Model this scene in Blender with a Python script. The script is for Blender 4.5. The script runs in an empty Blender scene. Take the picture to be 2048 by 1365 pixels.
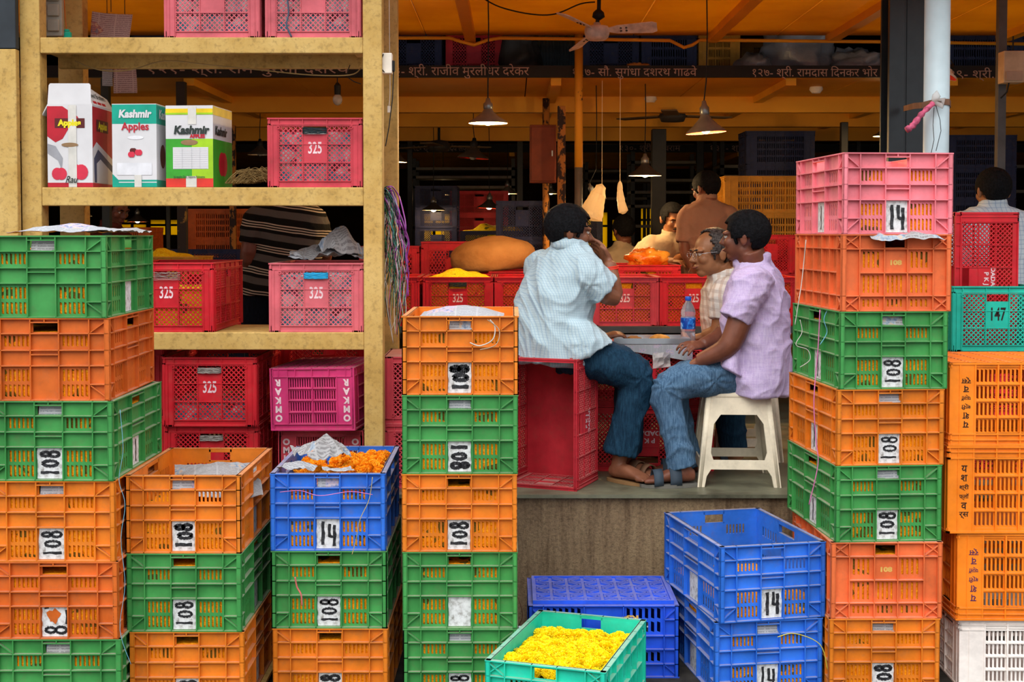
import bpy, bmesh, math, random
import numpy as np
from mathutils import Vector, Matrix, Euler, noise
random.seed(7); noise.seed_set(7)
PI = math.pi
sc = bpy.context.scene
COL = sc.collection
R = math.radians
# ---------------------------------------------------------------- camera
F = 2650.0; TH = R(2.0); ZC = 1.65; HOR = 465.0
CT, ST = math.cos(TH), math.sin(TH)
CY = HOR + F*math.tan(TH)
cd = bpy.data.cameras.new('camera'); cam = bpy.data.objects.new('camera', cd); COL.objects.link(cam)
cd.sensor_width = 36; cd.lens = 36*F/2048; cam.location = (0, 0, ZC); cam.rotation_euler = (PI/2-TH, 0, 0)
cd.shift_y = (CY-682.5)/2048.0
cd.clip_end = 200
sc.camera = cam
# ---------------------------------------------------------------- world, light, exposure
w = bpy.data.worlds.new('sky'); sc.world = w; w.use_nodes = True
nt = w.node_tree; nt.nodes.clear()
wo = nt.nodes.new('ShaderNodeOutputWorld'); bg = nt.nodes.new('ShaderNodeBackground')
bg.inputs['Strength'].default_value = 1.0
_tc = nt.nodes.new('ShaderNodeTexCoord'); _sp = nt.nodes.new('ShaderNodeSeparateXYZ'); _rp = nt.nodes.new('ShaderNodeValToRGB')   # overcast sky, brighter towards the zenith
nt.links.new(_tc.outputs['Generated'], _sp.inputs[0]); nt.links.new(_sp.outputs[2], _rp.inputs[0]); nt.links.new(_rp.outputs[0], bg.inputs['Color'])
_rp.color_ramp.elements[0].position = 0; _rp.color_ramp.elements[0].color = (.40, .42, .44, 1); _rp.color_ramp.elements[1].position = 1; _rp.color_ramp.elements[1].color = (2.2, 2.27, 2.35, 1)
nt.links.new(bg.outputs[0], wo.inputs[0])
sl = bpy.data.lights.new('sun', 'SUN'); so = bpy.data.objects.new('sun', sl); COL.objects.link(so)
sl.energy = 1.1; sl.angle = R(42); sl.color = (1, 0.97, 0.92); so.rotation_euler = (R(48), 0, R(-20))
sc.view_settings.view_transform = 'Standard'; sc.view_settings.look = 'None'
sc.view_settings.gamma = 1; sc.view_settings.use_curve_mapping = False
sc.view_settings.exposure = 0.42
# ---------------------------------------------------------------- projection of photo pixels onto planes of the place
def P(px, py, Y):
    k = (CY-py)/F
    h = Y*(k*CT-ST)/(CT+k*ST)
    d = Y*CT-h*ST
    return Vector(((px-1024)*d/F, Y, ZC+h))
def X(px, Y): return P(px, 465, Y).x
def Z(py, Y): return P(1024, py, Y).z
def G(px, py, z):
    k = (CY-py)/F; h = z-ZC
    Y = h*(CT+k*ST)/(k*CT-ST)
    return P(px, py, Y)
def lin(c):
    if isinstance(c, str): c = [int(c[i:i+2], 16)/255 for i in (0, 2, 4)]
    return tuple(((v/12.92) if v <= .04045 else ((v+.055)/1.055)**2.4) for v in c[:3])+(1,)
# ---------------------------------------------------------------- materials
MATS = {}
class NT:
    def __init__(s, m): s.m = m; s.t = m.node_tree
    def n(s, typ, **kw):
        nd = s.t.nodes.new(typ)
        for k, v in kw.items():
            if k in nd.inputs.keys(): nd.inputs[k].default_value = v
            else: setattr(nd, k, v)
        return nd
    def l(s, a, b): s.t.links.new(a, b)
    def mix(s, fac, a, b, bt='MIX'):
        nd = s.t.nodes.new('ShaderNodeMix'); nd.data_type = 'RGBA'; nd.blend_type = bt
        for sock, v in ((nd.inputs[0], fac), (nd.inputs[6], a), (nd.inputs[7], b)):
            if isinstance(v, (int, float)): sock.default_value = v
            elif isinstance(v, tuple): sock.default_value = v
            else: s.l(v, sock)
        return nd.outputs[2]
    def ramp(s, src, stops):
        nd = s.t.nodes.new('ShaderNodeValToRGB'); cr = nd.color_ramp
        while len(cr.elements) < len(stops): cr.elements.new(.5)
        for e, (p, c) in zip(cr.elements, stops):
            e.position = p; e.color = c if len(c) == 4 else (c[0], c[1], c[2], 1)
        s.l(src, nd.inputs[0]); return nd.outputs[0]
    def noise(s, scale, detail=3, coord=None, rough=.55):
        nd = s.n('ShaderNodeTexNoise', Scale=scale, Detail=detail, Roughness=rough)
        if coord is not None: s.l(coord, nd.inputs['Vector'])
        return nd.outputs['Fac']
    def math(s, op, a, b=0.0, clamp=False):
        nd = s.t.nodes.new('ShaderNodeMath'); nd.operation = op; nd.use_clamp = clamp
        for i, v in enumerate((a, b)):
            if isinstance(v, (int, float)): nd.inputs[i].default_value = v
            else: s.l(v, nd.inputs[i])
        return nd.outputs[0]
    def bump(s, h, strength=.3, dist=.01):
        nd = s.n('ShaderNodeBump', Strength=strength, Distance=dist); s.l(h, nd.inputs['Height'])
        s.l(nd.outputs[0], s.b.inputs['Normal']); return nd
    def scaled(s, sx, sy, sz, src='Object'):
        tc = s.n('ShaderNodeTexCoord'); mp = s.n('ShaderNodeMapping'); mp.inputs['Scale'].default_value = (sx, sy, sz)
        s.l(tc.outputs[src], mp.inputs[0]); return mp.outputs[0]
def newmat(name, col=(.5, .5, .5, 1), rough=.5, spec=.4, metal=0):
    m = bpy.data.materials.new(name); m.use_nodes = True
    q = NT(m); q.b = m.node_tree.nodes['Principled BSDF']
    q.b.inputs['Base Color'].default_value = col; q.b.inputs['Roughness'].default_value = rough
    q.b.inputs['Specular IOR Level'].default_value = spec; q.b.inputs['Metallic'].default_value = metal
    MATS[name] = m; return q
def simple(name, hexc, rough=.6, spec=.3, metal=0, var=.12, scale=9):
    """plain coloured material with a little blotchy wear"""
    c = lin(hexc); q = newmat(name, c, rough, spec, metal)
    co = q.scaled(1, 1, 1)
    f = q.noise(scale, 4, co)
    dk = tuple(v*(1-2.2*var) for v in c[:3])+(1,); lt = tuple(min(1, v*(1+var)) for v in c[:3])+(1,)
    q.l(q.ramp(f, [(.3, dk), (.65, lt)]), q.b.inputs['Base Color'])
    return MATS[name]
def plastic(name, hexc, dust=.5, rough=.42, worn=.3):
    """moulded crate plastic: scuffs, grime, dust lying on upward faces"""
    c = lin(hexc); q = newmat(name, c, rough, .35)
    co = q.scaled(1, 1, 1)
    oi = q.n('ShaderNodeObjectInfo')
    add = q.n('ShaderNodeVectorMath'); add.operation = 'ADD'; q.l(co, add.inputs[0]); q.l(oi.outputs['Location'], add.inputs[1])
    cc = add.outputs[0]
    f = q.noise(5, 5, cc, .65)
    dk = tuple(v*.72 for v in c[:3])+(1,); lt = tuple(min(1, v*1.1+.01) for v in c[:3])+(1,)
    base = q.ramp(f, [(.3, dk), (.62, lt)])
    g = q.noise(22, 6, cc, .7)
    grime = q.ramp(g, [(.52, (0, 0, 0)), (.75, (1, 1, 1))])
    base = q.mix(q.math('MULTIPLY', grime, worn), base, lin('6e5a44'))
    geo = q.n('ShaderNodeNewGeometry'); sep = q.n('ShaderNodeSeparateXYZ'); q.l(geo.outputs['True Normal'], sep.inputs[0])
    up = q.math('SUBTRACT', sep.outputs[2], .55, True)
    up = q.math('MULTIPLY', up, 2.2*dust, True)
    up = q.math('MULTIPLY', up, q.math('ADD', q.noise(14, 3, cc), .35))
    base = q.mix(up, base, lin('b5a899'))
    q.l(base, q.b.inputs['Base Color'])
    q.l(q.ramp(g, [(.3, (rough,)*3), (.8, (min(1, rough+.3),)*3)]), q.b.inputs['Roughness'])
    q.bump(q.noise(60, 3, cc), .12, .002)
    return MATS[name]
GREEN = plastic('green_plastic', '3a9044', .7)
ORANGE = plastic('orange_plastic', 'dd7808', .35)
RUST = plastic('rust_orange_plastic', 'd46414', .35)
PALEOR = plastic('faded_orange_plastic', 'e36a32', .5, .5, .25)
BLUE = plastic('blue_plastic', '256ed8', .7, .38)
DBLUE = plastic('deep_blue_plastic', '1553dc', .4, .38, .1)
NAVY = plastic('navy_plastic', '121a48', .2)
RED = plastic('red_plastic', 'cc0c20', .3)
PINKRED = plastic('dusty_red_plastic', 'c83a48', .5, .5, .25)
PINK = plastic('faded_pink_plastic', 'd2606a', .6, .5, .2)
SALMON = plastic('salmon_pink_plastic', 'ee7f8a', .5, .5, .12)
MAGENTA = plastic('magenta_plastic', 'c82a6a', .5)
TEAL = plastic('teal_plastic', '16cdac', .6, .4, .15)
TEAL2 = plastic('turquoise_plastic', '0cb49c', .3, .4, .1)
VORANGE = plastic('vivid_orange_plastic', 'fb8206', .25, .35, .08)
WHITEP = plastic('dirty_white_plastic', 'f4eae2', .2, .45, .12)
YELP = plastic('yellow_plastic', 'c98a1c', .2, .5, .2)
CREAMP = plastic('cream_plastic', 'e6d9be', .2, .4, .22)
# painted number plate: white emulsion, scratched and dirty
q = newmat('white_paint', lin('e2e2e0'), .6); co = q.scaled(1, 1, 1)
f = q.noise(30, 5, co, .7)
q.l(q.ramp(f, [(.32, lin('8f8a84')), (.48, lin('d8d8d8')), (.7, lin('eeeeee'))]), q.b.inputs['Base Color'])
WPAINT = MATS['white_paint']
q = newmat('black_brush_paint', lin('1b1b1e'), .5); co = q.scaled(1, 1, 1)
f = q.noise(120, 3, co, .6)
q.l(q.ramp(f, [(.35, lin('141416')), (.62, lin('2e2e32')), (.78, lin('8c8c8c'))]), q.b.inputs['Base Color'])
BPAINT = MATS['black_brush_paint']
LETW = simple('pale_lettering', 'e6c8cc', .6); LETR = simple('faded_lettering', 'dfb05c', .6); LETK = simple('dark_lettering', '241410', .6)
LETS = simple('sign_lettering', 'a88a80', .6)
def flowermat(name, a, b, cdark, green=.1):
    q = newmat(name, lin(a), .75, .15)
    co = q.scaled(1, 1, 1); oi = q.n('ShaderNodeObjectInfo')
    add = q.n('ShaderNodeVectorMath'); add.operation = 'ADD'; q.l(co, add.inputs[0]); q.l(oi.outputs['Location'], add.inputs[1])
    cc = add.outputs[0]
    v = q.n('ShaderNodeTexVoronoi', Scale=30.0); q.l(cc, v.inputs['Vector'])
    f = q.noise(120, 3, cc)
    base = q.ramp(f, [(.3, lin(cdark)), (.5, lin(a)), (.7, lin(b))])
    sepc = q.n('ShaderNodeSeparateColor'); q.l(v.outputs['Color'], sepc.inputs[0])
    gm = q.math('GREATER_THAN', sepc.outputs[0], 1-green)
    base = q.mix(q.math('MULTIPLY', gm, .85), base, lin('3d4a18'))
    q.l(base, q.b.inputs['Base Color'])
    q.bump(f, .8, .006)
    q.b.inputs['Subsurface Weight'].default_value = 0
    return MATS[name]
MORG = flowermat('marigold_orange', 'ff9800', 'ffb428', 'e07000', .1)
MORG1 = flowermat('marigold_orange_petals', 'ffa818', 'ffbe44', 'f89000', 0)
MYEL = flowermat('marigold_yellow_petals', 'ffe000', 'fff04a', 'f0bc00', 0)
MYEL2 = flowermat('marigold_yellow', 'ffdc10', 'ffee50', 'e8a800', .04)
TRASH = newmat('mixed_waste'); q = TRASH; co = q.scaled(1, 1, 1)
v = q.n('ShaderNodeTexVoronoi', Scale=34.0); q.l(co, v.inputs['Vector'])
sepc = q.n('ShaderNodeSeparateColor'); q.l(v.outputs['Color'], sepc.inputs[0])
q.l(q.ramp(sepc.outputs[0], [(0, lin('b5a8a4')), (.3, lin('dcd2ce')), (.55, lin('f2eeee')), (.75, lin('7f8ea8')), (.85, lin('3aa0b8')), (.92, lin('b04a7a')), (1, lin('4a3a34'))]), q.b.inputs['Base Color'])
q.bump(q.noise(60, 3, co), .6, .01)
TRASH = MATS['mixed_waste']
# newsprint
def newsmat(name, paper='a9a9ac', ink='70747c', tint='b9a8c8'):
    q = newmat(name, lin(paper), .85, .1)
    tc = q.n('ShaderNodeTexCoord'); uv = tc.outputs['UV']
    sx = q.n('ShaderNodeSeparateXYZ'); q.l(uv, sx.inputs[0])
    lines = q.math('GREATER_THAN', q.math('FRACT', q.math('MULTIPLY', sx.outputs[1], 48)), .5)
    cols = q.math('GREATER_THAN', q.math('FRACT', q.math('MULTIPLY', sx.outputs[0], 6)), .08)
    words = q.math('GREATER_THAN', q.noise(90, 2, uv), .42)
    ink_f = q.math('MULTIPLY', q.math('MULTIPLY', lines, cols), words)
    v = q.n('ShaderNodeTexVoronoi', Scale=5.0); v.feature = 'F1'; v.distance = 'CHEBYCHEV'; q.l(uv, v.inputs['Vector'])
    sepc = q.n('ShaderNodeSeparateColor'); q.l(v.outputs['Color'], sepc.inputs[0])
    pic = q.math('GREATER_THAN', sepc.outputs[0], .78)
    base = q.mix(q.math('MULTIPLY', ink_f, .62), lin(paper), lin(ink))
    picc = q.ramp(q.noise(26, 4, uv), [(.35, lin('4c6a8a')), (.5, lin(tint)), (.62, lin('d2b088')), (.75, lin('c04a40'))])
    base = q.mix(q.math('MULTIPLY', pic, .65), base, picc)
    q.l(base, q.b.inputs['Base Color'])
    return MATS[name]
NEWS = newsmat('newsprint'); NEWSB = newsmat('grey_newsprint', 'a4a2a2', '6a6668', '9fb0c0')
# yellow painted timber of the rack
q = newmat('yellow_painted_wood', lin('c9a050'), .7, .2); co = q.scaled(1, 1, 1)
f = q.noise(3, 6, co, .7); g = q.noise(38, 5, co, .75)
base = q.ramp(f, [(.25, lin('8e7038')), (.42, lin('c09a54')), (.7, lin('d6b470'))])
base = q.mix(q.math('MULTIPLY', q.ramp(g, [(.5, (0, 0, 0)), (.72, (1, 1, 1))]), .6), base, lin('6a5230'))
q.l(base, q.b.inputs['Base Color']); q.bump(g, .35, .004)
WOODY = MATS['yellow_painted_wood']
q = newmat('orange_yellow_soffit', lin('e0900c'), .55, .3); co = q.scaled(1, 1, 1)
f = q.noise(1.2, 6, co, .6)
q.l(q.ramp(f, [(.3, lin('d88c18')), (.6, lin('eca422'))]), q.b.inputs['Base Color']); q.bump(q.noise(5, 4, co), .2, .01)
SOFF = MATS['orange_yellow_soffit']
q = newmat('concrete', lin('6b625a'), .85, .15); co = q.scaled(1, 1, 1)
cv = q.scaled(14, 14, 1.6)
f = q.noise(1.5, 6, cv, .7); g = q.noise(70, 5, co, .8)
base = q.ramp(f, [(.3, lin('644e3a')), (.5, lin('9a8062')), (.72, lin('b49a76'))])
base = q.mix(q.math('MULTIPLY', q.ramp(g, [(.45, (0, 0, 0)), (.7, (1, 1, 1))]), .65), base, lin('352c26'))
q.l(base, q.b.inputs['Base Color']); q.bump(g, .8, .01)
CONC = MATS['concrete']
q = newmat('worn_stone_floor', lin('6f6d58'), .45, .4); co = q.scaled(1, 1, 1)
f = q.noise(4, 6, co, .7)
q.l(q.ramp(f, [(.3, lin('3f3d30')), (.5, lin('696854')), (.75, lin('838268'))]), q.b.inputs['Base Color']); q.bump(q.noise(40, 5, co), .3, .004)
q.l(q.ramp(f, [(.3, (.3,)*3), (.7, (.6,)*3)]), q.b.inputs['Roughness'])
FLOOR = MATS['worn_stone_floor']
simple('asphalt', '3b3732', .9, .2, 0, .2, 20)
simple('black_enamel', '20262a', .35, .5, 0, .15, 14)
simple('white_pipe_paint', 'b4c6cc', .45, .4, 0, .08, 5)
simple('grey_metal', '8d8e8a', .35, .5, .7, .1)
simple('dark_metal', '22201e', .5, .4, .2, .15)
simple('rope_brown', '7a5a48', .9, .1)
simple('black_cable', '141414', .6)
simple('dark_interior', '2a2019', .9, .1)
simple('steel', 'c9ccd0', .25, .6, .9, .05)
# ---------------------------------------------------------------- mesh builder
class MB:
    def __init__(s): s.v = []; s.f = []; s.mi = []; s.mats = []; s.uv = None; s.M = None
    def mat(s, m):
        if m not in s.mats: s.mats.append(m)
        return s.mats.index(m)
    def add(s, vs, fs, m=None):
        o = len(s.v)
        if s.M is not None: vs = [tuple(s.M @ Vector(p)) for p in vs]
        s.v.extend([tuple(p) for p in vs]); k = s.mat(m) if m is not None else 0
        for f in fs: s.f.append(tuple(o+i for i in f)); s.mi.append(k)
    def box(s, x0, x1, y0, y1, z0, z1, m=None):
        s.add([(x0, y0, z0), (x1, y0, z0), (x1, y1, z0), (x0, y1, z0), (x0, y0, z1), (x1, y0, z1), (x1, y1, z1), (x0, y1, z1)],
              [(0, 3, 2, 1), (4, 5, 6, 7), (0, 1, 5, 4), (1, 2, 6, 5), (2, 3, 7, 6), (3, 0, 4, 7)], m)
    def bar(s, a, b, wd, hd, m=None, up=(0, 0, 1)):
        a = Vector(a); b = Vector(b); d = (b-a).normalized(); up = Vector(up)
        if abs(d.dot(up)) > .97: up = Vector((0, 1, 0))
        x = d.cross(up).normalized()*wd/2; z = x.cross(d).normalized()*hd/2
        vs = [a-x-z, a+x-z, a+x+z, a-x+z, b-x-z, b+x-z, b+x+z, b-x+z]
        s.add(vs, [(0, 1, 2, 3), (7, 6, 5, 4), (0, 4, 5, 1), (1, 5, 6, 2), (2, 6, 7, 3), (3, 7, 4, 0)], m)
    def tube(s, pts, r, n=8, m=None, caps=True):
        pts = [Vector(p) for p in pts]; rs = r if isinstance(r, (list, tuple)) else [r]*len(pts)
        vs = []; fs = []; prev = None
        for i, p in enumerate(pts):
            d = (pts[min(i+1, len(pts)-1)]-pts[max(i-1, 0)])
            d = d.normalized() if d.length > 1e-9 else Vector((0, 0, 1))
            if prev is None:
                a = d.orthogonal().normalized()
            else:
                a = prev-d*prev.dot(d); a = a.normalized() if a.length > 1e-6 else d.orthogonal().normalized()
            prev = a; b = d.cross(a)
            for k in range(n):
                t = 2*PI*k/n; vs.append(p+(a*math.cos(t)+b*math.sin(t))*rs[i])
        for i in range(len(pts)-1):
            for k in range(n):
                fs.append((i*n+k, i*n+(k+1) % n, (i+1)*n+(k+1) % n, (i+1)*n+k))
        if caps: fs.append(tuple(range(n))[::-1]); fs.append(tuple((len(pts)-1)*n+k for k in range(n)))
        s.add(vs, fs, m)
    def lathe(s, prof, n=24, m=None, c=(0, 0, 0), close=False):
        vs = []; fs = []
        for (r, z) in prof:
            for k in range(n):
                t = 2*PI*k/n; vs.append((c[0]+r*math.cos(t), c[1]+r*math.sin(t), c[2]+z))
        for i in range(len(prof)-1):
            for k in range(n): fs.append((i*n+k, i*n+(k+1) % n, (i+1)*n+(k+1) % n, (i+1)*n+k))
        if close: fs.append(tuple(range(n))[::-1]); fs.append(tuple((len(prof)-1)*n+k for k in range(n)))
        s.add(vs, fs, m)
    def poly(s, pts, y=0.0, m=None):
        """flat polygon in the x-z plane"""
        s.add([(p[0], y, p[1]) for p in pts], [tuple(range(len(pts)))], m)
    def prism(s, pts, y0, y1, m=None):
        n = len(pts)
        vs = [(p[0], y0, p[1]) for p in pts]+[(p[0], y1, p[1]) for p in pts]
        s.add(vs, [tuple(range(n)), tuple(range(n, 2*n))[::-1]]+[(i, i+n, (i+1) % n+n, (i+1) % n) for i in range(n)], m)
    def ribbon(s, pts, wd, y=0.0, m=None):
        pts = [Vector((p[0], p[1])) for p in pts]; n = len(pts); vs = []; fs = []
        ws = wd if isinstance(wd, (list, tuple)) else [wd]*n
        for i, p in enumerate(pts):
            d = pts[min(i+1, n-1)]-pts[max(i-1, 0)]
            d = d.normalized() if d.length > 1e-9 else Vector((1, 0)); nn = Vector((-d.y, d.x))*ws[i]/2
            vs += [(p.x+nn.x, y, p.y+nn.y), (p.x-nn.x, y, p.y-nn.y)]
        for i in range(n-1): fs.append((2*i, 2*i+1, 2*i+3, 2*i+2))
        s.add(vs, fs, m)
    def ball(s, c, r, m=None, n=10, k=7, sq=(1, 1, 1)):
        prof = [(math.sin(PI*i/k), -math.cos(PI*i/k)) for i in range(k+1)]
        vs = []; fs = []
        for (rr, zz) in prof:
            for j in range(n):
                t = 2*PI*j/n; vs.append((c[0]+r*sq[0]*rr*math.cos(t), c[1]+r*sq[1]*rr*math.sin(t), c[2]+r*sq[2]*zz))
        for i in range(k):
            for j in range(n): fs.append((i*n+j, i*n+(j+1) % n, (i+1)*n+(j+1) % n, (i+1)*n+j))
        s.add(vs, fs, m)
    def mesh(s, name, mat=None, smooth=False):
        me = bpy.data.meshes.new(name); me.from_pydata(s.v, [], s.f); 
        if mat is not None and not s.mats: me.materials.append(mat)
        for m in s.mats: me.materials.append(m)
        if len(s.mats) > 1: me.polygons.foreach_set('material_index', s.mi)
        if smooth: me.polygons.foreach_set('use_smooth', [True]*len(me.polygons))
        me.update(); return me
    def build(s, name, mat=None, parent=None, smooth=False):
        return link(name, s.mesh(name, mat, smooth), parent)
def link(name, data, parent=None, M=None, mat=None):
    o = bpy.data.objects.new(name, data); COL.objects.link(o)
    if parent is not None: o.parent = parent
    if M is not None: o.matrix_basis = M
    if mat is not None:
        o.material_slots[0].link = 'OBJECT'; o.material_slots[0].material = mat
    return o
def tag(o, label=None, cat=None, group=None, kind=None):
    if label: o['label'] = label
    if cat: o['category'] = cat
    if group: o['group'] = group
    if kind: o['kind'] = kind
    return o
def thing(name, loc, rz=0, label=None, cat=None, group=None):
    o = bpy.data.objects.new(name, None); COL.objects.link(o); o.location = loc; o.rotation_euler = (0, 0, rz)
    o.empty_display_size = .05
    return tag(o, label, cat, group)
def struct(name, mb, mat=None, parent=None, smooth=False):
    o = mb.build(name, mat, parent, smooth); o['kind'] = 'structure'; return o
def boxob(name, b, mat, parent=None, bevel=0):
    mb = MB(); mb.box(*b); o = mb.build(name, mat, parent)
    if bevel: m = o.modifiers.new('bevel', 'BEVEL'); m.width = bevel; m.segments = 2
    return o
def textmesh(s, size, mat, extr=0.0, align='CENTER', bold=0.0, sx=1.0):
    cu = bpy.data.curves.new('lettering', 'FONT'); cu.body = s; cu.size = size; cu.align_x = align; cu.align_y = 'CENTER'
    cu.extrude = extr; cu.offset = bold; cu.resolution_u = 3
    ob = bpy.data.objects.new('lettering', cu); COL.objects.link(ob)
    dg = bpy.context.evaluated_depsgraph_get(); dg.update()
    me = bpy.data.meshes.new_from_object(ob.evaluated_get(dg)); bpy.data.objects.remove(ob); bpy.data.curves.remove(cu)
    me.transform(Matrix.Scale(sx, 4, (1, 0, 0)) @ Matrix.Identity(4))
    me.transform(Matrix.Rotation(PI/2, 4, 'X'))          # stand it up in the x-z plane, facing -y
    me.materials.clear(); me.materials.append(mat); return me
def T(x, y, z): return Matrix.Translation((x, y, z))
def RZ(a): return Matrix.Rotation(a, 4, 'Z')
def RX(a): return Matrix.Rotation(a, 4, 'X')
def RY(a): return Matrix.Rotation(a, 4, 'Y')
# ================================================================ the setting
gmb = MB(); gmb.box(-12, 12, -6, 5.48, -.2, 0); struct('floor_street', gmb, MATS['asphalt'])
# loading platform: stone-topped concrete
mb = MB(); mb.box(-9, 9, 5.50, 32, 0, .545); struct('wall_platform', mb, CONC)
mb = MB(); mb.box(-9, 9, 5.47, 32, .545, .56)
x = -9; struct('floor_platform', mb, FLOOR)
# hall shell
simple('hall_wall_paint', '4a3216', .85, .1, 0, .2, 2)
mb = MB(); mb.box(-9.2, -9, 5.5, 32, .5, 5); struct('wall_left', mb, MATS['hall_wall_paint'])
mb = MB(); mb.box(9, 9.2, 5.5, 32, .5, 5); struct('wall_right', mb, MATS['hall_wall_paint'])
# back wall with openings hung with translucent yellow sheets
q = newmat('yellow_tarpaulin', lin('ffd200'), .7, .1)
tr = q.n('ShaderNodeBsdfTranslucent'); tr.inputs['Color'].default_value = lin('ffd800')
ad = q.n('ShaderNodeMixShader'); ad.inputs[0].default_value = .8
q.l(q.b.outputs[0], ad.inputs[1]); q.l(tr.outputs[0], ad.inputs[2])
q.l(ad.outputs[0], q.m.node_tree.nodes['Material Output'].inputs['Surface'])
TARP = MATS['yellow_tarpaulin']
BY = 30.0
wins = []
for (px0, px1, py0, py1) in ((838, 905, 428, 482), (1010, 1030, 455, 478), (1160, 1215, 425, 495), (1225, 1262, 440, 482), (1282, 1352, 415, 480), (300, 372, 440, 470), (240, 292, 440, 462)):
    a = P(px0, py1, BY); b = P(px1, py0, BY); wins.append((a.x, b.x, a.z, b.z))
mb = MB()
zs = sorted(set([.5, 5.2]+[w_[2] for w_ in wins]+[w_[3] for w_ in wins])); xs = sorted(set([-9, 9]+[w_[0] for w_ in wins]+[w_[1] for w_ in wins]))
for i in range(len(xs)-1):
    for j in range(len(zs)-1):
        cx, cz = (xs[i]+xs[i+1])/2, (zs[j]+zs[j+1])/2
        if not any(w_[0] < cx < w_[1] and w_[2] < cz < w_[3] for w_ in wins): mb.box(xs[i], xs[i+1], BY, BY+.15, zs[j], zs[j+1])
struct('wall_back', mb, MATS['hall_wall_paint'])
for i, w_ in enumerate(wins):
    root = thing('window_%d' % (i+1), (w_[0], BY+.07, w_[2])); root['kind'] = 'structure'
    wd, ht = w_[1]-w_[0], w_[3]-w_[2]
    boxob('sheet', (0, wd, 0, .004, 0, ht), TARP, root)
    fm = MB(); fm.box(wd*.45-.03, wd*.45+.03, -.05, -.01, 0, ht); fm.box(0, wd, -.05, -.01, ht*.58, ht*.58+.05); fm.build('window_frame', MATS['dark_metal'], root)
# soffit bays: aisle ceilings at 2.98 m made of boards, lofts above a floor at 2.72 m
ZA, ZL = 2.98, 2.70
q = newmat('translucent_canopy_sheet', lin('e0900c'), .55, .3); co = q.scaled(1, 1, 1); f = q.noise(1.2, 6, co, .6)
q.l(q.ramp(f, [(.3, lin('c87a0e')), (.6, lin('e2960f'))]), q.b.inputs['Base Color'])
tr = q.n('ShaderNodeBsdfTranslucent'); q.l(q.ramp(f, [(.3, lin('e0a21c')), (.65, lin('f0b82c'))]), tr.inputs['Color'])
ms = q.n('ShaderNodeMixShader'); ms.inputs[0].default_value = .36; q.l(q.b.outputs[0], ms.inputs[1]); q.l(tr.outputs[0], ms.inputs[2])
q.l(ms.outputs[0], q.m.node_tree.nodes['Material Output'].inputs['Surface'])
CANOPY = MATS['translucent_canopy_sheet']
def board_ceiling(name, y0, y1, z, seams, joists, mat=None, back=True):
    root = thing(name, (0, y0, z)); root['kind'] = 'structure'
    for i in range(len(seams)-1):
        boxob('panel', (seams[i]+.004, seams[i+1]-.004, 0, y1-y0, 0, .012), mat or SOFF, root)
    for xj in joists:
        boxob('joist', (xj-.035, xj+.035, 0, y1-y0, -.05, -.001), SOFF, root)
    if back: boxob('backing', (seams[0], seams[-1], 0, y1-y0, .013, .03), MATS['dark_interior'], root)
s1 = [-9, -5.6, -4.4, -3.2, -1.95, -.58, .82, 1.78, 2.75, 3.9, 5.1, 6.3, 9]
board_ceiling('ceiling', 5.3, 9.0, ZA, s1, [-5.0, -3.2, -.28, 1.35, 2.15, 3.3, 4.1], CANOPY, False)
s2 = [-9, -4.5, -3.0, -1.5, .1, 1.3, 2.4, 3.6, 4.9, 6.5, 9]
board_ceiling('ceiling_2', 9.06, 13.0, ZL, s2, [-3.6, -2.2, .3, 1.9, 3.0, 4.3])
board_ceiling('ceiling_3', 13.0, 17.4, ZA, s2, [-3, 0, 3])
board_ceiling('ceiling_4', 17.46, 21.5, ZL, s2, [-3, 0, 3])
board_ceiling('ceiling_5', 21.5, 30, ZA+.1, s2, [-3, 0, 3])
for n_, (a, b) in enumerate(((10.3, .12), (11.7, .12), (12.9, .16))):
    mb = MB(); mb.box(-9, 9, a, a+.1, ZL-b, ZL); struct('trim_%d' % (n_+1), mb, SOFF)
# roof above the lofts, closing the hall; canopy ceiling's upper deck
mb = MB(); mb.box(-9.2, 9.2, 8.9, 30.3, 4.4, 4.6); struct('ceiling_roof', mb, MATS['dark_interior'])
mb = MB(); mb.box(-9.2, 9.2, 8.75, 8.9, 3.1, 4.6); struct('trim_8', mb, MATS['dark_interior'])
# sign beams with the stall holders' names
SIGNB = simple('sign_black_board', '171210', .6, .3)
def signbeam(name, y, zt, zb, texts, label):
    r_ = thing(name, (0, y, zb), 0, label, 'sign')
    boxob('board', (-8.9, 8.9, 0, .05, 0, zt-zb), SIGNB, r_)
    for (s, px0, px1, py, h) in texts:
        me = textmesh(s, h, LETS, .001, 'LEFT')
        xsv = [v.co.x for v in me.vertices]
        wd = max(xsv)-min(xsv) if xsv else 1
        x0, x1 = X(px0, y), X(px1, y); k = (x1-x0)/wd
        me.transform(T(-min(xsv), 0, 0)); me.transform(Matrix.Scale(k, 4, (1, 0, 0)))
        link('lettering', me, r_, T(x0, -.003, Z(py, y)-zb))
signbeam('sign_beam', 9.0, Z(131, 9.0), ZL, [('१२३- श्री. राजीव मुरलीधर दरेकर', 765, 1058, 143, .085), ('१२७- सौ. सुगंधा दशरथ गाढवे', 1145, 1392, 145, .078),
    ('१२७- श्री. रामदास िदनकर भोर', 1503, 1752, 146, .078), ('१२९- श्री. िवलास', 1880, 2062, 149, .078), ('१२१- श्री. राम मुरली दशरथ', 300, 700, 139, .085)],
    'long black beam lettered with the stall holders\' names across the hall')
signbeam('sign_beam', 17.4, Z(289, 17.4), ZL, [('१२८- श्री. ज्ञानदेव लक्ष्मण', 820, 960, 297, .11), ('१३०- श्री. िशवराम', 1240, 1360, 297, .11), ('१३२- श्री. िवलास नामदेव', 1420, 1600, 297, .11)],
    'far lettered black beam, dim behind the hanging lamps')
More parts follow.
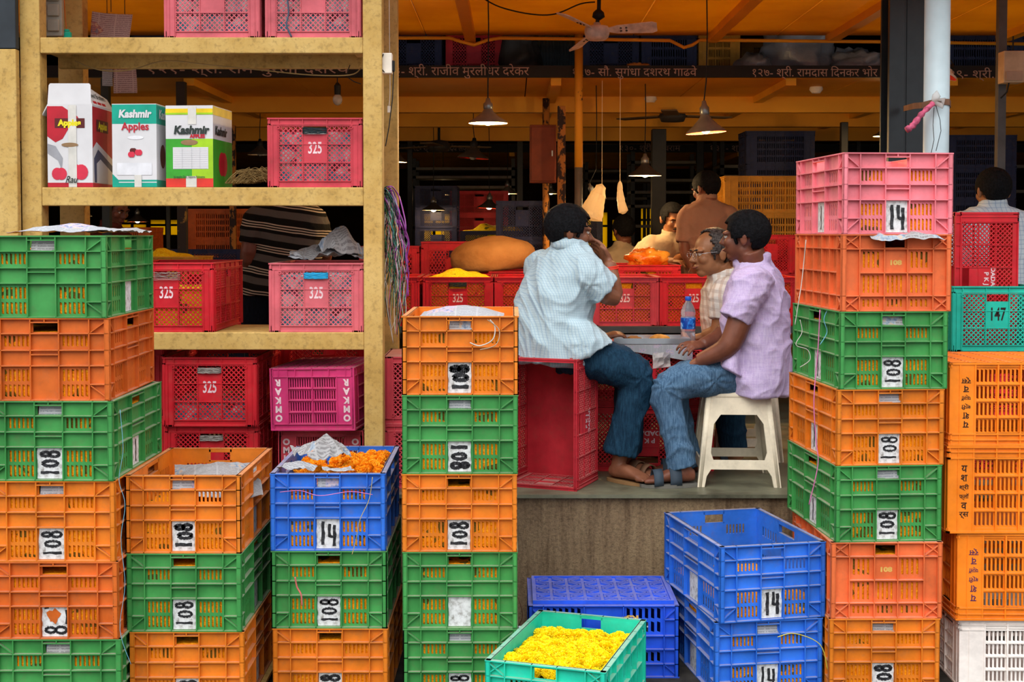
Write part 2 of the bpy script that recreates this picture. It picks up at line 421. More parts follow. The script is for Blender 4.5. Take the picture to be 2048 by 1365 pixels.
# conduit along the canopy edge
mb = MB(); pts = []
for px, py in ((600, 75), (780, 76), (900, 76), (925, 84), (948, 90), (975, 80), (1000, 76), (1150, 78), (1340, 81), (1368, 95), (1385, 90), (1400, 80), (1600, 82), (1800, 84), (2048, 88)):
    pts.append(P(px, py, 8.93))
mb.tube(pts, .012, 8); tag(mb.build('conduit_pipe', SOFF, None, True), 'ochre painted conduit sagging along the ceiling edge above the name beam', 'pipe')
# ================================================================ timber rack on the left
rack = thing('storage_rack', (X(400, 5.5), 5.5, .56), 0, 'yellow painted timber shelving rack full of crates and apple cartons', 'rack')
def rk(name, x0, x1, y0, y1, z0, z1, lab=None, mat=WOODY, bevel=.004):
    o = rack.location
    q_ = boxob(name, (x0-o.x, x1-o.x, y0-o.y, y1-o.y, z0-o.z, z1-o.z), mat, rack, bevel)
    if lab: q_['label'] = lab
xa0, xa1, xb0, xb1 = X(44, 5.5), X(84, 5.5), X(727, 5.5), X(765, 5.5)
rk('post', xa0, xa1, 5.5, 5.585, .56, 3.04); rk('post', xb0, xb1, 5.5, 5.585, .56, 3.04)
rk('post', xa0-.02, xa1+.01, 6.02, 6.1, .56, 2.98); rk('post', xb0+.0, xb1+.02, 6.0, 6.08, .56, 2.98)
for (pt, pb) in ((75, 107), (375, 412), (665, 700)):
    zt, zb = Z(pt, 5.51), Z(pb, 5.51)
    rk('rail', xa1, xb0, 5.503, 5.545, zb, zt)
    rk('rail', xa1, xb0, 6.0, 6.05, zb+.01, zt-.012)
    rk('bearer', xa1, xa1+.06, 5.55, 6.0, zb+.01, zt-.02); rk('bearer', xb0-.05, xb0, 5.55, 6.0, zb+.01, zt-.02)
    for k in range(4): rk('shelf_board', xa1+.001, xb0-.001, 5.546+k*.114, 5.655+k*.114, zt-.02, zt-.0015)
rk('crossbeam', xa1, xb0, 5.72, 5.76, Z(137, 5.73), Z(137, 5.73)+.07)
# boards left of the rack, upper half painted black
mb = MB(); z_ = Z(98, 5.45)
lb = thing('door_jamb', (X(26, 5.5), 5.45, .56)); lb['kind'] = 'structure'; lb.name = 'trim_9'
boxob('board', (-.085, .04, 0, .04, 0, z_-.56), WOODY, lb, .004)
boxob('painted_board', (-.075, .04, 0, .04, z_-.56+.0015, 2.5), simple('slate_black_paint', '2c3238', .6), lb, .004)['label'] = 'slate black painted upper part'
boxob('white_panel', (-.3, -.08, -.01, .02, z_-.56+.02, 2.5), simple('offwhite_paint', 'cfc4bd', .7), lb)
boxob('dark_panel', (-.5, -.087, .05, .09, 0, z_-.56), simple('brown_paint', '4a3d36', .7), lb)
# ================================================================ right: black steel column and white pipe
def yz(px, y): return X(px, y)
col = thing('steel_column', (X(1807, 6.5), 6.5, .56), 0, 'black enamelled steel column behind the crates and the white pipe', 'column')
x0, x1, x2 = X(1773, 6.5)-col.location.x, X(1809, 6.5)-col.location.x, X(1850, 6.5)-col.location.x
boxob('flange', (x0, x1-.012, -.02, .01, 0, 2.42), MATS['black_enamel'], col, .003)
boxob('web', (x1-.012, x1, .0, .12, 0, 2.42), MATS['black_enamel'], col)
boxob('flange', (x1, x2, -.005, .02, 0, 2.42), MATS['black_enamel'], col, .003)
boxob('flange', (x0, x2, .12, .14, 0, 2.42), MATS['black_enamel'], col)
xp = X(1870, 5.72); rp = (X(1895, 5.72)-X(1845, 5.72))/2
mb = MB(); mb.lathe([(rp, 0), (rp, 2.42)], 32, None, (0, 0, 0), True)
pp = mb.build('drain_pipe', MATS['white_pipe_paint'], None, True); pp.location = (xp, 5.72, .56)
tag(pp, 'thick pale blue white pipe standing right of the black steel column', 'pipe')
zt = Z(208, 5.66)
mb = MB(); pts = [(X(1810, 6.4), 6.44, Z(216, 6.4)), (X(1826, 5.9), 5.9, Z(212, 5.9)), (xp-rp-.006, 5.72, zt), (xp-rp*.72, 5.72-rp*.78, zt+.005), (xp, 5.72-rp-.005, zt+.01), (xp+rp*.75, 5.72-rp*.78, zt+.01), (xp+rp+.006, 5.72, zt+.004), (xp+rp+.01, 5.80, zt-.012)]
for i in range(len(pts)-1): mb.bar(pts[i], pts[i+1], .005, .026)
tag(mb.build('rubber_strap', MATS['rope_brown']), 'brown rubber strap tying the white pipe to the column', 'strap')
# knotted plastic rag on the strap
def crumple(name, w_, d_, amp, seed, mat, nx=26, ny=20, thick=.0008, drape=0.0, freq=9.0, dome=0.0, sharp=True):
    """crumpled sheet, centre at origin, lying in x-y"""
    me = bpy.data.meshes.new(name); vs = []; fs = []
    for j in range(ny+1):
        for i in range(nx+1):
            u, v = i/nx, j/ny; x_, y_ = (u-.5)*w_, (v-.5)*d_
            p = Vector((x_*freq+seed*3.1, y_*freq, seed*1.7))
            if sharp: h = 1.1*noise.voronoi(p*1.3)[0][0]-.45+.7*noise.voronoi(p*3.1+Vector((5, 1, 0)))[0][0]+.5*noise.noise(p*.6)
            else: h = noise.noise(p)+.3*noise.noise(p*2.5)
            e = 1-max(abs(u-.5), abs(v-.5))*2
            dx = noise.noise(p+Vector((9, 0, 0)))*amp*.4; dy = noise.noise(p+Vector((0, 9, 0)))*amp*.4
            z_ = h*amp+dome*(1-((u-.5)*2)**2)*(1-((v-.5)*2)**2)
            z_ -= drape*max(0, .25-e)**1.0*4
            vs.append((x_+dx, y_+dy, z_))
    for j in range(ny):
        for i in range(nx):
            a = j*(nx+1)+i; fs.append((a, a+1, a+nx+2, a+nx+1))
    me.from_pydata(vs, [], fs); me.materials.append(mat)
    uvl = me.uv_layers.new(name='UV')
    for li, l in enumerate(me.loops):
        vi = l.vertex_index; uvl.data[li].uv = ((vi % (nx+1))/nx*w_*2.2+seed*.37, (vi//(nx+1))/ny*d_*2.2+seed*.21)
    me.polygons.foreach_set('use_smooth', [not sharp]*len(me.polygons)); me.update()
    o = link(name, me)
    m = o.modifiers.new('solid', 'SOLIDIFY'); m.thickness = thick
    return o
q = newmat('clear_film', lin('e0dcd8'), .25, .5); q.b.inputs['Transmission Weight'].default_value = .55; q.b.inputs['IOR'].default_value = 1.1
q.b.inputs['Alpha'].default_value = .75
FILM = MATS['clear_film']
RAGP = simple('pink_net', 'c25a78', .8, .2, 0, .3, 40)
mb = MB()
a = P(1868, 205, 5.645); b = P(1812, 262, 5.63)
pts = [a.lerp(b, t)+Vector((.004*math.sin(t*9), .0, .006*math.sin(t*7))) for t in [i/14 for i in range(15)]]
mb.tube(pts, [.006+.008*abs(math.sin(i*1.3))+.004*(i/14) for i in range(15)], 6, RAGP)
a = P(1868, 205, 5.645)
mb.tube([a, a+Vector((.01, 0, .03)), a+Vector((.012, 0, .05))], [.012, .018, .002], 7, FILM)
mb.tube([a, a+Vector((.03, -.01, -.015)), a+Vector((.04, 0, .012)), a+Vector((.01, 0, .01))], [.008, .014, .012, .006], 7, FILM)
mb.tube([P(1872, 212, 5.645), P(1880, 240, 5.645), P(1882, 262, 5.645), P(1872, 302, 5.645)], .0015, 4, MATS['black_cable'])
mb.tube([P(1868, 215, 5.645), P(1866, 250, 5.645), P(1868, 280, 5.645), P(1862, 308, 5.645)], .0015, 4, MATS['black_cable'])
tag(mb.build('knotted_rag', None, None, True), 'clear film and pink net knotted round the pipe strap, black wires trailing', 'rag')
# ================================================================ crates
W0, L0, H0 = .40, .60, .27
class Wall:
    def __init__(s, w_, H, dp=.016, rt=.0034): s.b = MB(); s.w = w_; s.H = H; s.dp = dp; s.rt = rt
    def rh(s, v, u0=None, u1=None, t=None, y0=0.0):
        t = t or s.rt; u0 = -s.w/2 if u0 is None else u0; u1 = s.w/2 if u1 is None else u1
        s.b.box(u0, u1, y0, s.dp, v-t/2, v+t/2)
    def rv(s, u, v0=0.0, v1=None, t=None, y0=0.0):
        t = t or s.rt; v1 = s.H if v1 is None else v1
        s.b.box(u-t/2, u+t/2, y0, s.dp, v0, v1)
    def pl(s, u0, u1, v0, v1, y0=None, y1=None):
        s.b.box(u0, u1, s.dp-.002 if y0 is None else y0, s.dp+.001 if y1 is None else y1, v0, v1)
    def slots(s, u0, u1, v0, v1, n, sv, frac=.5, mu=.12):
        """panel with n slots between heights listed in sv [(a,b)...]"""
        U0 = u0+(u1-u0)*mu; U1 = u1-(u1-u0)*mu; pt = (U1-U0)/n; sw = pt*frac
        edges = [v0]+[e for ab in sv for e in ab]+[v1]
        for i in range(0, len(edges), 2): s.pl(u0, u1, edges[i], edges[i+1])
        for (a, b) in sv:
            xs_ = [u0]
            for k in range(n):
                c = U0+pt*(k+.5); xs_ += [c-sw/2, c+sw/2]
                # rounded slot ends
                s.b.add([(c-sw/2, s.dp-.002, a), (c+sw/2, s.dp-.002, a), (c-sw/2, s.dp-.002, a+sw*.4)], [(0, 1, 2)])
                s.b.add([(c+sw/2, s.dp-.002, b), (c-sw/2, s.dp-.002, b), (c+sw/2, s.dp-.002, b-sw*.4)], [(0, 1, 2)])
            xs_.append(u1)
            for i in range(0, len(xs_), 2): s.pl(xs_[i], xs_[i+1], a, b)
    def diag(s, u0, v0, u1, v1):
        s.b.bar((u0, s.dp*.5, v0), (u1, s.dp*.5, v1), s.rt, s.dp, None, (0, 1, 0)) if False else s._d(u0, v0, u1, v1)
    def _d(s, u0, v0, u1, v1):
        d = Vector((u1-u0, v1-v0)).normalized(); n = Vector((-d.y, d.x))*s.rt/2
        s.b.prism([(u0+n.x, v0+n.y), (u0-n.x, v0-n.y), (u1-n.x, v1-n.y), (u1+n.x, v1+n.y)], .002, s.dp)
    def lattice(s, u0, u1, v0, v1, pitch, bw, y0, y1):
        for sg in (1, -1):
            # lines v = sg*u + c
            cs = [v0-sg*u0, v1-sg*u0, v0-sg*u1, v1-sg*u1]; c0, c1 = min(cs), max(cs)
            k = math.ceil(c0/pitch); 
            while k*pitch < c1:
                c = k*pitch; k += 1
                ts = []
                for (a, b) in ((u0, sg*u0+c), (u1, sg*u1+c)):
                    if v0 <= b <= v1: ts.append((a, b))
                for bb in (v0, v1):
                    a = (bb-c)/sg
                    if u0 < a < u1: ts.append((a, bb))
                if len(ts) < 2: continue
                ts.sort(); (a0, b0), (a1, b1) = ts[0], ts[-1]
                if abs(a1-a0) < 1e-4: continue
                n = Vector((-sg, 1)).normalized()*bw/2; yo = .0006 if sg > 0 else 0
                vs = [(a0+n.x, y0+yo, b0+n.y), (a0-n.x, y0+yo, b0-n.y), (a1-n.x, y0+yo, b1-n.y), (a1+n.x, y0+yo, b1+n.y),
                      (a0+n.x, y1, b0+n.y), (a0-n.x, y1, b0-n.y), (a1-n.x, y1, b1-n.y), (a1+n.x, y1, b1+n.y)]
                s.b.add(vs, [(0, 1, 2, 3), (1, 5, 6, 2), (0, 3, 7, 4), (7, 6, 5, 4)])
def rimtop(wl, t=.004):
    wl.b.box(-wl.w/2, wl.w/2, -.0015, wl.dp+.002, wl.H-t, wl.H)
def wall_A(w_, side=False, H=H0):
    wl = Wall(w_, H)
    rt = [0, .188, .39, .578, 1]; rows = [H*(1-r_) for r_ in rt]      # heights from the top
    cf = [0, .155, .385, .605, .84, 1] if not side else [0, .1, .37, .63, .9, 1]
    u = [(-.5+c)*w_ for c in cf]
    v4, v3, v2, v1, v0 = rows      # v4 top .. v0 bottom
    vc = H*.195
    for i, uu in enumerate(u): wl.rv(min(max(uu, -w_/2+.0017), w_/2-.0017))
    for v in (v3, v2, v1): wl.rh(v)
    wl.rh(.002); rimtop(wl)
    wl.rh(vc, u[0], u[1]); wl.rh(vc, u[4], u[5])
    for a, b in ((0, 1), (4, 5)): wl.pl(u[a], u[b], 0, H)
    wl._d(u[0]+.004, v4-.004, u[1]-.004, v3+.004); wl._d(u[5]-.004, v4-.004, u[4]+.004, v3+.004)
    wl._d(u[0]+.004, .004, u[1]-.004, vc-.004); wl._d(u[5]-.004, .004, u[4]+.004, vc-.004)
    for a in (1, 3):
        b = a+1
        wl.pl(u[a], u[b], v3, v4); wl.pl(u[a], u[b], v1, v2)
        h = v3-v2; wl.slots(u[a], u[b], v2, v3, 6, [(v2+h*.2, v3-h*.12)], .5, .05)
        h = v1-v0; wl.slots(u[a], u[b], v0, v1, 6, [(v0+h*.1, v0+h*.46), (v0+h*.54, v0+h*.9)], .54, .05)
    # centre column
    h = v4-v3; wl.rh(v4-h*.28, u[2], u[3]); wl.rv((u[2]+u[3])/2, v4-h*.28, v4)
    wl.pl(u[2], u[3], v4-h*.28, v4); wl.pl(u[2], u[3], v3, v3+h*.08); wl.pl(u[2], u[2]+.006, v3, v4); wl.pl(u[3]-.006, u[3], v3, v4)
    wl.pl(u[2], u[3], v0, v3); h = v2-v1; wl.rh(v2-h*.28, u[2], u[3])
    return wl.b.mesh('wall_mesh'), (u[2]+.003, u[3]-.003, .006, v1-.003)
def wall_X(w_, side=False, H=H0):
    wl = Wall(w_, H)
    v = [H, H*.81, H*.5, H*.2, 0]
    cf = [0, .165, .39, .6, .835, 1] if not side else [0, .1, .25, .41, .59, .75, .9, 1]
    u = [(-.5+c)*w_ for c in cf]; n = len(u)-1
    for uu in u: wl.rv(min(max(uu, -w_/2+.0017), w_/2-.0017))
    wl.rh(v[1]); wl.rh(v[2], u[1], u[-2]); wl.rh(v[3]); wl.rh(.002); rimtop(wl)
    for a, b in ((0, 1), (n-1, n)):
        wl.pl(u[a], u[b], 0, H)
        for (p_, q_) in ((v[1], v[0]), (v[4], v[3])):
            wl._d(u[a]+.004, p_+.004, u[b]-.004, q_-.004); wl._d(u[b]-.004, p_+.004, u[a]+.004, q_-.004)
    mid = (n-1)//2
    for a in range(1, n-1):
        b = a+1; c = a == mid and not side
        if c:
            h = v[0]-v[1]; wl.pl(u[a], u[b], v[0]-h*.25, v[0]); wl.pl(u[a], u[b], v[1], v[1]+h*.1)
            wl.pl(u[a], u[a]+.006, v[1], v[0]); wl.pl(u[b]-.006, u[b], v[1], v[0]); wl.pl(u[a], u[b], v[2], v[1])
        else:
            wl.pl(u[a], u[b], v[1], v[0]); h = v[1]-v[2]
            wl.slots(u[a], u[b], v[2], v[1], 4, [(v[2]+h*.2, v[1]-h*.1)], .45)
        h = v[2]-v[3]; wl.slots(u[a], u[b], v[3], v[2], 4, [(v[3]+h*.12, v[2]-h*.1)], .42)
        h = v[3]; wl.slots(u[a], u[b], 0, v[3], 4, [(h*.28, h*.8)], .42)
    return wl.b.mesh('wall_mesh'), None
def wall_M(w_, side=False, H=.29):
    """diamond mesh crate with number panel"""
    wl = Wall(w_, H, .014, .004)
    top = H*.905; bot = H*.09; pw = .047
    n = 3 if not side else 5
    us = [-w_/2+pw+(w_-2*pw)*i/n for i in range(n+1)]
    vs = [bot+(top-H*.02-bot)*i/3 for i in range(4)]
    # frame
    wl.pl(-w_/2, w_/2, top-.002, H, .006, .010); rimtop(wl, .006); wl.rh(top, None, None, .005)
    wl.pl(-w_/2, w_/2, 0, bot, .007, .011); wl.rh(bot, us[0], us[-1], .004, .002); wl.rh(.003, None, None, .006, .002)
    for sg in (-1, 1):
        a, b = sorted((sg*w_/2, sg*(w_/2-pw)))
        wl.pl(a, b, 0, top, .002, .010)
        for k in (.1, .45, .9): wl.rv(sg*(w_/2-pw*k), 0, top, .003, -.001)
        # little eyelet
        c = sg*(w_/2-pw*.98); wl.b.M = T(c, .001, top-.014) @ RX(PI/2)
        wl.b.lathe([(.0045, 0), (.0045, .004), (.0075, .004), (.0075, 0)], 8); wl.b.M = None
    for uu in us: wl.rv(uu, bot, H, .0035, .001)
    for v in vs[1:3]: wl.rh(v, us[0], us[-1], .0035, .002)
    wl.rh(vs[3], us[0], us[-1], .004, .002)
    mid = n//2
    for i in range(n):
        for j in range(3):
            if i == mid and j == 1 and True:
                wl.pl(us[i], us[i+1], vs[1], vs[2], .004, .008)
            elif i == mid and j == 2:
                wl.pl(us[i], us[i+1], vs[2], vs[2]+(vs[3]-vs[2])*.55, .004, .008)
            else:
                wl.lattice(us[i], us[i+1], vs[j], vs[j+1], .0205, .0044, .005, .009)
    return wl.b.mesh('wall_mesh'), (us[mid], us[mid+1], vs[1], vs[2]+(vs[3]-vs[2])*.55)
def wall_R(w_, side=False, H=.25):
    """slotted crate with lettered corner pillars"""
    wl = Wall(w_, H, .014, .004)
    pw = .075 if not side else .05; top = H*.9
    us = [-w_/2+pw, 0, w_/2-pw] if not side else [-w_/2+pw+(w_-2*pw)*i/4 for i in range(5)]
    vs = [H*.14+(top-H*.14)*i/4 for i in range(5)]
    rimtop(wl, .006); wl.rh(top, None, None, .004); wl.pl(-w_/2, w_/2, top, H, .006, .011); wl.pl(-w_/2, w_/2, 0, vs[0], .006, .011); wl.rh(.003, None, None, .006)
    wl.rh(vs[0], None, None, .004)
    for k in range(5): wl.rv(-w_/2+w_*(k+.5)/5, 0, vs[0], .003)
    for sg in (-1, 1):
        a, b = sorted((sg*w_/2, sg*(w_/2-pw))); wl.pl(a, b, 0, top, .003, .011); wl.rv(sg*(w_/2-.002), 0, H, .004, -.001); wl.rv(sg*(w_/2-pw), vs[0], top, .004)
    for uu in us: wl.rv(uu, vs[0], top, .004, .003)
    for v in vs: wl.rh(v, us[0], us[-1], .004, .003)
    wl.dp = .012
    for i in range(len(us)-1):
        for j in range(4):
            h = vs[j+1]-vs[j]; wl.slots(us[i], us[i+1], vs[j], vs[j+1], 9 if not side else 8, [(vs[j]+h*.16, vs[j+1]-h*.1)], .42, .06)
    return wl.b.mesh('wall_mesh'), None
def wall_Y(w_, side=False, H=.31):
    """vivid slotted crate with plain corner pillar and ribbed rim"""
    wl = Wall(w_, H, .012, .005)
    pw = .095 if w_ > .5 else .07; n = 5 if w_ > .5 else 3
    us = [-w_/2+pw+(w_-2*pw)*i/n for i in range(n+1)]
    vs = [.018+(H*.86-.018)*i/4 for i in range(5)]
    wl.pl(-w_/2, w_/2, H*.86, H, .007, .011); rimtop(wl, .007); wl.rh(H*.86, None, None, .006); wl.rh(H*.93, None, None, .004)
    wl.rh(.004, None, None, .008); wl.pl(-w_/2, w_/2, 0, vs[0], .006, .011)
    for sg in (-1, 1):
        a, b = sorted((sg*(w_/2-.004), sg*(w_/2-pw))); wl.pl(a, b, 0, H, .003, .011)
        wl.rv(sg*(w_/2-pw*.42), 0, H, .004, .001); wl.rv(sg*(w_/2-pw), 0, H, .006, .001)
    for uu in us[1:-1]: wl.rv(uu, 0, H, .006, .001)
    for v in vs[1:]: wl.rh(v, us[0], us[-1], .006, .003)
    for i in range(n):
        for j in range(4):
            h = vs[j+1]-vs[j]
            wl.slots(us[i], us[i+1], vs[j], vs[j+1], 5, [(vs[j]+h*.12, vs[j+1]-h*.1)], .55, .04)
    return wl.b.mesh('wall_mesh'), None
def base_mesh(w_, l_, kind):
    b = MB(); t = .004
    if kind in 'AX':
        b.box(-w_/2+.012, w_/2-.012, -l_/2+.012, l_/2-.012, .001, .001+t)
    elif kind == 'M':
        b.box(-w_/2+.01, w_/2-.01, -l_/2+.01, l_/2-.01, .004, .004+t)
        b.box(-w_/2+.004, w_/2-.004, -l_/2+.004, l_/2-.004, .0004, .004)
    else:
        for i in range(9): 
            x_ = -w_/2+.012+(w_-.024)*i/8; b.box(x_-.004, x_+.004, -l_/2+.01, l_/2-.01, .001, .008)
        for i in range(13):
            y_ = -l_/2+.012+(l_-.024)*i/12; b.box(-w_/2+.01, w_/2-.01, y_-.004, y_+.004, .001, .007)
        b.box(-w_/2+.01, w_/2-.01, -l_/2+.01, l_/2-.01, .007, .009)
    return b.mesh('base_mesh')
CM = {}
HS = {'A': H0, 'X': H0, 'M': .29, 'R': .25, 'Y': .31}
def cmeshes(kind, w_, l_):
    k = (kind, w_, l_)
    if k not in CM:
        f = {'A': wall_A, 'X': wall_X, 'M': wall_M, 'R': wall_R, 'Y': wall_Y}[kind]
        CM[k] = (f(w_, w_ > .5), f(l_, l_ > .5), base_mesh(w_, l_, kind))
    return CM[k]
FLIP = lambda H: T(0, 0, H) @ RY(PI)
def crate(kind, mat, x, y, z, yaw=0, h=None, w_=W0, l_=L0, flip=False, label='crate', group=None, tilt=None, center=False, lean=(0, 0), sideM=None):
    """x,y,z: front-left-bottom corner in the world; yaw degrees"""
    H = HS[kind]; h = h or H; a = R(yaw)
    c = Vector((x, y, z)) if center else Vector((x, y, z))+Matrix.Rotation(a, 3, 'Z') @ Vector((w_/2, l_/2, 0))
    root = thing('plastic_crate', c, a, label, 'crate', group)
    root.rotation_euler = (R(lean[0]), R(lean[1]), a)
    root.scale = (1, 1, h/H)
    em, sm, bm = cmeshes(kind, w_, l_)
    M = FLIP(H) if flip else Matrix.Identity(4)
    Ms = sideM if sideM is not None else Matrix.Identity(4)
    M = Ms @ M
    for (nm, me, mm) in (('end_wall', em[0], T(0, -l_/2, 0)), ('end_wall', em[0], T(0, l_/2, 0) @ RZ(PI)),
                         ('side_wall', sm[0], T(-w_/2, 0, 0) @ RZ(-PI/2)), ('side_wall', sm[0], T(w_/2, 0, 0) @ RZ(PI/2)), ('base', bm, Matrix.Identity(4))):
        if not me.materials: me.materials.append(mat)
        link(nm, me, root, M @ mm, mat)
    root['_'] = 0; del root['_']
    CR[root.name] = (kind, w_, l_, H, M, em, sm)
    return root
CR = {}
# hand-painted digits -------------------------------------------------
def loop(cx, cy, rx, ry, n=16, a0=90, a1=450): return [(cx+rx*math.cos(R(a0+(a1-a0)*i/n)), cy+ry*math.sin(R(a0+(a1-a0)*i/n))) for i in range(n+1)]
GL = {'1': [[(.5, 1), (.52, .5), (.5, 0)]], '1s': [[(.25, .85), (.5, 1), (.52, .5), (.5, .02)], [(.25, 0), (.78, .02)]],
      '0': [loop(.5, .45, .36, .4)], '8': [loop(.5, .75, .27, .25), loop(.5, .26, .34, .27, 16, 90, -270)],
      '4': [[(.12, .95), (.1, .42), (.55, .4), (.95, .42)], [(.72, .9), (.74, .5), (.72, 0)]], '(': [[(.7, 1), (.35, .7), (.3, .3), (.65, 0)]]}
def paint(mb, s, u0, u1, v0, v1, rot, y, bw, m, seed):
    rnd = random.Random(seed)
    # rot 0 upright, 90 = reads bottom to top, -90 = reads top to bottom
    A, B = (u1-u0, v1-v0) if rot in (0, 180) else (v1-v0, u1-u0)
    n = len(s); cw = A/n
    for i, ch in enumerate(s):
        for st in GL[ch]:
            pts = []
            # resample
            for k in range(len(st)-1):
                for t in range(3): pts.append((st[k][0]*(1-t/3)+st[k+1][0]*t/3, st[k][1]*(1-t/3)+st[k+1][1]*t/3))
            pts.append(st[-1]); out = []
            jx, jy = rnd.uniform(-.04, .04), rnd.uniform(-.04, .04)
            for k, (a, b) in enumerate(pts):
                p = (i+.1+.8*(a+jx))*cw+cw*.03*math.sin(k*1.7+seed), (.06+.88*(b+jy))*B
                if rot == 0: q_ = (u0+p[0], v0+p[1])
                elif rot == 90: q_ = (u1-p[1], v0+p[0])
                elif rot == -90: q_ = (u0+p[1], v1-p[0])
                else: q_ = (u1-p[0], v1-p[1])
                out.append(q_)
            mb.ribbon(out, [bw*rnd.uniform(.75, 1.2) for _ in out], y-.0002*i, m)
def plate(root, s=None, rot=90, bw=.009, which='end', mat=None, seed=1, m=None, inset=0, blank=False):
    kind, w_, l_, H, M, em, sm = CR[root.name]
    u0, u1, v0, v1 = em[1] if which == 'end' else sm[1]
    mm = {'end': T(0, -l_/2, 0), 'left': T(-w_/2, 0, 0) @ RZ(-PI/2), 'right': T(w_/2, 0, 0) @ RZ(PI/2)}[which]
    if which != 'end': u0, u1 = u0*.55, u1*.55
    b = MB(); n = 7
    rnd = random.Random(seed)
    pts = [(u0+rnd.uniform(0, .003), v0+(v1-v0)*i/n) for i in range(n+1)]+[(u1-rnd.uniform(0, .003), v1-(v1-v0)*i/n) for i in range(n+1)]
    b.prism(pts, .0120, .0142); p = b.build('number_plate', mat or WPAINT, root); p.matrix_basis = M @ mm
    p['label'] = 'white painted number panel'
    if s:
        b = MB(); paint(b, s, u0+.008, u1-.008, v0+.006, v1-.006, rot, .0112, bw, m or BPAINT, seed)
        link('number', b.mesh('number', m or BPAINT), p, Matrix.Identity(4))
    return p
NUMS = {}
def stencil(root, s='325', size=.045, mat=None, M2=None, which='end', y=.0034, dz=0, sx=.8, rot=0, dx=0):
    kind, w_, l_, H, M, em, sm = CR[root.name]
    mat = mat or LETW
    k = (s, size, mat.name, sx)
    if k not in NUMS: NUMS[k] = textmesh(s, size, mat, .0002, 'CENTER', .0012, sx)
    if em[1] and which == 'end': cu, cv = (em[1][0]+em[1][1])/2, (em[1][2]+em[1][3])/2
    elif sm[1]: cu, cv = (sm[1][0]+sm[1][1])/2, (sm[1][2]+sm[1][3])/2
    else: cu, cv = 0, H*.5
    mm = {'end': T(0, -l_/2, 0), 'left': T(-w_/2, 0, 0) @ RZ(-PI/2), 'right': T(w_/2, 0, 0) @ RZ(PI/2)}[which]
    o = link('number' if s[0].isdigit() else 'lettering', NUMS[k], root, M @ mm @ T(cu+dx, y, cv+dz) @ RY(rot)); return o
# marigold filling seen through the slots ----------------------------------
def heapmesh(name, w_, l_, h, cell=.011, fr=30.0, amp=.0052, dome=0.0, seed=0):
    vs = []; fs = []; idx = {}
    nx, ny, nz = max(2, int(w_/cell)), max(2, int(l_/cell)), max(2, int(h/cell))
    def vid(i, j, k):
        key = (i, j, k)
        if key in idx: return idx[key]
        p = Vector(((i/nx-.5)*w_, (j/ny-.5)*l_, k/nz*h))
        n = Vector(((1 if i == nx else -1 if i == 0 else 0), (1 if j == ny else -1 if j == 0 else 0), (1 if k == nz else 0)))
        if n.length: n.normalize()
        d = noise.voronoi(p*fr+Vector((seed*3, 0, 0)))[0][0]
        b = (1-min(1, d*1.25))*amp-amp*.5
        q_ = p+n*b
        if k == nz: q_.z += dome*math.cos(PI*(i/nx-.5))*math.cos(PI*(j/ny-.5))+noise.noise(p*9+Vector((seed, 3, 1)))*dome*.5
        idx[key] = len(vs); vs.append(tuple(q_)); return idx[key]
    def quad(a, b, c, d): fs.append((vid(*a), vid(*b), vid(*c), vid(*d)))
    for i in range(nx):
        for k in range(nz):
            quad((i, 0, k), (i+1, 0, k), (i+1, 0, k+1), (i, 0, k+1)); quad((i+1, ny, k), (i, ny, k), (i, ny, k+1), (i+1, ny, k+1))
        for j in range(ny): quad((i, j, nz), (i+1, j, nz), (i+1, j+1, nz), (i, j+1, nz)); quad((i+1, j, 0), (i, j, 0), (i, j+1, 0), (i+1, j+1, 0))
    for j in range(ny):
        for k in range(nz):
            quad((0, j+1, k), (0, j, k), (0, j, k+1), (0, j+1, k+1)); quad((nx, j, k), (nx, j+1, k), (nx, j+1, k+1), (nx, j, k+1))
    me = bpy.data.meshes.new(name); me.from_pydata(vs, [], fs); me.polygons.foreach_set('use_smooth', [True]*len(fs)); me.materials.append(MORG); return me
FILLS = {}
def fill(root, mat, frac, label, name='marigold_heap', dome=0.0, cat='flowers', inset=.0198, group=None):
    kind, w_, l_, H, M, em, sm = CR[root.name]
    k = (w_, l_, H, round(frac, 2), round(dome, 3), inset)
    if k not in FILLS: FILLS[k] = heapmesh('marigold_heap', w_-2*inset, l_-2*inset, H*frac-.008, dome=dome, seed=len(FILLS))
    o = link(name, FILLS[k], None, None, mat)
    o.matrix_basis = T(*root.location) @ root.rotation_euler.to_matrix().to_4x4() @ Matrix.Diagonal((root.scale.x, root.scale.y, root.scale.z, 1)) @ T(0, 0, .008)
    tag(o, label, cat, group, 'stuff'); return o
# single marigold -------------------------------------------------------------
def marigold_mesh(name, mat, r=.024):
    """ruffled pompom bloom"""
    b = MB(); rnd = random.Random(3)
    b.ball((0, 0, 0), r*.74, mat, 8, 5, (1, 1, .8))
    for ring, (el, n, rr) in enumerate(((-22, 12, .94), (-2, 13, 1.0), (17, 13, 1.0), (34, 11, .97), (51, 9, .93), (67, 6, .9), (84, 3, .88))):
        for k in range(n):
            a = 2*PI*(k+.5*(ring % 2))/n+rnd.uniform(-.1, .1); e = R(el+rnd.uniform(-5, 5)); d = Vector((math.cos(a)*math.cos(e), math.sin(a)*math.cos(e), math.sin(e)*.82))
            t = Vector((-math.sin(a), math.cos(a), 0)); n_ = d.cross(t)
            p0 = d*r*.66; tip = d*r*rr*rnd.uniform(.95, 1.05); wd = r*.22
            b.add([p0-t*wd*.6, p0+t*wd*.6, tip+t*wd-n_*r*.03, tip+d*r*.05+n_*r*.05, tip-t*wd-n_*r*.03], [(0, 1, 2, 3, 4)], mat)
    return b.mesh(name)
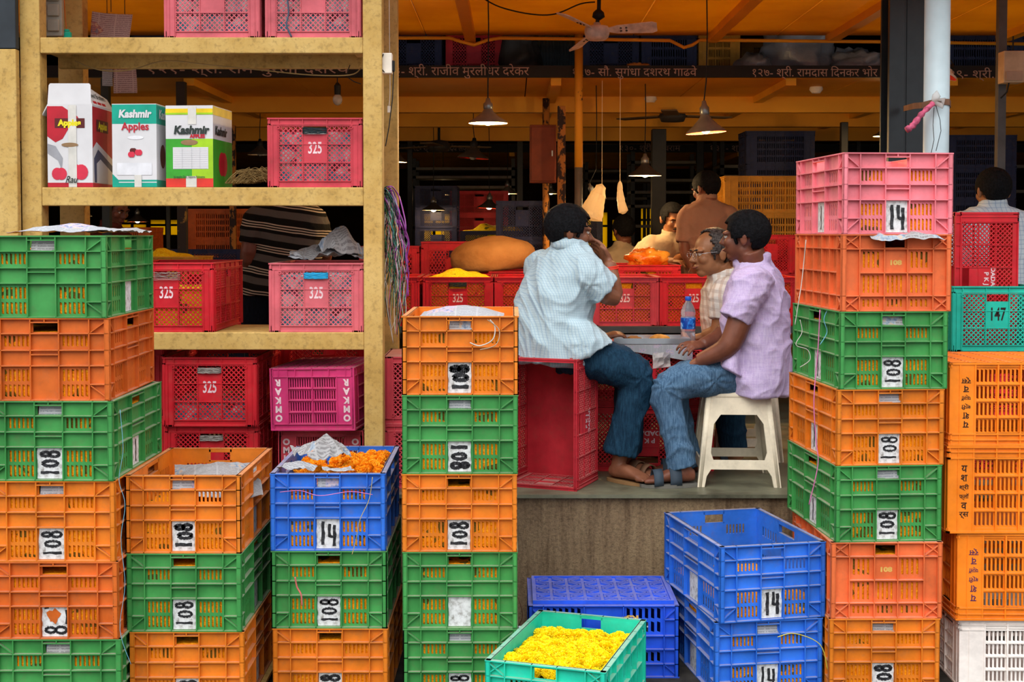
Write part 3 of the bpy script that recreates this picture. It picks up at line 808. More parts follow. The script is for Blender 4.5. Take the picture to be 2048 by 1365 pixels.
# ================================================================ front stacks
def col_stack(Y, rows, base_px, yaw=0, where='', ys=1.0):
    """rows from the top: (kind, mat, leftpx, rightpx, toppx, label, yaw)"""
    out = []; n = len(rows)
    for i, rw in enumerate(rows):
        kind, mat, xl, xr, yt, lab = rw[:6]; yw = rw[6] if len(rw) > 6 else yaw
        zt = Z(yt, Y); zb = Z(rows[i+1][4], Y)+.0006 if i+1 < n else max(0, zt-H0)
        if i+1 < n: zt = zt
        wd = (X(xr, Y)-X(xl, Y))
        c = crate(kind, mat, X(xl, Y), Y, zb, yw, zt-zb, label=lab)
        k = wd/W0/max(.9, math.cos(R(yw))); c.scale = (k, ys, c.scale.z); c.location += Matrix.Rotation(R(yw), 3, 'Z') @ Vector(((k-1)*W0/2, (ys-1)*L0/2, 0))
        out.append(c)
        if i == n-1 and zb > .012:
            boxo = MB(); z_ = zb-.001
            for q_ in range(5): boxo.box(-.21+q_*.09, -.21+q_*.09+.06, -.3, .3, z_-.012, z_)
            for q_ in (-.28, 0, .24): boxo.box(-.21, .21, q_, q_+.04, 0, z_-.0121)
            o = boxo.build('wooden_pallet', WOODY); o.location = (c.location.x, c.location.y, 0); o.rotation_euler.z = R(yw)
            tag(o, 'low timber pallet under the %s' % where, 'pallet')
    return out
def fillall(cs, where, skip=(), frac=.83, mat=None):
    for i, c in enumerate(cs):
        if i in skip: continue
        fill(c, mat or MORG, frac, 'orange marigolds packed inside the '+c['label'])
s1 = col_stack(4.3, [
    ('A', GREEN, -47, 211, 472, 'green crate on top of the leftmost stack, newspaper over it', .5),
    ('A', RUST, -43, 215, 637, 'orange crate second from top of the leftmost stack, blank panel', 1.2),
    ('A', GREEN, -35, 222, 803, 'green crate third from top of the leftmost stack, white plate 108', -.5),
    ('A', ORANGE, -35, 224, 963, 'orange crate fourth from top of the leftmost stack, black 108', .3),
    ('A', RUST, -30, 228, 1125, 'orange crate fifth from top of the leftmost stack, worn peeling plate', .2),
    ('A', GREEN, -26, 233, 1280, 'green crate lowest in view of the leftmost stack', .4)], 1481, 0, 'leftmost stack of crates', .97)
fillall(s1, '')
plate(s1[2], '108', 90, .010, seed=3); plate(s1[3], '108', 90, .0085, seed=4)
p5 = plate(s1[4], None, 90, .009, seed=9)
b = MB(); paint(b, '8', -.036, .036, .008, .05, 90, .0112, .009, BPAINT, 9); b.build('number', None, p5)
b = MB(); b.poly([(-.03+.02*math.cos(a)*(1+.3*math.sin(3*a))+.025, .078+.024*math.sin(a)*(1+.25*math.cos(5*a))) for a in [i*2*PI/14 for i in range(14)]], .0108, RUST)
b.ribbon([(.034, .05), (.037, .075), (.034, .1)], .007, .0107, BPAINT); b.ribbon([(-.034, .105), (-.02, .108)], .006, .0107, BPAINT)
b.build('paint_patch', None, p5)
for i in (0, 2, 3): plate(s1[i], '1' if i == 2 else None, 0, .011, 'right', simpleW if False else WPAINT, seed=20+i)
s2 = col_stack(4.4, [
    ('A', ORANGE, 245, 478, 952, 'open orange crate with newspaper inside, top of the second stack', 0),
    ('A', GREEN, 246, 478, 1108, 'green crate under the open orange crate with newspaper', -.3),
    ('A', ORANGE, 251, 482, 1265, 'orange crate lowest in view of the second stack', .3)], 1420, 0, 'second stack from the left', .96)
fill(s2[0], MORG, .5, 'orange marigolds inside the open orange crate with newspaper')
fillall(s2, '', (0,))
plate(s2[0], '108', 90, .012, seed=11); plate(s2[1], '108', 90, .0085, seed=12); plate(s2[2], '108', 90, .010, seed=13)
for i in (0, 1, 2): plate(s2[i], None, 0, .011, 'right', seed=30+i)
s3 = col_stack(4.58, [
    ('A', BLUE, 537, 769, 948, 'bright blue crate numbered 14 holding orange marigolds, third stack', .3),
    ('A', GREEN, 538, 771, 1103, 'green crate under the blue crate of marigolds, dark 108', 0),
    ('A', ORANGE, 540, 773, 1258, 'orange crate lowest in view of the third stack', -.2)], 1420, 0, 'third stack from the left')
fill(s3[0], MORG, .7, 'bed of orange marigolds low in the bright blue crate'); fillall(s3, '', (0,))
plate(s3[0], '14', 0, .011, seed=21); plate(s3[1], '108', 90, .008, seed=22); plate(s3[2], '108', 90, .0105, seed=23)
s4 = col_stack(4.58, [
    ('A', ORANGE, 803, 1037, 633, 'orange crate topmost of the stack before the seated men', 0),
    ('A', GREEN, 803, 1036, 791, 'green crate second from top in front of the upturned red crate', .2),
    ('A', ORANGE, 802, 1034, 949, 'orange crate third in the stack left of the concrete step', -.1),
    ('A', GREEN, 803, 1035, 1105, 'green crate with blank white plate left of the concrete step', .4),
    ('A', GREEN, 804, 1035, 1259, 'green crate half hidden behind the turquoise crate of flowers', 0)], 1420, 0, 'stack before the seated men')
fill(s4[0], MORG, .8, 'orange marigolds inside the orange crate topmost before the seated men'); fillall(s4, '', (0,))
plate(s4[0], '108', 90, .0145, seed=31); plate(s4[1], '108', -90, .0125, seed=32); plate(s4[2], '108', 90, .010, seed=33); plate(s4[3], None, seed=34); plate(s4[4], '108', 90, .008, seed=35)
s5 = col_stack(4.65, [
    ('A', SALMON, 1686, 1910, 305, 'pink crate numbered 14 on top of the right stack', 3.6),
    ('X', PALEOR, 1684, 1908, 469, 'orange crate with cross-braced corners under the pink crate', 3.4),
    ('A', GREEN, 1682, 1903, 624, 'upper green crate of the right stack, plate 108', 3.8),
    ('A', ORANGE, 1677, 1898, 780, 'orange crate between two green crates of the right stack', 4.2),
    ('A', GREEN, 1676, 1895, 933, 'lower green crate of the right stack, plate 108', 4.4),
    ('X', PALEOR, 1668, 1894, 1086, 'orange cross-braced crate right of the blue crates', 1),
    ('A', ORANGE, 1665, 1890, 1239, 'orange crate lowest in view of the right stack', .8)], 1395, 0, 'right stack')
fillall(s5, '')
plate(s5[0], '14', 0, .012, seed=41); plate(s5[2], '108', 90, .008, seed=42); plate(s5[3], '108', 90, .007, seed=43); plate(s5[4], '108', 90, .0095, seed=44); plate(s5[6], '108', 90, .0105, seed=45)
for i in (0, 2, 3, 4): plate(s5[i], '1', 0, .01, 'left', seed=50+i)
for i in (1, 5):
    stencil(s5[i], '108', .022, LETR, y=.0135, dz=.035, sx=1.4)
# torn newspaper between the pink crate and the next
# blue pair
g = G(1430, 1247, .268); bl = crate('A', BLUE, g.x, g.y, 0, 9, .268, label='lower blue crate numbered 14 beside the right stack')
fill(bl, MORG, .9, 'orange marigolds inside the lower blue crate numbered 14'); plate(bl, '14', 0, .009, seed=61)
g = G(1441, 1094, .545); bu = crate('A', BLUE, g.x, g.y, .2705, 12.5, .272, label='open upper blue crate numbered 14 beside the right stack')
fill(bu, MORG, .2, 'thin layer of orange marigolds on the floor of the open blue crate'); plate(bu, '14', 0, .012, seed=62); plate(bu, None, which='left', seed=63); plate(bl, None, which='left', seed=64)
# upturned deep blue crate
ub = crate('A', DBLUE, X(1057, 4.85), 4.85, 0, 0, .27, .558, .4, True, 'upturned deep blue crate at the foot of the concrete step')
b = MB(); zt = H0
b.box(-.262, .262, -.178, -.168, zt, zt+.014); b.box(-.262, .262, .168, .178, zt, zt+.014); b.box(-.262, -.252, -.168, .168, zt, zt+.014); b.box(.252, .262, -.168, .168, zt, zt+.014)
b.box(-.252, .252, -.168, .168, zt-.003, zt+.006)
for i in range(8):
    for j in range(6):
        cx, cy = -.221+i*.063, -.14+j*.056; sg = 1 if (i+j) % 2 else -1
        for k in range(4):
            o_ = (k-1.5)*.013; b.bar((cx-.024, cy-sg*.014+o_, zt+.0085), (cx+.024, cy+sg*.014+o_, zt+.0085), .006, .006)
b.build('base_grille', DBLUE, ub)
stencil(ub, 'RS-', .026, LETR, y=.0132, dz=-.01, dx=-.10, sx=1.7, rot=0)
# turquoise crate of yellow marigolds
g = G(968, 1315, .268); tq = crate('X', TEAL, g.x+.004, g.y-.03, 0, -18, .268, label='turquoise crate full of yellow marigolds in the foreground')
fill(tq, MYEL2, .72, 'bed of yellow marigolds under the topmost blooms of the turquoise crate', dome=.02, inset=.03)
MY = marigold_mesh('marigold', MYEL); MO = marigold_mesh('marigold', MORG1)
def scatter_flowers(root, me, n, u0, u1, v0, v1, zf, label, group, seed, r=.02):
    rnd = random.Random(seed); M = T(*root.location) @ root.rotation_euler.to_matrix().to_4x4(); pts = []
    tries = 0
    while len(pts) < n and tries < 20000:
        tries += 1
        u, v = rnd.uniform(u0, u1), rnd.uniform(v0, v1)
        if all((u-a)**2+(v-b)**2 > (r*.92)**2 for a, b in pts): pts.append((u, v))
    for (u, v) in pts:
        o = link('marigold', me, None, M @ T(u, v, zf(u, v)+rnd.uniform(-.004, .006)) @ Euler((rnd.uniform(-.7, .7), rnd.uniform(-.7, .7), rnd.uniform(0, 6))).to_matrix().to_4x4() @ Matrix.Scale(rnd.uniform(.8, 1.1), 4))
        tag(o, label, 'flower', group)
scatter_flowers(tq, MY, 280, -.165, .165, -.262, .255, lambda u, v: .202+.036*math.cos(u*7)*math.cos((v+.06)*4.6)+.012*noise.noise(Vector((u*9, v*9, 2))), 'yellow marigold heaped in the turquoise crate', 'yellow marigolds in the turquoise crate', 5)
scatter_flowers(s3[0], MO, 120, -.16, .165, -.25, .25, lambda u, v: .212+.03*max(0, noise.noise(Vector((u*9, v*7, 8))))+.03*(u > .0)-.02*(v < -.15), 'orange marigold heaped in the blue crate', 'orange marigolds in the blue crate', 6)
# right-hand vivid orange crates and white crate
vs_ = [('Y', VORANGE, 1902, 4.72, 726, 893, True, 'vivid orange slotted crate turned upside down at the top right'), ('Y', VORANGE, 1900, 4.72, 893, 1068, False, 'vivid orange slotted crate with upright black lettering'),
       ('Y', VORANGE, 1921, 4.73, 1068, 1242, True, 'vivid orange slotted crate with purplish inverted lettering above the white crate')]
zz = None
for i, (k, m, xl, Y, yt, yb, fl, lab) in enumerate(vs_):
    zt, zb = Z(yt, Y), Z(yb, Y)+.0006
    c = crate(k, m, X(xl, Y), Y, zb, [1, 0, -1][i], zt-zb, .6, .44, fl, lab)
    kind, w2, l2, H, M, em, sm = CR[c.name]; tm = LETK if i < 2 else simple('purple_lettering', '5a2a50', .6)
    for q_, ch in enumerate(('य', 'श', 'श्री', 'फ्लॉ', 'व', 'र्स')):
        tx = textmesh(ch, .034, tm, .0002, 'CENTER', .0004); cx = [v.co.x for v in tx.vertices]; cz = [v.co.z for v in tx.vertices]
        tx.transform(T(-(max(cx)+min(cx))/2, 0, -(max(cz)+min(cz))/2)); tx.transform(Matrix.Diagonal((min(1, .034/(max(cx)-min(cx))), 1, .024/(max(cz)-min(cz)), 1)))
        link('lettering', tx, c, M @ T((-1 if not fl else 1)*(.3-.062), -l2/2+.0022, H*.74-.033*q_))
zt = Z(1242, 4.75); c = crate('Y', WHITEP, X(1927, 4.75), 4.75, 0, -1, zt, .6, .44, False, 'dirty white slotted crate at the bottom right corner')
# ================================================================ rack crates
sh = {k: Z(v, 5.51)+.0005 for k, v in ((1, 75), (2, 375), (3, 665))}
def Mcr(mat, xl, xr, Y, z, h, lab, yaw=0, flip=False, num='325', nm=None, grp=None, kind='M', l_=L0, which='end'):
    wd = X(xr, Y)-X(xl, Y); c = crate(kind, mat, X(xl, Y), Y, z, yaw, h, W0, l_, flip, lab, grp); k = wd/W0
    c.scale = (k, 1, c.scale.z); c.location.x += (k-1)*W0/2
    if num: stencil(c, num, .068 if num == '325' else .082, nm or LETW, sx=.6)
    return c
rackc = []
rackc.append(Mcr(PINK, 332, 522, 5.515, sh[1], .29, 'left pink mesh crate on the top shelf, bottom half in view', num=None))
rackc.append(Mcr(PINK, 533, 723, 5.515, sh[1], .29, 'right pink mesh crate on the top shelf with a blue cord', num=None))
rackc.append(Mcr(PINKRED, 536, 725, 5.515, sh[2], .288, 'pinkish red mesh crate 325 beside the apple cartons'))
rackc.append(Mcr(PINK, 537, 726, 5.515, sh[3], .288, 'faded pink mesh crate 325 under crumpled newspaper'))
for c, nm in zip(rackc, ('left pink crate on the top shelf', 'right pink crate on the top shelf', 'red crate beside the apple cartons', 'faded pink crate under the newspaper')):
    fill(c, TRASH, .8, 'pale mixed scraps inside the '+nm, 'scrap_heap', .01, 'scraps', .018)
rl = Mcr(RED, 236, 426, 5.515, sh[3], .29, 'bright red mesh crate 325 behind the leftmost green stack')
fill(rl, MYEL2, .6, 'pale yellow blooms in the bright red crate left on the low shelf', dome=.01, inset=.018)
u1_ = Mcr(RED, 322, 511, 5.55, .833, .292, 'open red mesh crate 325 under the low shelf'); u2_ = Mcr(RED, 326, 513, 5.57, .5605, .272, 'red mesh crate beneath the open red 325 crate', num=None)
for c in (u1_, ): fill(c, TRASH, .33, 'scraps low in the open red crate under the low shelf', 'scrap_heap', .005, 'scraps', .018)
def Rcr(mat, xl, Y, z, h, yaw, flip, lab, lean=(0, 0), nb=.5):
    c = crate('R', mat, X(xl, Y), Y, z, yaw, h, .36, nb, flip, lab, lean=lean)
    kind, w2, l2, H, M, em, sm = CR[c.name]
    for sx in (-1, 1):
        tx = textmesh('O\nM\nK\nA\nR', .036, LETW, .0002, 'CENTER', .0018); zs_ = [v.co.z for v in tx.vertices]
        tx.transform(T(0, 0, -(max(zs_)+min(zs_))/2)); tx.transform(Matrix.Scale(.17/(max(zs_)-min(zs_)), 4, (0, 0, 1)))
        link('lettering', tx, c, M @ T(sx*(w2/2-.034), -l2/2+.002, H*.52))
    return c
Rcr(MAGENTA, 540, 5.53, .822, .262, -7, True, 'tilted magenta crate lettered upside down under the low shelf', (0, -1.2))
Rcr(PINKRED, 554, 5.59, .5605, .25, 0, False, 'dusty pink crate beneath the tilted magenta crate')
Mcr(RED, 560, 740, 6.2, .5605, .29, 'lower dark red crate behind the magenta crate', num=None, l_=.4); Mcr(RED, 556, 736, 6.2, .852, .29, 'upper dark red crate behind the magenta crate', num=None, l_=.4)
Mcr(RED, 160, 330, 5.75, .5605, .29, 'dark red crate behind the leftmost green stack, lower', num=None); Mcr(RED, 155, 325, 5.75, .852, .29, 'dark red crate behind the leftmost green stack, upper', num=None)
Mcr(PINKRED, 763, 952, 5.6, .832, .29, 'upturned dusty red crate right of the timber post', 0, True, num=None, l_=.4); Mcr(PINKRED, 766, 955, 5.6, .5605, .27, 'dusty red crate lowest right of the timber post', num=None, l_=.4)
# crates carrying the tray
def long_M(mat, pxc, Y, z, h, lab, flip=True, yaw=0, s=None):
    c = crate('M', mat, X(pxc, Y)-.3, Y, z, yaw, h, .6, .4, flip, lab)
    kind, w2, l2, H, M, em, sm = CR[c.name]
    if s:
        for j, t_ in enumerate(s):
            tx = textmesh(t_, .03, LETW, .0002, 'CENTER', .0008, 1.15); link('lettering', tx, c, M @ T(0, -l2/2+.0034, H*.47-.034*j+.014))
    return c
long_M(RED, 1297, 6.01, .5605, .29, 'upturned red crate on the platform between the men\'s feet', s=['P K J', 'DADAR'])
t2 = long_M(RED, 1290, 6.02, .852, .285, 'upturned red crate carrying the food tray')
# the crate the left man sits on
LS = .555; a_ = R(-22); g = G(1153, 984, .56)
cc = Vector((g.x, g.y, .5605))+Matrix.Rotation(a_, 3, 'Z') @ Vector((-.17, .145, 0))
seat = crate('M', plastic('seat_red_plastic', 'c4202f', .6, .5, .2), cc.x, cc.y, cc.z, -22, None, .4, .6, False, 'red crate stood on end as a seat under the man in the pale checked shirt', center=True, sideM=T(0, .145, .3) @ RX(PI/2))
seat.scale = (.85, 1, LS/.6)
for j, t_ in enumerate(('P K J', 'DADAR')):
    tx = textmesh(t_, .03, LETW, .0002, 'CENTER', .0008, 1.1)
    link('lettering', tx, seat, CR[seat.name][4] @ T(.2, 0, 0) @ RZ(PI/2) @ T(0, .0034, .15-.034*j+.0))
# far right: turquoise 147 with a red crate standing in it, on a hidden stack
zb = Z(703, 5.8)
for k in range(2): crate('M', RED, X(1905, 5.8), 5.8, .5605+k*(zb-.562)/2, 0, (zb-.563)/2, label=['lower', 'upper'][k]+' crate holding up the turquoise 147 crate')
tc = Mcr(TEAL2, 1906, 2089, 5.8, zb, Z(573, 5.8)-zb, 'turquoise mesh crate numbered 147 at the right edge', num='147', nm=LETK)
yr = 6.0
M3 = Matrix(((0, 0, -1, 0), (1, 0, 0, 0), (0, -1, 0, 0), (0, 0, 0, 1)))
rr = crate('M', RED, X(1974, yr), yr+.15, zb+.012, 0, None, .3, .6, False, 'red mesh crate stood on end inside the turquoise 147 crate', center=True, sideM=T(.145, 0, .3) @ M3)
for j, t_ in enumerate(('P K J', 'DADAR')):
    tx = textmesh(t_, .028, LETW, .0002, 'CENTER', .0008, 1.1)
    link('lettering', tx, rr, CR[rr.name][4] @ T(-.15, 0, 0) @ RZ(-PI/2) @ T(0, .0034, .145-.03*j) @ RY(PI))
# ================================================================ bench rows
def bench(name, x0, x1, y0, y1, z, lab, leg=True):
    r_ = thing(name, ((x0+x1)/2, (y0+y1)/2, .56), 0, lab, 'table'); w_ = (x1-x0)/2; d_ = (y1-y0)/2; h = z-.56
    for k in range(4): boxob('plank', (-w_, w_, -d_+k*d_/2, -d_+(k+1)*d_/2-.006, h-.035, h), simple('bench_grey', '3f4448', .7) if 'bench_grey' not in MATS else MATS['bench_grey'], r_)
    n = max(2, int((x1-x0)/1.3))
    for i in range(n+1):
        for yy in (-d_+.03, d_-.06):
            xx = -w_+.03+(2*w_-.09)*i/n; boxob('leg', (xx, xx+.04, yy, yy+.04, 0, h-.036), MATS['dark_metal'], r_)
BZ = 1.118
bench('market_bench', -2.9, 2.6, 7.45, 9.02, BZ, 'long dark bench carrying the row of red crates of marigolds')
BR = []
for (xl, xr, m, num, lab) in ((404, 546, RED, '325', 'red crate on the bench behind the striped man'), (700, 838, RED, None, 'red crate on the bench behind the tangle of string'), (845, 986, RED, '325', 'red crate 325 on the bench heaped with yellow blooms'),
        (989, 1128, RED, None, 'red crate on the bench behind the left seated man\'s back'), (1183, 1318, PINKRED, '325', 'dusty red crate 325 on the bench by the left man\'s elbow'), (1320, 1457, RED, '325', 'red crate 325 on the bench behind the water bottle'), (1462, 1600, RED, None, 'red crate on the bench behind the man in lilac')):
    BR.append(Mcr(m, xl, xr, 7.5, BZ+.001, Z(555, 7.5)-BZ, lab, num=num))
for i, (c, m) in enumerate(zip(BR, (MYEL2, MYEL2, MYEL2, MORG, MORG, MORG, MORG))):
    fill(c, m, .9 if i != 2 else .93, ('yellow' if i < 3 else 'orange')+' marigolds in the '+c['label'], dome=[.03, .0, .055, 0, .01, .01, 0][i], inset=.016)
bb = Mcr(RED, 1232, 1362, 8.15, BZ+.001, .33, 'red crate of marigolds in the second row before the moustached man', num=None); fill(bb, MORG, .95, 'orange marigolds in the second-row crate before the moustached man', inset=.016)
Mcr(RED, 842, 975, 8.6, BZ+.001, .47, 'tall dark red mesh crate behind the yellow blooms', num=None, l_=.4); Mcr(RED, 718, 838, 8.6, BZ+.001, .44, 'dark red crate behind the tangle of string, further back', num=None, l_=.4)
q = newmat('tan_sackcloth', lin('c98f50'), .85, .1); co = q.scaled(1, 1, 1); q.bump(q.noise(14, 4, co), .5, .02); q.l(q.ramp(q.noise(4, 4, co), [(.3, lin('a8723c')), (.7, lin('d29a5c'))]), q.b.inputs['Base Color'])
c = crate('Y', YELP, X(300, 8.2)-.3, 8.2, BZ+.001, 0, Z(514, 8.2)-BZ, .6, .4, label='yellow crate of blooms seen over the leftmost red crate'); fill(c, MYEL2, .95, 'yellow blooms heaped in the far yellow crate', dome=.05)
# background stacks on the platform floor
def bgstack(kind, mat, px, Y, ytops, w_=.6, l_=.4, lab='', zb=None, desc='dark stack'):
    zs_ = [Z(y_, Y) for y_ in ytops]; zb = .5605 if zb is None else zb
    low = zs_[-1]-.3
    if low > zb+.05:
        n_ = math.ceil((low-zb)/.3); zs_ += [low-(low-zb)*k/n_ for k in range(n_)]
    for i, zt in enumerate(zs_):
        b_ = zs_[i+1]+.0006 if i+1 < len(zs_) else max(zb, zt-.3)
        crate(kind, mat, X(px, Y)-w_/2, Y, b_, 0, zt-b_, w_, l_, label='%s, %s from top' % (lab, ['first', 'second', 'third', 'fourth', 'fifth', 'sixth', 'seventh', 'eighth', 'ninth'][i]))
bench('market_bench', -5.6, 5.6, 12.2, 13.2, 1.12, 'far bench across the hall under the small lamps')
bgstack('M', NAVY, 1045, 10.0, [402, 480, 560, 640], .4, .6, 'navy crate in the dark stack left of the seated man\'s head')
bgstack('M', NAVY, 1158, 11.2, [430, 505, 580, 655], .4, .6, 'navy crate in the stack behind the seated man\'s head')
bgstack('Y', YELP, 1535, 9.5, [352, 425, 500, 575, 650], .62, .4, 'slatted crate in the stack behind the man in lilac', )
bgstack('M', NAVY, 985, 12.2, [462], .6, .4, 'navy crate of pale blooms on the far bench', 1.121)
c = [o for o in COL.objects if o.get('label') == 'navy crate of pale blooms on the far bench, first from top'][0]; fill(c, MYEL2, .95, 'pale blooms heaped in the navy crate on the far bench', dome=.08)
bgstack('M', RED, 958, 13.6, [382, 430, 480], .6, .4, 'far red crate behind the small lamps')
bgstack('M', NAVY, 872, 12.6, [372, 415, 455], .4, .6, 'navy crate behind the brightest small lamp', 1.121)
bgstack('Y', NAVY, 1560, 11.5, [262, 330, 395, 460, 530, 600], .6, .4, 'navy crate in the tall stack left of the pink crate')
bgstack('Y', RUST, 225, 10.5, [455, 520, 585, 650], .6, .4, 'brown crate in the stack seen between the rack posts at left')
bgstack('Y', RUST, 440, 11.0, [418, 480, 545, 610], .6, .4, 'brown crate in the stack left of the striped man')
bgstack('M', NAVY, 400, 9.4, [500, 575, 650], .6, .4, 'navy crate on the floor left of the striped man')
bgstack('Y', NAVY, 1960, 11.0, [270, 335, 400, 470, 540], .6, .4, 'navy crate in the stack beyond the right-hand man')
bgstack('M', RED, 1545, 8.6, [470, 548], .3, .4, 'small dark red crate behind the man in lilac', 1.119)
# loft crates above the name beam
LZ = ZL+.031
mb = MB(); mb.box(-9, 9, 9.06, 13, ZL+.013+.017, LZ-.0005); 
for i, (px, k, m, w_, lab) in enumerate(((828, 'M', NAVY, .4, 'navy crate in the loft above the first name'), (948, 'M', RED, .4, 'red crate in the loft above the first name'), (1337, 'Y', NAVY, .4, 'navy crate in the loft above the second name'),
        (1437, 'Y', YELP, .3, 'yellow crate in the loft above the second name'), (1560, 'Y', YELP, .6, 'yellow crate in the loft above the third name'), (1960, 'Y', NAVY, .6, 'navy crate in the loft above the last name'), (1221, 'M', NAVY, .4, 'dark crate in the loft right of the yellow pole'), (350, 'M', NAVY, .6, 'navy crate in the loft seen over the rack'), (560, 'M', RED, .6, 'red crate in the loft seen over the rack'))):
    yl = 9.9 if px == 1560 else 9.5; crate(k, m, X(px, yl)-w_/2, yl, LZ+.0, 0, .35, w_, .5, label=lab)
# ================================================================ lamps
q = newmat('lit_bulb', (1, .8, .5, 1), .4); q.b.inputs['Emission Color'].default_value = (1, .72, .36, 1); q.b.inputs['Emission Strength'].default_value = 22
q = newmat('unlit_bulb', lin('d8d8d8'), .1, .6); q.b.inputs['Transmission Weight'].default_value = .6
simple('shade_outer', '7a7468', .4, .4, .3, .15); simple('shade_inner_white', 'e8dccb', .6); simple('shade_inner_red', 'd83018', .6); simple('shade_outer_dark', '3a3430', .5)
def ceil_z(Y): return ZA if (Y < 9 or 13 <= Y < 17.4) else (ZL if Y < 13 or Y < 21.5 else ZA+.1)
def lamp(px, py, wpx, Y, lit, inner, lab, outer='shade_outer', watt=14, tilt=0, cone=.4):
    p = P(px, py, Y); r_ = wpx/2*Y/F; h = r_*2*cone
    root = thing('pendant_lamp', p, 0, lab, 'lamp', None)
    tl = RY(R(tilt))
    b = MB(); b.lathe([(r_, 0), (r_*.95, .012), (r_*.62, h*.38), (r_*.3, h*.72), (r_*.22, h*.9), (r_*.2, h)], 28)
    o = b.build('shade', MATS[outer], root, True); o.matrix_basis = tl
    b = MB(); b.lathe([(r_*.985, .001), (r_*.93, .012), (r_*.6, h*.37), (r_*.27, h*.7), (r_*.18, h*.88)], 28)
    o = b.build('shade_lining', MATS[inner], root, True); o.matrix_basis = tl
    b = MB(); b.lathe([(r_*.2, h*.86), (r_*.24, h*.95), (r_*.24, h*1.25), (r_*.14, h*1.38), (r_*.1, h*1.6)], 14, None, (0, 0, 0), True); o = b.build('socket', MATS['black_cable'] if not lit else MATS['grey_metal'], root, True); o.matrix_basis = tl
    b = MB(); b.ball((0, 0, h*.34), r_*.3, None, 12, 9, (1, 1, 1.25)); o = b.build('bulb', MATS['lit_bulb' if lit else 'unlit_bulb'], root, True); o.matrix_basis = tl
    top = ceil_z(Y)-p.z
    b = MB(); b.tube([tl @ Vector((0, 0, h*1.58)), (0, 0, h*2.6), (.004, 0, top*.7), (0, 0, top-.001)], .0035, 5); b.build('cord', MATS['black_cable'], root)
    if lit:
        l = bpy.data.lights.new('bulb_light', 'POINT'); l.energy = watt*.32; l.color = (1, .66, .30); l.shadow_soft_size = r_*.25
        lo = bpy.data.objects.new('bulb_light', l); COL.objects.link(lo); lo.parent = root; lo.location = (0, 0, -.02)
    return root
lamp(976, 247, 78, 7.15, True, 'shade_inner_white', 'lit lamp with a wide grey shade in front of the first name', watt=80)
lamp(1412, 266, 80, 7.3, True, 'shade_inner_red', 'lit lamp with red lined shade, right of the yellow pole', watt=80, tilt=-4, cone=.5)
lamp(1290, 352, 66, 9.4, True, 'shade_inner_white', 'lit lamp hanging above the moustached man', 'shade_outer_dark', 22, 0, .42)
lamp(788, 324, 52, 10.2, True, 'shade_inner_white', 'lit lamp half hidden by the rack post', 'shade_outer_dark', 16, 3, .5)
lamp(946, 317, 64, 10.4, False, 'shade_inner_red', 'unlit lamp with dull shade and red rim', 'shade_outer_dark', tilt=4)
lamp(867, 421, 47, 12.4, True, 'shade_inner_white', 'brightest small lamp low over the far bench', 'shade_outer_dark', 9, 0, .36)
lamp(886, 390, 30, 16, True, 'shade_inner_white', 'small far lamp left above the brightest small lamp', watt=4)
lamp(1015, 388, 42, 14.2, True, 'shade_inner_white', 'small lamp above the navy crates, right of the red rimmed one', watt=4)
lamp(978, 417, 48, 12.9, True, 'shade_inner_red', 'small orange glowing lamp above the far pale blooms', 'shade_outer_dark', 4, 3)
lamp(1102, 388, 32, 15, True, 'shade_inner_white', 'small far lamp between the rusty post and the box', watt=4)
lamp(1768, 273, 44, 10, True, 'shade_inner_white', 'lamp mostly hidden behind the black column', 'shade_outer_dark', 14)
lamp(1893, 152, 42, 7.4, False, 'shade_inner_red', 'white shade with red lining beside the white pipe', 'shade_inner_white', tilt=28)
lamp(163, 433, 40, 12, True, 'shade_inner_white', 'lit lamp seen low between the rack posts at left', watt=14)
lamp(275, 444, 42, 13.5, True, 'shade_inner_red', 'red glowing lamp seen through the rack behind the thin post', 'shade_outer_dark', 10)
lamp(1930, 455, 46, 13, True, 'shade_inner_white', 'lamp low behind the right-hand man', watt=14)
lamp(520, 310, 50, 10.8, False, 'shade_inner_white', 'unlit lamp seen through the rack right of the cartons', 'shade_outer_dark')
# bare bulb over the shelf
p = P(675, 190, 8.6); r_ = thing('bare_bulb', p, 0, 'bare unlit bulb hanging from a black holder seen through the rack', 'bulb')
b = MB(); b.ball((0, 0, -.03), .032, None, 12, 8, (1, 1, 1.2)); b.build('bulb', MATS['unlit_bulb'], r_, True)
b = MB(); b.lathe([(.02, 0), (.022, .06), (.008, .08)], 10, None, (0, 0, 0), True); b.build('holder', MATS['black_cable'], r_)
b = MB(); b.tube([(0, 0, .07), (0, 0, ZA-p.z-.001)], .004, 5); b.build('cord', MATS['black_cable'], r_)
# ceiling roses and sockets on the soffit
for (px, Y, z_) in ((300, 10.5, ZL), (520, 10.4, ZL), (1300, 10.3, ZL), (1630, 9.6, ZL), (1240, 12.0, ZL)):
    b = MB(); b.lathe([(.045, 0), (.05, -.02), (.03, -.045)], 14, None, (0, 0, 0), False); b.poly([(0, 0), (.001, 0), (0, .001)])
    o = b.build('ceiling_socket', MATS['shade_inner_white'], None, True); o.location = (X(px, Y), Y, z_-.001); tag(o, 'white ceiling socket above, at pixel column of %s' % {300: 'the white cartons', 520: 'the twig bundle', 1300: 'the moustached man\'s lamp', 1630: 'the right stack', 1240: 'the hanging bags'}[px], 'socket')
    o['label'] = 'small pale ceiling socket over %s' % {300: 'the second apple carton', 520: 'the bundle of twigs', 1300: 'the lamp above the moustached man', 1630: 'the right stack of crates', 1240: 'the hanging plastic bags'}[px]
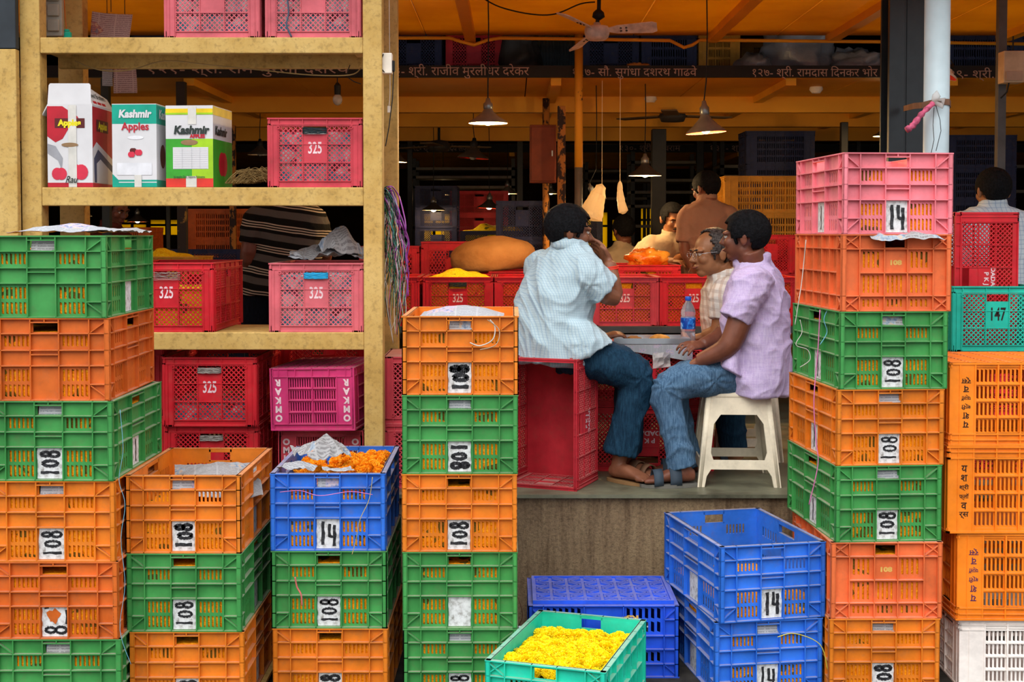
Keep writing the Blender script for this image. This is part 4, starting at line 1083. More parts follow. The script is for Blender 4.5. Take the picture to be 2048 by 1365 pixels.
# ceiling fan
fY = 7.25; p = P(1194, 62, fY); fan = thing('ceiling_fan', p, 0, 'white three-bladed ceiling fan, scuffed, hung before the yellow pole', 'fan')
FW = simple('fan_white', 'd6c4b8', .5, .4, 0, .15, 20)
b = MB(); b.lathe([(.004, -.052), (.045, -.05), (.062, -.035), (.068, -.012), (.068, .012), (.06, .025), (.02, .03), (.018, .045), (.004, .046)], 26); b.build('motor', FW, fan, True)
b = MB(); b.tube([(0, 0, .03), (.01, 0, .12), (.012, 0, ZA-p.z-.001)], .011, 10); b.build('down_rod', MATS['black_cable'], fan)
b = MB(); b.lathe([(.012, .06), (.035, .075), (.03, .1), (.014, .115)], 14, None, (.008, 0, .0)); b.build('canopy_cup', MATS['black_cable'], fan, True)
for an2 in (350, 230, 110):
    b = MB(); M_ = RX(R(-12)) @ RZ(R(an2)) @ RX(R(-22)); b.M = M_
    b.add([(.06, -.014, .0), (.11, -.03, 0), (.30, -.042, 0), (.325, -.03, 0), (.325, .03, 0), (.30, .042, 0), (.11, .03, 0), (.06, .014, 0)], [tuple(range(8))]); b.add([(.06, -.014, .006), (.11, -.03, .006), (.30, -.042, .006), (.325, -.03, .006), (.325, .03, .006), (.30, .042, .006), (.11, .03, .006), (.06, .014, .006)], [tuple(range(8))[::-1]])
    b.add([(.06, -.014, 0), (.11, -.03, 0), (.30, -.042, 0), (.325, -.03, 0), (.325, .03, 0), (.30, .042, 0), (.11, .03, 0), (.06, .014, 0), (.06, -.014, .006), (.11, -.03, .006), (.30, -.042, .006), (.325, -.03, .006), (.325, .03, .006), (.30, .042, .006), (.11, .03, .006), (.06, .014, .006)], [(i, (i+1) % 8, (i+1) % 8+8, i+8) for i in range(8)])
    bl_ = b.build('blade', FW, fan)
    b = MB(); b.M = M_
    for k in (0, 1): b.lathe([(.004, -.004), (.006, -.003), (.006, .0)], 6, None, (.13+k*.03, .01, 0)); b.lathe([(.004, -.004), (.006, -.003), (.006, .0)], 6, None, (.13+k*.03, -.012, 0))
    b.build('screw', MATS['dark_metal'], bl_)
# distant wall fans and a wire across the ceiling
for (px, py, Y, lab) in ((878, 293, 12.5, 'dim fan hanging far behind the first lit lamp'), (1345, 232, 10.5, 'dark dusty fan behind the red lined lamp')):
    p = P(px, py, Y); f2 = thing('ceiling_fan', p, 0, lab, 'fan')
    b = MB(); b.lathe([(.004, -.05), (.09, -.045), (.11, 0), (.08, .05), (.02, .06)], 16); b.build('motor', MATS['shade_outer_dark'], f2, True)
    for k in range(3):
        b = MB(); b.M = RZ(R(20+120*k)); b.box(.1, .5, -.06, .06, -.005, .005); b.build('blade', simple('fan_dull', '6e5638', .7) if 'fan_dull' not in MATS else MATS['fan_dull'], f2)
    b = MB(); b.tube([(0, 0, .05), (0, 0, ceil_z(Y)-p.z-.001)], .012, 8); b.build('down_rod', MATS['black_cable'], f2)
def wire(pts, r, mat, name, lab, cat='cable', n=5, sm=6):
    P_ = [Vector(p) for p in pts]; out = []
    for i in range(len(P_)-1):
        p0, p1, p2, p3 = P_[max(i-1, 0)], P_[i], P_[i+1], P_[min(i+2, len(P_)-1)]
        for k in range(sm):
            t = k/sm; out.append(.5*((2*p1)+(-p0+p2)*t+(2*p0-5*p1+4*p2-p3)*t*t+(-p0+3*p1-3*p2+p3)*t*t*t))
    out.append(P_[-1]); b = MB(); b.tube(out, r, n); o = b.build(name, mat, None, True)
    if lab: tag(o, lab, cat)
    return o
wire([P(962, -6, 7.3), P(1000, 14, 7.3), P(1060, 28, 7.3), P(1110, 28, 7.3), P(1160, 8, 7.3), P(1190, 4, 7.28)], .004, MATS['black_cable'], 'cable', 'black cable drooping along the canopy to the ceiling fan')
pc = wire([P(778, -40, 5.7), P(779, 90, 5.7), P(780, 180, 5.7), P(778, 212, 5.7)], .0018, MATS['shade_inner_white'], 'ceiling_switch_cord', 'thin white pull cord with toggle hanging right of the rack post', 'cord')
b = MB(); b.box(-.006, .006, -.004, .004, -.028, 0); o = b.build('toggle', MATS['shade_inner_white'], pc); o.location = P(778, 212, 5.7)
# switch box on the rack post
sb = thing('switch_box', P(768, 148, 5.54), 0, 'white switch box with looped wires on the right rack post', 'switch')
boxob('box', (-.01, .035, -.02, .03, 0, .085), MATS['shade_inner_white'], sb, .004); boxob('plug', (.03, .045, -.01, .02, .01, .055), MATS['black_cable'], sb, .003)
b = MB(); b.tube([(0, -.022, .08), (-.012, -.024, .05), (-.01, -.024, .02), (.004, -.022, .005)], .002, 5); b.tube([(.04, 0, .02), (.035, 0, -.1), (.02, 0, -.22), (.005, 0, -.3)], .0025, 5); b.build('wire', MATS['black_cable'], sb)
# ================================================================ poles and posts in the hall
def peel(name, a, b_, scale=9, th=.52):
    q = newmat(name, lin(a), .7); co = q.scaled(1, 1, .6)
    f = q.noise(scale, 6, co, .7); g = q.scaled(1, 1, 1)
    q.l(q.ramp(f, [(th-.02, lin(a)), (th+.02, lin(b_))]), q.b.inputs['Base Color']); q.bump(f, .4, .01); return MATS[name]
PEEL = peel('peeling_ochre_paint', 'b5742c', '2a1a16', 12, .5); PEELY = peel('chipped_yellow_paint', 'c8881a', '3a2c20', 10, .62)
PEELD = peel('dark_peeling_paint', '2a221c', 'a07a30', 12, .62)
def rpole(px, w_px, Y, z0, z1, mat, lab, name='support_pole', lower=None):
    r_ = w_px/2*Y/F
    root = thing(name, (X(px, Y), Y, z0), 0, lab, 'pole')
    if lower: 
        b = MB(); b.lathe([(r_, 0), (r_, lower-z0)], 18, None, (0, 0, 0), True); b.build('lower_shaft', MATS['grey_metal'], root, True)
        b = MB(); b.lathe([(r_+.001, lower-z0+.0005), (r_+.001, z1-z0)], 18, None, (0, 0, 0), True); b.build('upper_shaft', mat, root, True)
    else:
        b = MB(); b.lathe([(r_, 0), (r_, z1-z0)], 18, None, (0, 0, 0), True); b.build('shaft', mat, root, True)
    b = MB(); b.lathe([(r_*2.1, 0), (r_*2.1, .012), (r_*1.02, .013)], 18); b.build('foot_plate', MATS['dark_metal'], root)
    return root
rpole(1157, 16, 8.95, .5605, ZA-.001, PEELY, 'round yellow pole, bare grey lower down, behind the left man\'s head', lower=Z(335, 8.95))
rpole(1092, 14, 9.93, .5605, ZL-.05, PEEL, 'thin rusty ochre pole under the red electrical box')
def spost(px, w_px, Y, z0, z1, mat, lab):
    h = w_px/2*Y/F; root = thing('square_post', (X(px, Y), Y, z0), 0, lab, 'post')
    boxob('shaft', (-h, h, 0, 2*h, 0, z1-z0), mat, root, .004); boxob('foot_plate', (-h*1.6, h*1.6, -h*.6, 2.6*h, 0, .01), MATS['dark_metal'], root); return root
spost(1123, 16, 9.25, .5605, ZL-.17, PEEL, 'square post with heavily peeling ochre paint beside the yellow pole')
spost(363, 18, 9.0, .5605, ZL-.03, PEELD, 'dark post with flaking yellow paint seen through the rack')
spost(212, 16, 8.8, .5605, ZL-.03, simple('dark_green_paint', '2c3230', .6), 'dark green post seen through the rack over the green crate')
spost(465, 12, 10.9, .5605, ZL-.17, PEEL, 'rusty post left of the striped man\'s shoulder')
spost(1318, 28, 11.3, .5605, ZL-.17, MATS['dark_metal'], 'thick dark post behind the hanging bags')
spost(1400, 14, 13.6, .5605, ZA-.05, MATS['dark_metal'], 'dark post behind the stooping man')
spost(1688, 14, 10.6, .5605, ZL-.17, MATS['dark_metal'], 'dark post left of the black steel column')
spost(820, 10, 13.6, .5605, ZA-.05, MATS['dark_metal'], 'dark far post right of the tangle of string')
spost(1040, 12, 13.6, .5605, ZA-.05, MATS['dark_metal'], 'dark far post by the navy crate stack')
spost(2001, 17, 7.25, .5605, ZA-.001, simple('grey_post', '5a5654', .6), 'grey post carrying the meter box at right')
mbx = thing('meter_box', (X(2024, 7.15), 7.15, Z(165, 7.15)), 0, 'cream electric meter box high on the grey post at right', 'box')
boxob('case', (-.055, .055, 0, .09, 0, .17), simple('meter_cream', 'c9a988', .6), mbx, .004); boxob('cover', (-.045, .045, -.006, 0, .01, .06), simple('meter_cover', 'b8957a', .5), mbx, .002)
b = MB(); b.tube([(-.02, .02, 0), (-.03, .02, -.05), (-.055, .04, -.08)], .004, 6); b.tube([(0, .02, .17), (0, .02, .25)], .004, 6); b.build('wire', MATS['black_cable'], mbx)
ebx = thing('electrical_box', (X(1086, 9.5), 9.5, Z(366, 9.5)), 0, 'tall brownish red electrical box beside the peeling post', 'box')
RB = simple('oxide_red_paint', '7a3418', .6)
boxob('case', (-.095, .095, 0, .12, 0, .415), RB, ebx, .005); boxob('door', (-.085, .085, -.012, -.0005, .012, .40), RB, ebx, .004); boxob('latch', (.06, .07, -.02, -.012, .19, .23), MATS['grey_metal'], ebx)
boxob('bracket', (.0, .03, .121, .49, .1, .13), MATS['dark_metal'], ebx)
# far storage racks, dark
def farrack(px0, px1, Y, ys, lab):
    root = thing('metal_rack', (X(px0, Y), Y, .5605), 0, lab, 'rack'); wd = X(px1, Y)-X(px0, Y)
    top = max(Z(y_, Y) for y_ in ys)
    for xx in (0, wd-.04):
        for yy in (0, .5): boxob('upright', (xx, xx+.04, yy, yy+.04, 0, top-.56+.1), MATS['dark_metal'], root)
    for y_ in ys: boxob('shelf', (0, wd, 0, .54, Z(y_, Y)-.56-.03, Z(y_, Y)-.56), simple('rack_grey', '6c6458', .6) if 'rack_grey' not in MATS else MATS['rack_grey'], root)
    return root
farrack(825, 1030, 15.0, (335, 352, 372, 453), 'far grey metal rack across the hall behind the small lamps')
farrack(1262, 1400, 14.2, (322, 358, 382, 410, 450), 'far grey metal rack above and behind the moustached man')
farrack(1170, 1300, 17, (340, 360, 395), 'farthest metal rack behind the hanging bags')
farrack(1440, 1720, 13.5, (262, 330, 350), 'far metal rack behind the slatted crate stack')
farrack(90, 340, 14.5, (325, 345, 372), 'far metal rack seen through the timber rack')
farrack(1905, 2060, 13.5, (262, 330, 380), 'far metal rack at the right edge')
# loft goods
def blob(name, mat, c, sx, sy, sz, lab, cat, seed=0, amp=.25, fr=4.0, n=36, k=20, flat=True, smooth=True, ridged=True):
    b = MB(); vs = []; fs = []
    for i in range(k+1):
        for j in range(n):
            t = 2*PI*j/n; ph = PI*i/k; d = Vector((math.sin(ph)*math.cos(t), math.sin(ph)*math.sin(t), -math.cos(ph)))
            nn = noise.noise(d*fr*.5+Vector((seed*5.3, 0, 0)))
            if ridged: nn = nn+.5*(abs(noise.noise(d*fr+Vector((0, seed*3.1, 0))))*2-.5)
            r_ = 1+amp*nn; v = Vector((d.x*sx*r_, d.y*sy*r_, d.z*sz*r_))
            if flat: v.z = max(v.z, -sz*.55)
            vs.append(v)
    for i in range(k):
        for j in range(n): fs.append((i*n+j, i*n+(j+1) % n, (i+1)*n+(j+1) % n, (i+1)*n+j))
    b.add(vs, fs); o = b.build(name, mat, None, smooth); o.location = (c[0], c[1], c[2]+(sz*.55 if flat else 0)); return tag(o, lab, cat)
q = newmat('grey_plastic_sheet', lin('8a8a90'), .3, .6); co = q.scaled(1, 1, 1); q.bump(q.noise(8, 5, co), .6, .02); GSH = MATS['grey_plastic_sheet']
blob('plastic_bundle', GSH, (X(1600, 9.35), 9.4, LZ), .25, .25, .30, 'clear grey plastic bundle in the loft above the third name', 'bundle', 1, .35)
blob('plastic_bundle', GSH, (X(1500, 9.35), 9.3, LZ), .13, .2, .11, 'low dark wrapped bundle in the loft left of the grey plastic', 'bundle', 2, .25)
blob('plastic_bundle', GSH, (X(1700, 9.35), 9.3, LZ), .2, .2, .13, 'crinkled film in the loft next to the black column', 'bundle', 3, .4)
blob('plastic_bundle', MATS['shade_outer_dark'], (X(1040, 9.35), 9.45, LZ), .15, .2, .3, 'dark tarpaulin bundle in the loft right of the red crate', 'bundle', 7, .3)
q = newmat('yellow_bag_cloth', lin('c98a3a'), .8); YBG = MATS['yellow_bag_cloth']
blob('cloth_bag', YBG, (X(1272, 9.1), 9.12, LZ), .11, .07, .05, 'ochre knotted cloth bag on the beam above the second name', 'bag', 4, .35)
cs_ = MB()
for i in range(24): 
    x_ = X(1070, 10.4)+i*.022; cs_.add([(x_, 0, 0), (x_+.011, .01, 0), (x_+.022, 0, 0), (x_, 0, .5), (x_+.011, .01, .5), (x_+.022, 0, .5)], [(0, 1, 4, 3), (1, 2, 5, 4)])
o = cs_.build('corrugated_sheet', simple('zinc', '9aa4a8', .4, .5, .4)); o.location = (0, 10.4, LZ); tag(o, 'pale corrugated metal sheet in the loft left of the yellow pole', 'sheet')
o.modifiers.new('s', 'SOLIDIFY').thickness = .001
# hanging bags
q = newmat('lit_plastic_bag', lin('fff0d0'), .5); tr = q.n('ShaderNodeBsdfTranslucent'); tr.inputs['Color'].default_value = lin('fff2d8'); ms = q.n('ShaderNodeMixShader'); ms.inputs[0].default_value = .5
q.l(q.b.outputs[0], ms.inputs[1]); q.l(tr.outputs[0], ms.inputs[2]); q.l(ms.outputs[0], q.m.node_tree.nodes['Material Output'].inputs['Surface']); LBAG = MATS['lit_plastic_bag']
def hbag(px0, py0, px1, py1, Y, wtop, wbot, lab, seed, bend=0):
    a, b_ = P(px0, py0, Y), P(px1, py1, Y); mb = MB(); n = 14
    pts = [a.lerp(b_, i/n)+Vector((bend*math.sin(PI*i/n), 0, 0)) for i in range(n+1)]
    rs = [(wtop+(wbot-wtop)*(i/n)**.7)*Y/F*(1+.18*noise.noise(Vector((i*.6, seed, 0))))*(1 if i < n else .3) for i in range(n+1)]
    rs[0] = .004; mb.tube(pts, rs, 14)
    mb.tube([a, Vector((a.x, Y, ceil_z(Y)-.001))], .0025, 4)
    o = mb.build('plastic_bag', LBAG, None, False); return tag(o, lab, 'bag')
hbag(1204, 368, 1178, 440, 9.2, 6, 27, 'glowing white plastic bag hanging by the seated man\'s face', 1)
l = bpy.data.lights.new('bag_light', 'POINT'); l.energy = 9; l.color = (1, .8, .5); l.shadow_soft_size = .05
lr = lamp(1192, 405, 46, 9.5, True, 'shade_inner_white', 'lamp with green rimmed shade behind the glowing plastic bag', 'shade_outer_dark', 30, -20, .55)
bpy.data.lights.remove(l)
hbag(1240, 362, 1248, 428, 9.0, 3, 10, 'narrow twisted plastic bag hanging left of the moustached man', 2, -.01)
# sack, flower bag on the bench
o = blob('sack', MATS['tan_sackcloth'], (X(985, 8.2), 8.25, BZ+.28), .27, .2, .14, 'tan cloth sack lying behind the red crates left of the seated man', 'sack', 5, .10, 2.5); o.location.z = Z(515, 8.0)-.12
o.scale = (1, 1, 1); o.rotation_euler = (0, R(-5), 0)
boxob('x', (0, 0, 0, 0, 0, 0), CONC) if False else None
c = Mcr(RED, 978, 1112, 8.12, BZ+.001, .29, 'red crate hidden under the tan sack', num=None); o.location.z = BZ+.291+.14*.55; o.location.y = 8.34
q = newmat('orange_film_bag', lin('f08a20'), .2, .6); co = q.scaled(1, 1, 1); q.l(q.ramp(q.noise(12, 4, co), [(.4, lin('e86a10')), (.6, lin('ffb040'))]), q.b.inputs['Base Color']); q.bump(q.noise(18, 4, co), .8, .02)
blob('flower_bag', MATS['orange_film_bag'], (X(1298, 8.2), 8.35, BZ+.325), .13, .12, .07, 'shiny clear bag of orange petals on the second-row crate', 'bag', 6, .3)
# steel bowls beyond
# ================================================================ tray and meal
TZ = t2.location.z+.285+.001
tray = thing('serving_tray', (X(1303, 6.05), 6.12, TZ+.004), 0, 'steel tray of food between the seated men', 'tray')
b = MB(); w2, d2 = .17, .11
b.box(-w2, w2, -d2, d2, 0, .004); 
for (a, c_) in (((-w2, -d2, .004), (w2, -d2, .004)), ((w2, -d2, .004), (w2, d2, .004)), ((w2, d2, .004), (-w2, d2, .004)), ((-w2, d2, .004), (-w2, -d2, .004))): b.bar((a[0]*1.02, a[1]*1.03, .014), (c_[0]*1.02, c_[1]*1.03, .014), .003, .024)
b.build('tray_body', MATS['steel'], tray)
BUN = simple('baked_crust', 'c98a3c', .6, .3, 0, .2, 30)
blob('bread_bun', BUN, (X(1322, 6.05), 6.09, TZ+.009), .048, .036, .022, 'golden bun on the right side of the tray', 'bread', 8, .06, 2)
blob('bread_bun', simple('snack_brown', '9a6838', .7), (X(1270, 6.05), 6.08, TZ+.009), .035, .03, .018, 'brown snack on the left side of the tray', 'snack', 9, .2, 4)
# newspaper spread under the tray, hanging over the front of the crate
def sheet(name, rows, mat, lab, cat='newspaper', uvs=1.6, thick=.0006):
    """rows: list of lists of world points"""
    vs = []; fs = []; m = len(rows[0])
    for rw in rows: vs += [tuple(p) for p in rw]
    for j in range(len(rows)-1):
        for i in range(m-1): a = j*m+i; fs.append((a, a+1, a+m+1, a+m))
    me = bpy.data.meshes.new(name); me.from_pydata(vs, [], fs); me.materials.append(mat); uvl = me.uv_layers.new(name='UV')
    for l_ in me.loops: uvl.data[l_.index].uv = ((l_.vertex_index % m)/(m-1)*uvs, (l_.vertex_index//m)/(len(rows)-1)*uvs*.5)
    me.update(); o = link(name, me); o.modifiers.new('s', 'SOLIDIFY').thickness = thick; return tag(o, lab, cat)
rows = []
for j in range(9):
    t = j/8; rw = []
    for i in range(25):
        s_ = i/24; x_ = X(1232+(1385-1232)*s_, 6.0)
        if t < .5: y_ = 6.3-(.31)*(t/.5); z_ = TZ+.0012
        else: y_ = 5.985-.012*abs(math.sin(s_*9))-.004*(t-.5); z_ = TZ+.001-(.014+.05*s_)*((t-.5)/.5)*1.15
        rw.append((x_, y_, z_))
    rows.append(rw)
sheet('newspaper', rows, NEWS, 'printed newspaper under the food tray, hanging over the crate edge', 'newspaper', 2.2)
o = crumple('plastic_bag', .09, .07, .05, 14, FILM, 16, 12, .0006); o.matrix_basis = T(*P(1322, 722, 5.93)) @ RX(R(80)); tag(o, 'scrap of clear plastic bag dangling under the newspaper', 'bag')
# water bottle
bt = thing('water_bottle', (X(1377, 6.05), 6.05, TZ+.003), 0, 'clear plastic water bottle with blue cap and blue label', 'bottle')
q = newmat('clear_bottle_plastic', lin('e8e4f0'), .12, .5); q.b.inputs['Transmission Weight'].default_value = .85; q.b.inputs['IOR'].default_value = 1.25
b = MB(); b.lathe([(.012, 0), (.032, .003), (.034, .012), (.033, .05), (.031, .058), (.034, .066), (.034, .12), (.031, .128), (.034, .136), (.033, .15), (.024, .175), (.013, .192), (.012, .2)], 24); b.build('body', MATS['clear_bottle_plastic'], bt, True)
b = MB(); b.lathe([(.0345, .068), (.0348, .069), (.0348, .118), (.0345, .119)], 24); 
LB = newmat('bottle_label_blue', lin('1c5fc8'), .4); co = LB.scaled(1, 1, 1); LB.l(LB.ramp(LB.noise(45, 2, co), [(.45, lin('0f3f9a')), (.6, lin('2a86e0')), (.72, lin('cfe4ff'))]), LB.b.inputs['Base Color'])
b.build('label', MATS['bottle_label_blue'], bt, True)
b = MB(); b.lathe([(.0135, .197), (.0145, .198), (.0145, .213), (.012, .216), (.001, .2165)], 18); b.build('cap', simple('cap_blue', '2a5ac0', .4), bt, True)
# ================================================================ newspapers and scraps on crates
def top(c): return c.location.z+HS[CR[c.name][0]]*c.scale.z
def paper(c, dx, dy, w_, d_, amp, seed, lab, dz=.0, dome=.02, mat=NEWS, drape=0.0, rz=0, sharp=True, cat='newspaper', tilt=(0, 0)):
    o = crumple('newspaper', w_, d_, amp, seed, mat, 46, 36, .0006, drape, 9, dome, sharp)
    o.location = (c.location.x+dx, c.location.y+dy, top(c)+dz); o.rotation_euler = (R(tilt[0]), R(tilt[1]), R(rz)); return tag(o, lab, cat)
paper(s1[0], .035, -.12, .33, .24, .012, 3, 'rumpled newspaper lying over the leftmost green crate', .008, .022)
paper(s1[0], .12, .08, .22, .25, .014, 4, 'grey folded newspaper end on the back of the leftmost green crate', .008, .012, NEWSB)
paper(s2[0], .04, .05, .30, .34, .012, 5, 'folded newspaper leaning inside the open orange crate', -.085, .055, NEWSB, 0, 14, True, 'newspaper', (10, 0))
paper(s4[0], 0, -.10, .30, .34, .006, 6, 'newspaper bulging over the marigolds in the topmost orange crate', -.012, .035, NEWS)
paper(s3[0], -.06, -.07, .16, .16, .05, 7, 'crumpled newspaper sticking up from the blue crate of marigolds', .005, .05, NEWSB, 0, 30)
paper(s3[0], .03, -.21, .10, .09, .02, 8, 'small torn newspaper piece among the front marigolds', -.012, .01, NEWS, 0, 20)
paper(s3[0], -.12, -.19, .10, .1, .03, 9, 'white crumpled paper in the front left corner of the blue crate', -.01, .01, NEWS, 0, -20)
paper(rackc[3], .02, .05, .34, .3, .035, 10, 'crumpled newspaper heaped on the faded pink shelf crate', .012, .03, NEWSB)
paper(rackc[3], .075, -.05, .17, .14, .05, 11, 'peak of twisted newspaper on the faded pink shelf crate', .03, .09, NEWSB, 0, 40)
paper(rackc[3], -.12, -.08, .06, .05, .02, 12, 'small green printed scrap at the left of the pink shelf crate', .012, .02, NEWS, 0, 0)
o = paper(s5[1], .05, -.285, .26, .11, .016, 13, 'torn newspaper edge squeezed under the pink crate', .0, 0, NEWSB, .01); o.location.z = s5[0].location.z-.006; o.rotation_euler.x = R(12)
paper(rl, .0, .1, .2, .2, .01, 15, 'folded pale paper inside the bright red crate', -.03, .01, NEWS)
def scrap(c, lab, seed, mat=NEWS, dx=0.0, w_=.075, h_=.03, dz=-.035):
    o = crumple('paper_scrap', w_, h_, .006, seed, mat, 12, 8, .0005)
    M_ = T(*c.location) @ c.rotation_euler.to_matrix().to_4x4() @ T(dx, -L0/2*c.scale.y+.0205, HS['A']*c.scale.z+dz) @ RX(R(78)); o.matrix_basis = M_; tag(o, lab, 'paper')
for i, (c, nm) in enumerate(((s1[0], 'leftmost green top crate'), (s1[2], 'green crate third in the leftmost stack'), (s1[3], 'orange crate fourth in the leftmost stack'), (s1[5], 'lowest green crate of the leftmost stack'), (s2[0], 'open orange crate'), (s3[0], 'blue crate of marigolds'), (s4[0], 'topmost orange crate before the men'), (s4[1], 'green crate before the upturned red crate'), (s4[4], 'lowest green crate behind the turquoise crate'), (s5[2], 'upper green crate at right'), (s5[3], 'orange crate between the green ones at right'), (s5[4], 'lower green crate at right'), (s5[6], 'lowest orange crate at right'), (bl, 'lower blue crate'))):
    scrap(c, 'paper scrap showing in the handle of the '+nm, 40+i, NEWS if i % 3 else NEWSB, .0, .078, .034, -.032)
# cords and strings
def coil(c, dx, z_off, wd, mat, lab, n=9, seed=1, yo=-.003, r=.0016, zr=.012):
    rnd = random.Random(seed); b = MB(); y0 = -CR[c.name][2]/2
    for k in range(n):
        z_ = z_off+zr*(k/n-.5)*2; pts = [(dx-wd/2+wd*t/8, y0+yo-.004*math.sin(PI*t/8)+rnd.uniform(-.001, .001), z_+rnd.uniform(-.0016, .0016)) for t in range(9)]
        pts = [(dx-wd/2, y0+.01, z_)]+pts+[(dx+wd/2, y0+.01, z_)]
        b.tube(pts, r, 5)
    o = b.build('cord_coil', mat, None, True); o.matrix_basis = T(*c.location) @ c.rotation_euler.to_matrix().to_4x4() @ Matrix.Diagonal((c.scale.x, 1, 1, 1)); tag(o, lab, 'cord')
CBL = simple('cyan_cord', '1c9fd0', .6); CDK = simple('dark_green_cord', '16282c', .6); CGR = simple('grey_wire', 'a8a098', .4, .5, .5); CPU = simple('purple_ribbon', '94409a', .4, .5); CWH = simple('white_string', 'cdc8bf', .6); CGN = simple('green_string', '3c7a50', .6); CPK = simple('pink_string', 'd87ab0', .6); CLB = simple('pale_blue_string', '6fb0c8', .6)
HH = .29*.905-.022
coil(rackc[3], 0, .236, .1, CBL, 'cyan cord wound across the handle of the faded pink crate', 11, 1, r=.0022)
coil(rackc[2], 0, .236, .1, CDK, 'dark cord wound across the handle of the crate beside the cartons', 10, 2, r=.002)
coil(u1_, 0, .238, .1, CGR, 'grey wire coiled on the handle of the open red crate', 9, 3)
coil(u2_, 0, .222, .1, CGR, 'grey wire coiled on the lowest red crate under the shelf', 7, 4)
coil(BR[2], 0, .236, .1, CDK, 'dark cord on the handle of the crate of yellow blooms', 8, 5, r=.0018)
coil(rl, 0, .236, .12, CGR, 'grey wire on the handle of the bright red crate', 6, 6, r=.0012, zr=.018)
def strand(px, Y, mat, lab, r=.0016, name='string'):
    return wire([P(x_, y_, Y+(k % 2)*.004) for k, (x_, y_) in enumerate(px)], r, mat, name, lab, 'string')
strand([(574, -5), (577, 25), (573, 50), (583, 74)], 5.5, simple('slate_cord', '4a5568', .6), 'slate blue cord over the right pink crate on the top shelf', .004, 'cord')
strand([(1640, 620), (1636, 700), (1628, 800), (1632, 880), (1636, 930), (1618, 1010)], 4.85, CPK, 'pink string trailing down the left side of the right stack', .0022)
strand([(1612, 480), (1604, 560), (1598, 600), (1590, 650)], 4.9, CWH, 'pale string on the side of the cross-braced orange crate', .0018)
strand([(1600, 640), (1604, 665), (1592, 690), (1615, 700), (1620, 720), (1600, 735)], 4.9, CWH, 'white knotted string on the upper green crate side', .0016)
strand([(1655, 620), (1648, 640), (1654, 665), (1640, 690)], 4.82, CLB, 'pale blue string on the upper green crate side', .0018)
strand([(240, 820), (246, 900), (238, 960), (250, 1010), (242, 1080), (250, 1170), (240, 1260), (262, 1330)], 4.2, CLB, 'thin blue green string hanging between the first two stacks', .0009)
strand([(560, 985), (600, 982), (640, 992), (700, 984), (745, 990)], 4.555, CPK, 'magenta thread across the front of the blue marigold crate', .0012)
strand([(745, 955), (738, 1000), (720, 1040), (712, 1080), (704, 1110)], 4.552, simple('straw_thread', 'b8a468', .7), 'straw coloured thread on the blue marigold crate', .0014)
strand([(590, 1155), (594, 1175), (602, 1190), (604, 1212)], 4.555, simple('red_ribbon', 'd8706a', .6), 'short red ribbon on the green crate under the blue one', .003, 'ribbon')
strand([(980, 640), (990, 655), (985, 680), (960, 692), (940, 686)], 4.55, CWH, 'loose pale string looped on the topmost orange crate', .0022)
strand([(975, 640), (998, 660), (992, 690), (960, 700)], 4.548, simple('hemp', 'b09a80', .8), 'second loop of hemp string on the topmost orange crate', .0016)
strand([(1272, 1237), (1262, 1250), (1254, 1262)], 4.75, CWH, 'white string tied to the turquoise crate rim', .002)
strand([(1555, 1275), (1590, 1268), (1640, 1290), (1655, 1340)], 4.6, simple('yellow_strap', 'c8b840', .6), 'yellow straw strand across the lower blue crate', .0016)
strand([(1030, 1180), (1045, 1230), (1032, 1270), (1040, 1330)], 5.0, simple('root_brown', '7a4a38', .8), 'brown fibres trailing beside the blank-plate green crate', .0014)
# tangle of strings hanging from the post
rnd = random.Random(12); tb = MB()
cols = [(CPU, .0032, 10), (CGN, .0013, 26), (CWH, .0011, 24), (CDK, .0014, 26), (CPK, .001, 8), (CLB, .001, 6), (simple('orange_string', 'd87030', .6), .0012, 5)]
for (m, rr_, n_) in cols:
    for k in range(n_):
        x0 = 768+rnd.uniform(-2, 8); y0 = 372+rnd.uniform(0, 22); yend = rnd.uniform(480, 690) if m is not CPU else rnd.uniform(520, 620)
        pts = [P(764, y0+12, 5.62)]; xx = x0; yy = y0; sp = rnd.uniform(2, 44) if m is not CPU else rnd.uniform(30, 50)
        N_ = 9
        for i in range(N_):
            t = i/(N_-1); xx = x0+sp*math.sin(min(1, t*1.35)*PI/2)*(.9 if m is CPU else .75)+rnd.uniform(-6, 6)*t+(8*math.sin(t*5+k)); yy = y0+(yend-y0)*t**1.15
            pts.append(P(max(767, xx), yy, 5.60+rnd.uniform(-.03, .05)))
        out = []
        for i in range(len(pts)-1):
            p0, p1, p2, p3 = pts[max(i-1, 0)], pts[i], pts[i+1], pts[min(i+2, len(pts)-1)]
            for q_ in range(4):
                t = q_/4; out.append(.5*((2*p1)+(-p0+p2)*t+(2*p0-5*p1+4*p2-p3)*t*t+(-p0+3*p1-3*p2+p3)*t*t*t))
        out.append(pts[-1]); tb.tube(out, rr_, 4, m)
tag(tb.build('string_tangle', None, None, True), 'tangle of purple, green and white strings hanging from the rack post', 'strings', None, 'stuff')
# twig bundle on the shelf
tb = MB(); TW = simple('dry_twig', '7d6238', .9); base = P(505, 371, 5.6)
for k in range(95):
    a0 = rnd.uniform(-.085, .03); pts = []
    for i in range(7):
        t = i/6; pts.append(base+Vector((a0+(.14*t if rnd.random() < .9 else .1*t)*rnd.choice((1, .8))-.03, rnd.uniform(-.02, .02)+.05*(k % 3-1), .008+.055*math.sin(PI*t)*abs(math.sin(k*1.3))+.03*t*rnd.random())))
    tb.tube(pts, .0013, 4)
tag(tb.build('twig_bundle', TW), 'bundle of dry twigs between the third carton and the red crate', 'twigs', None, 'stuff')
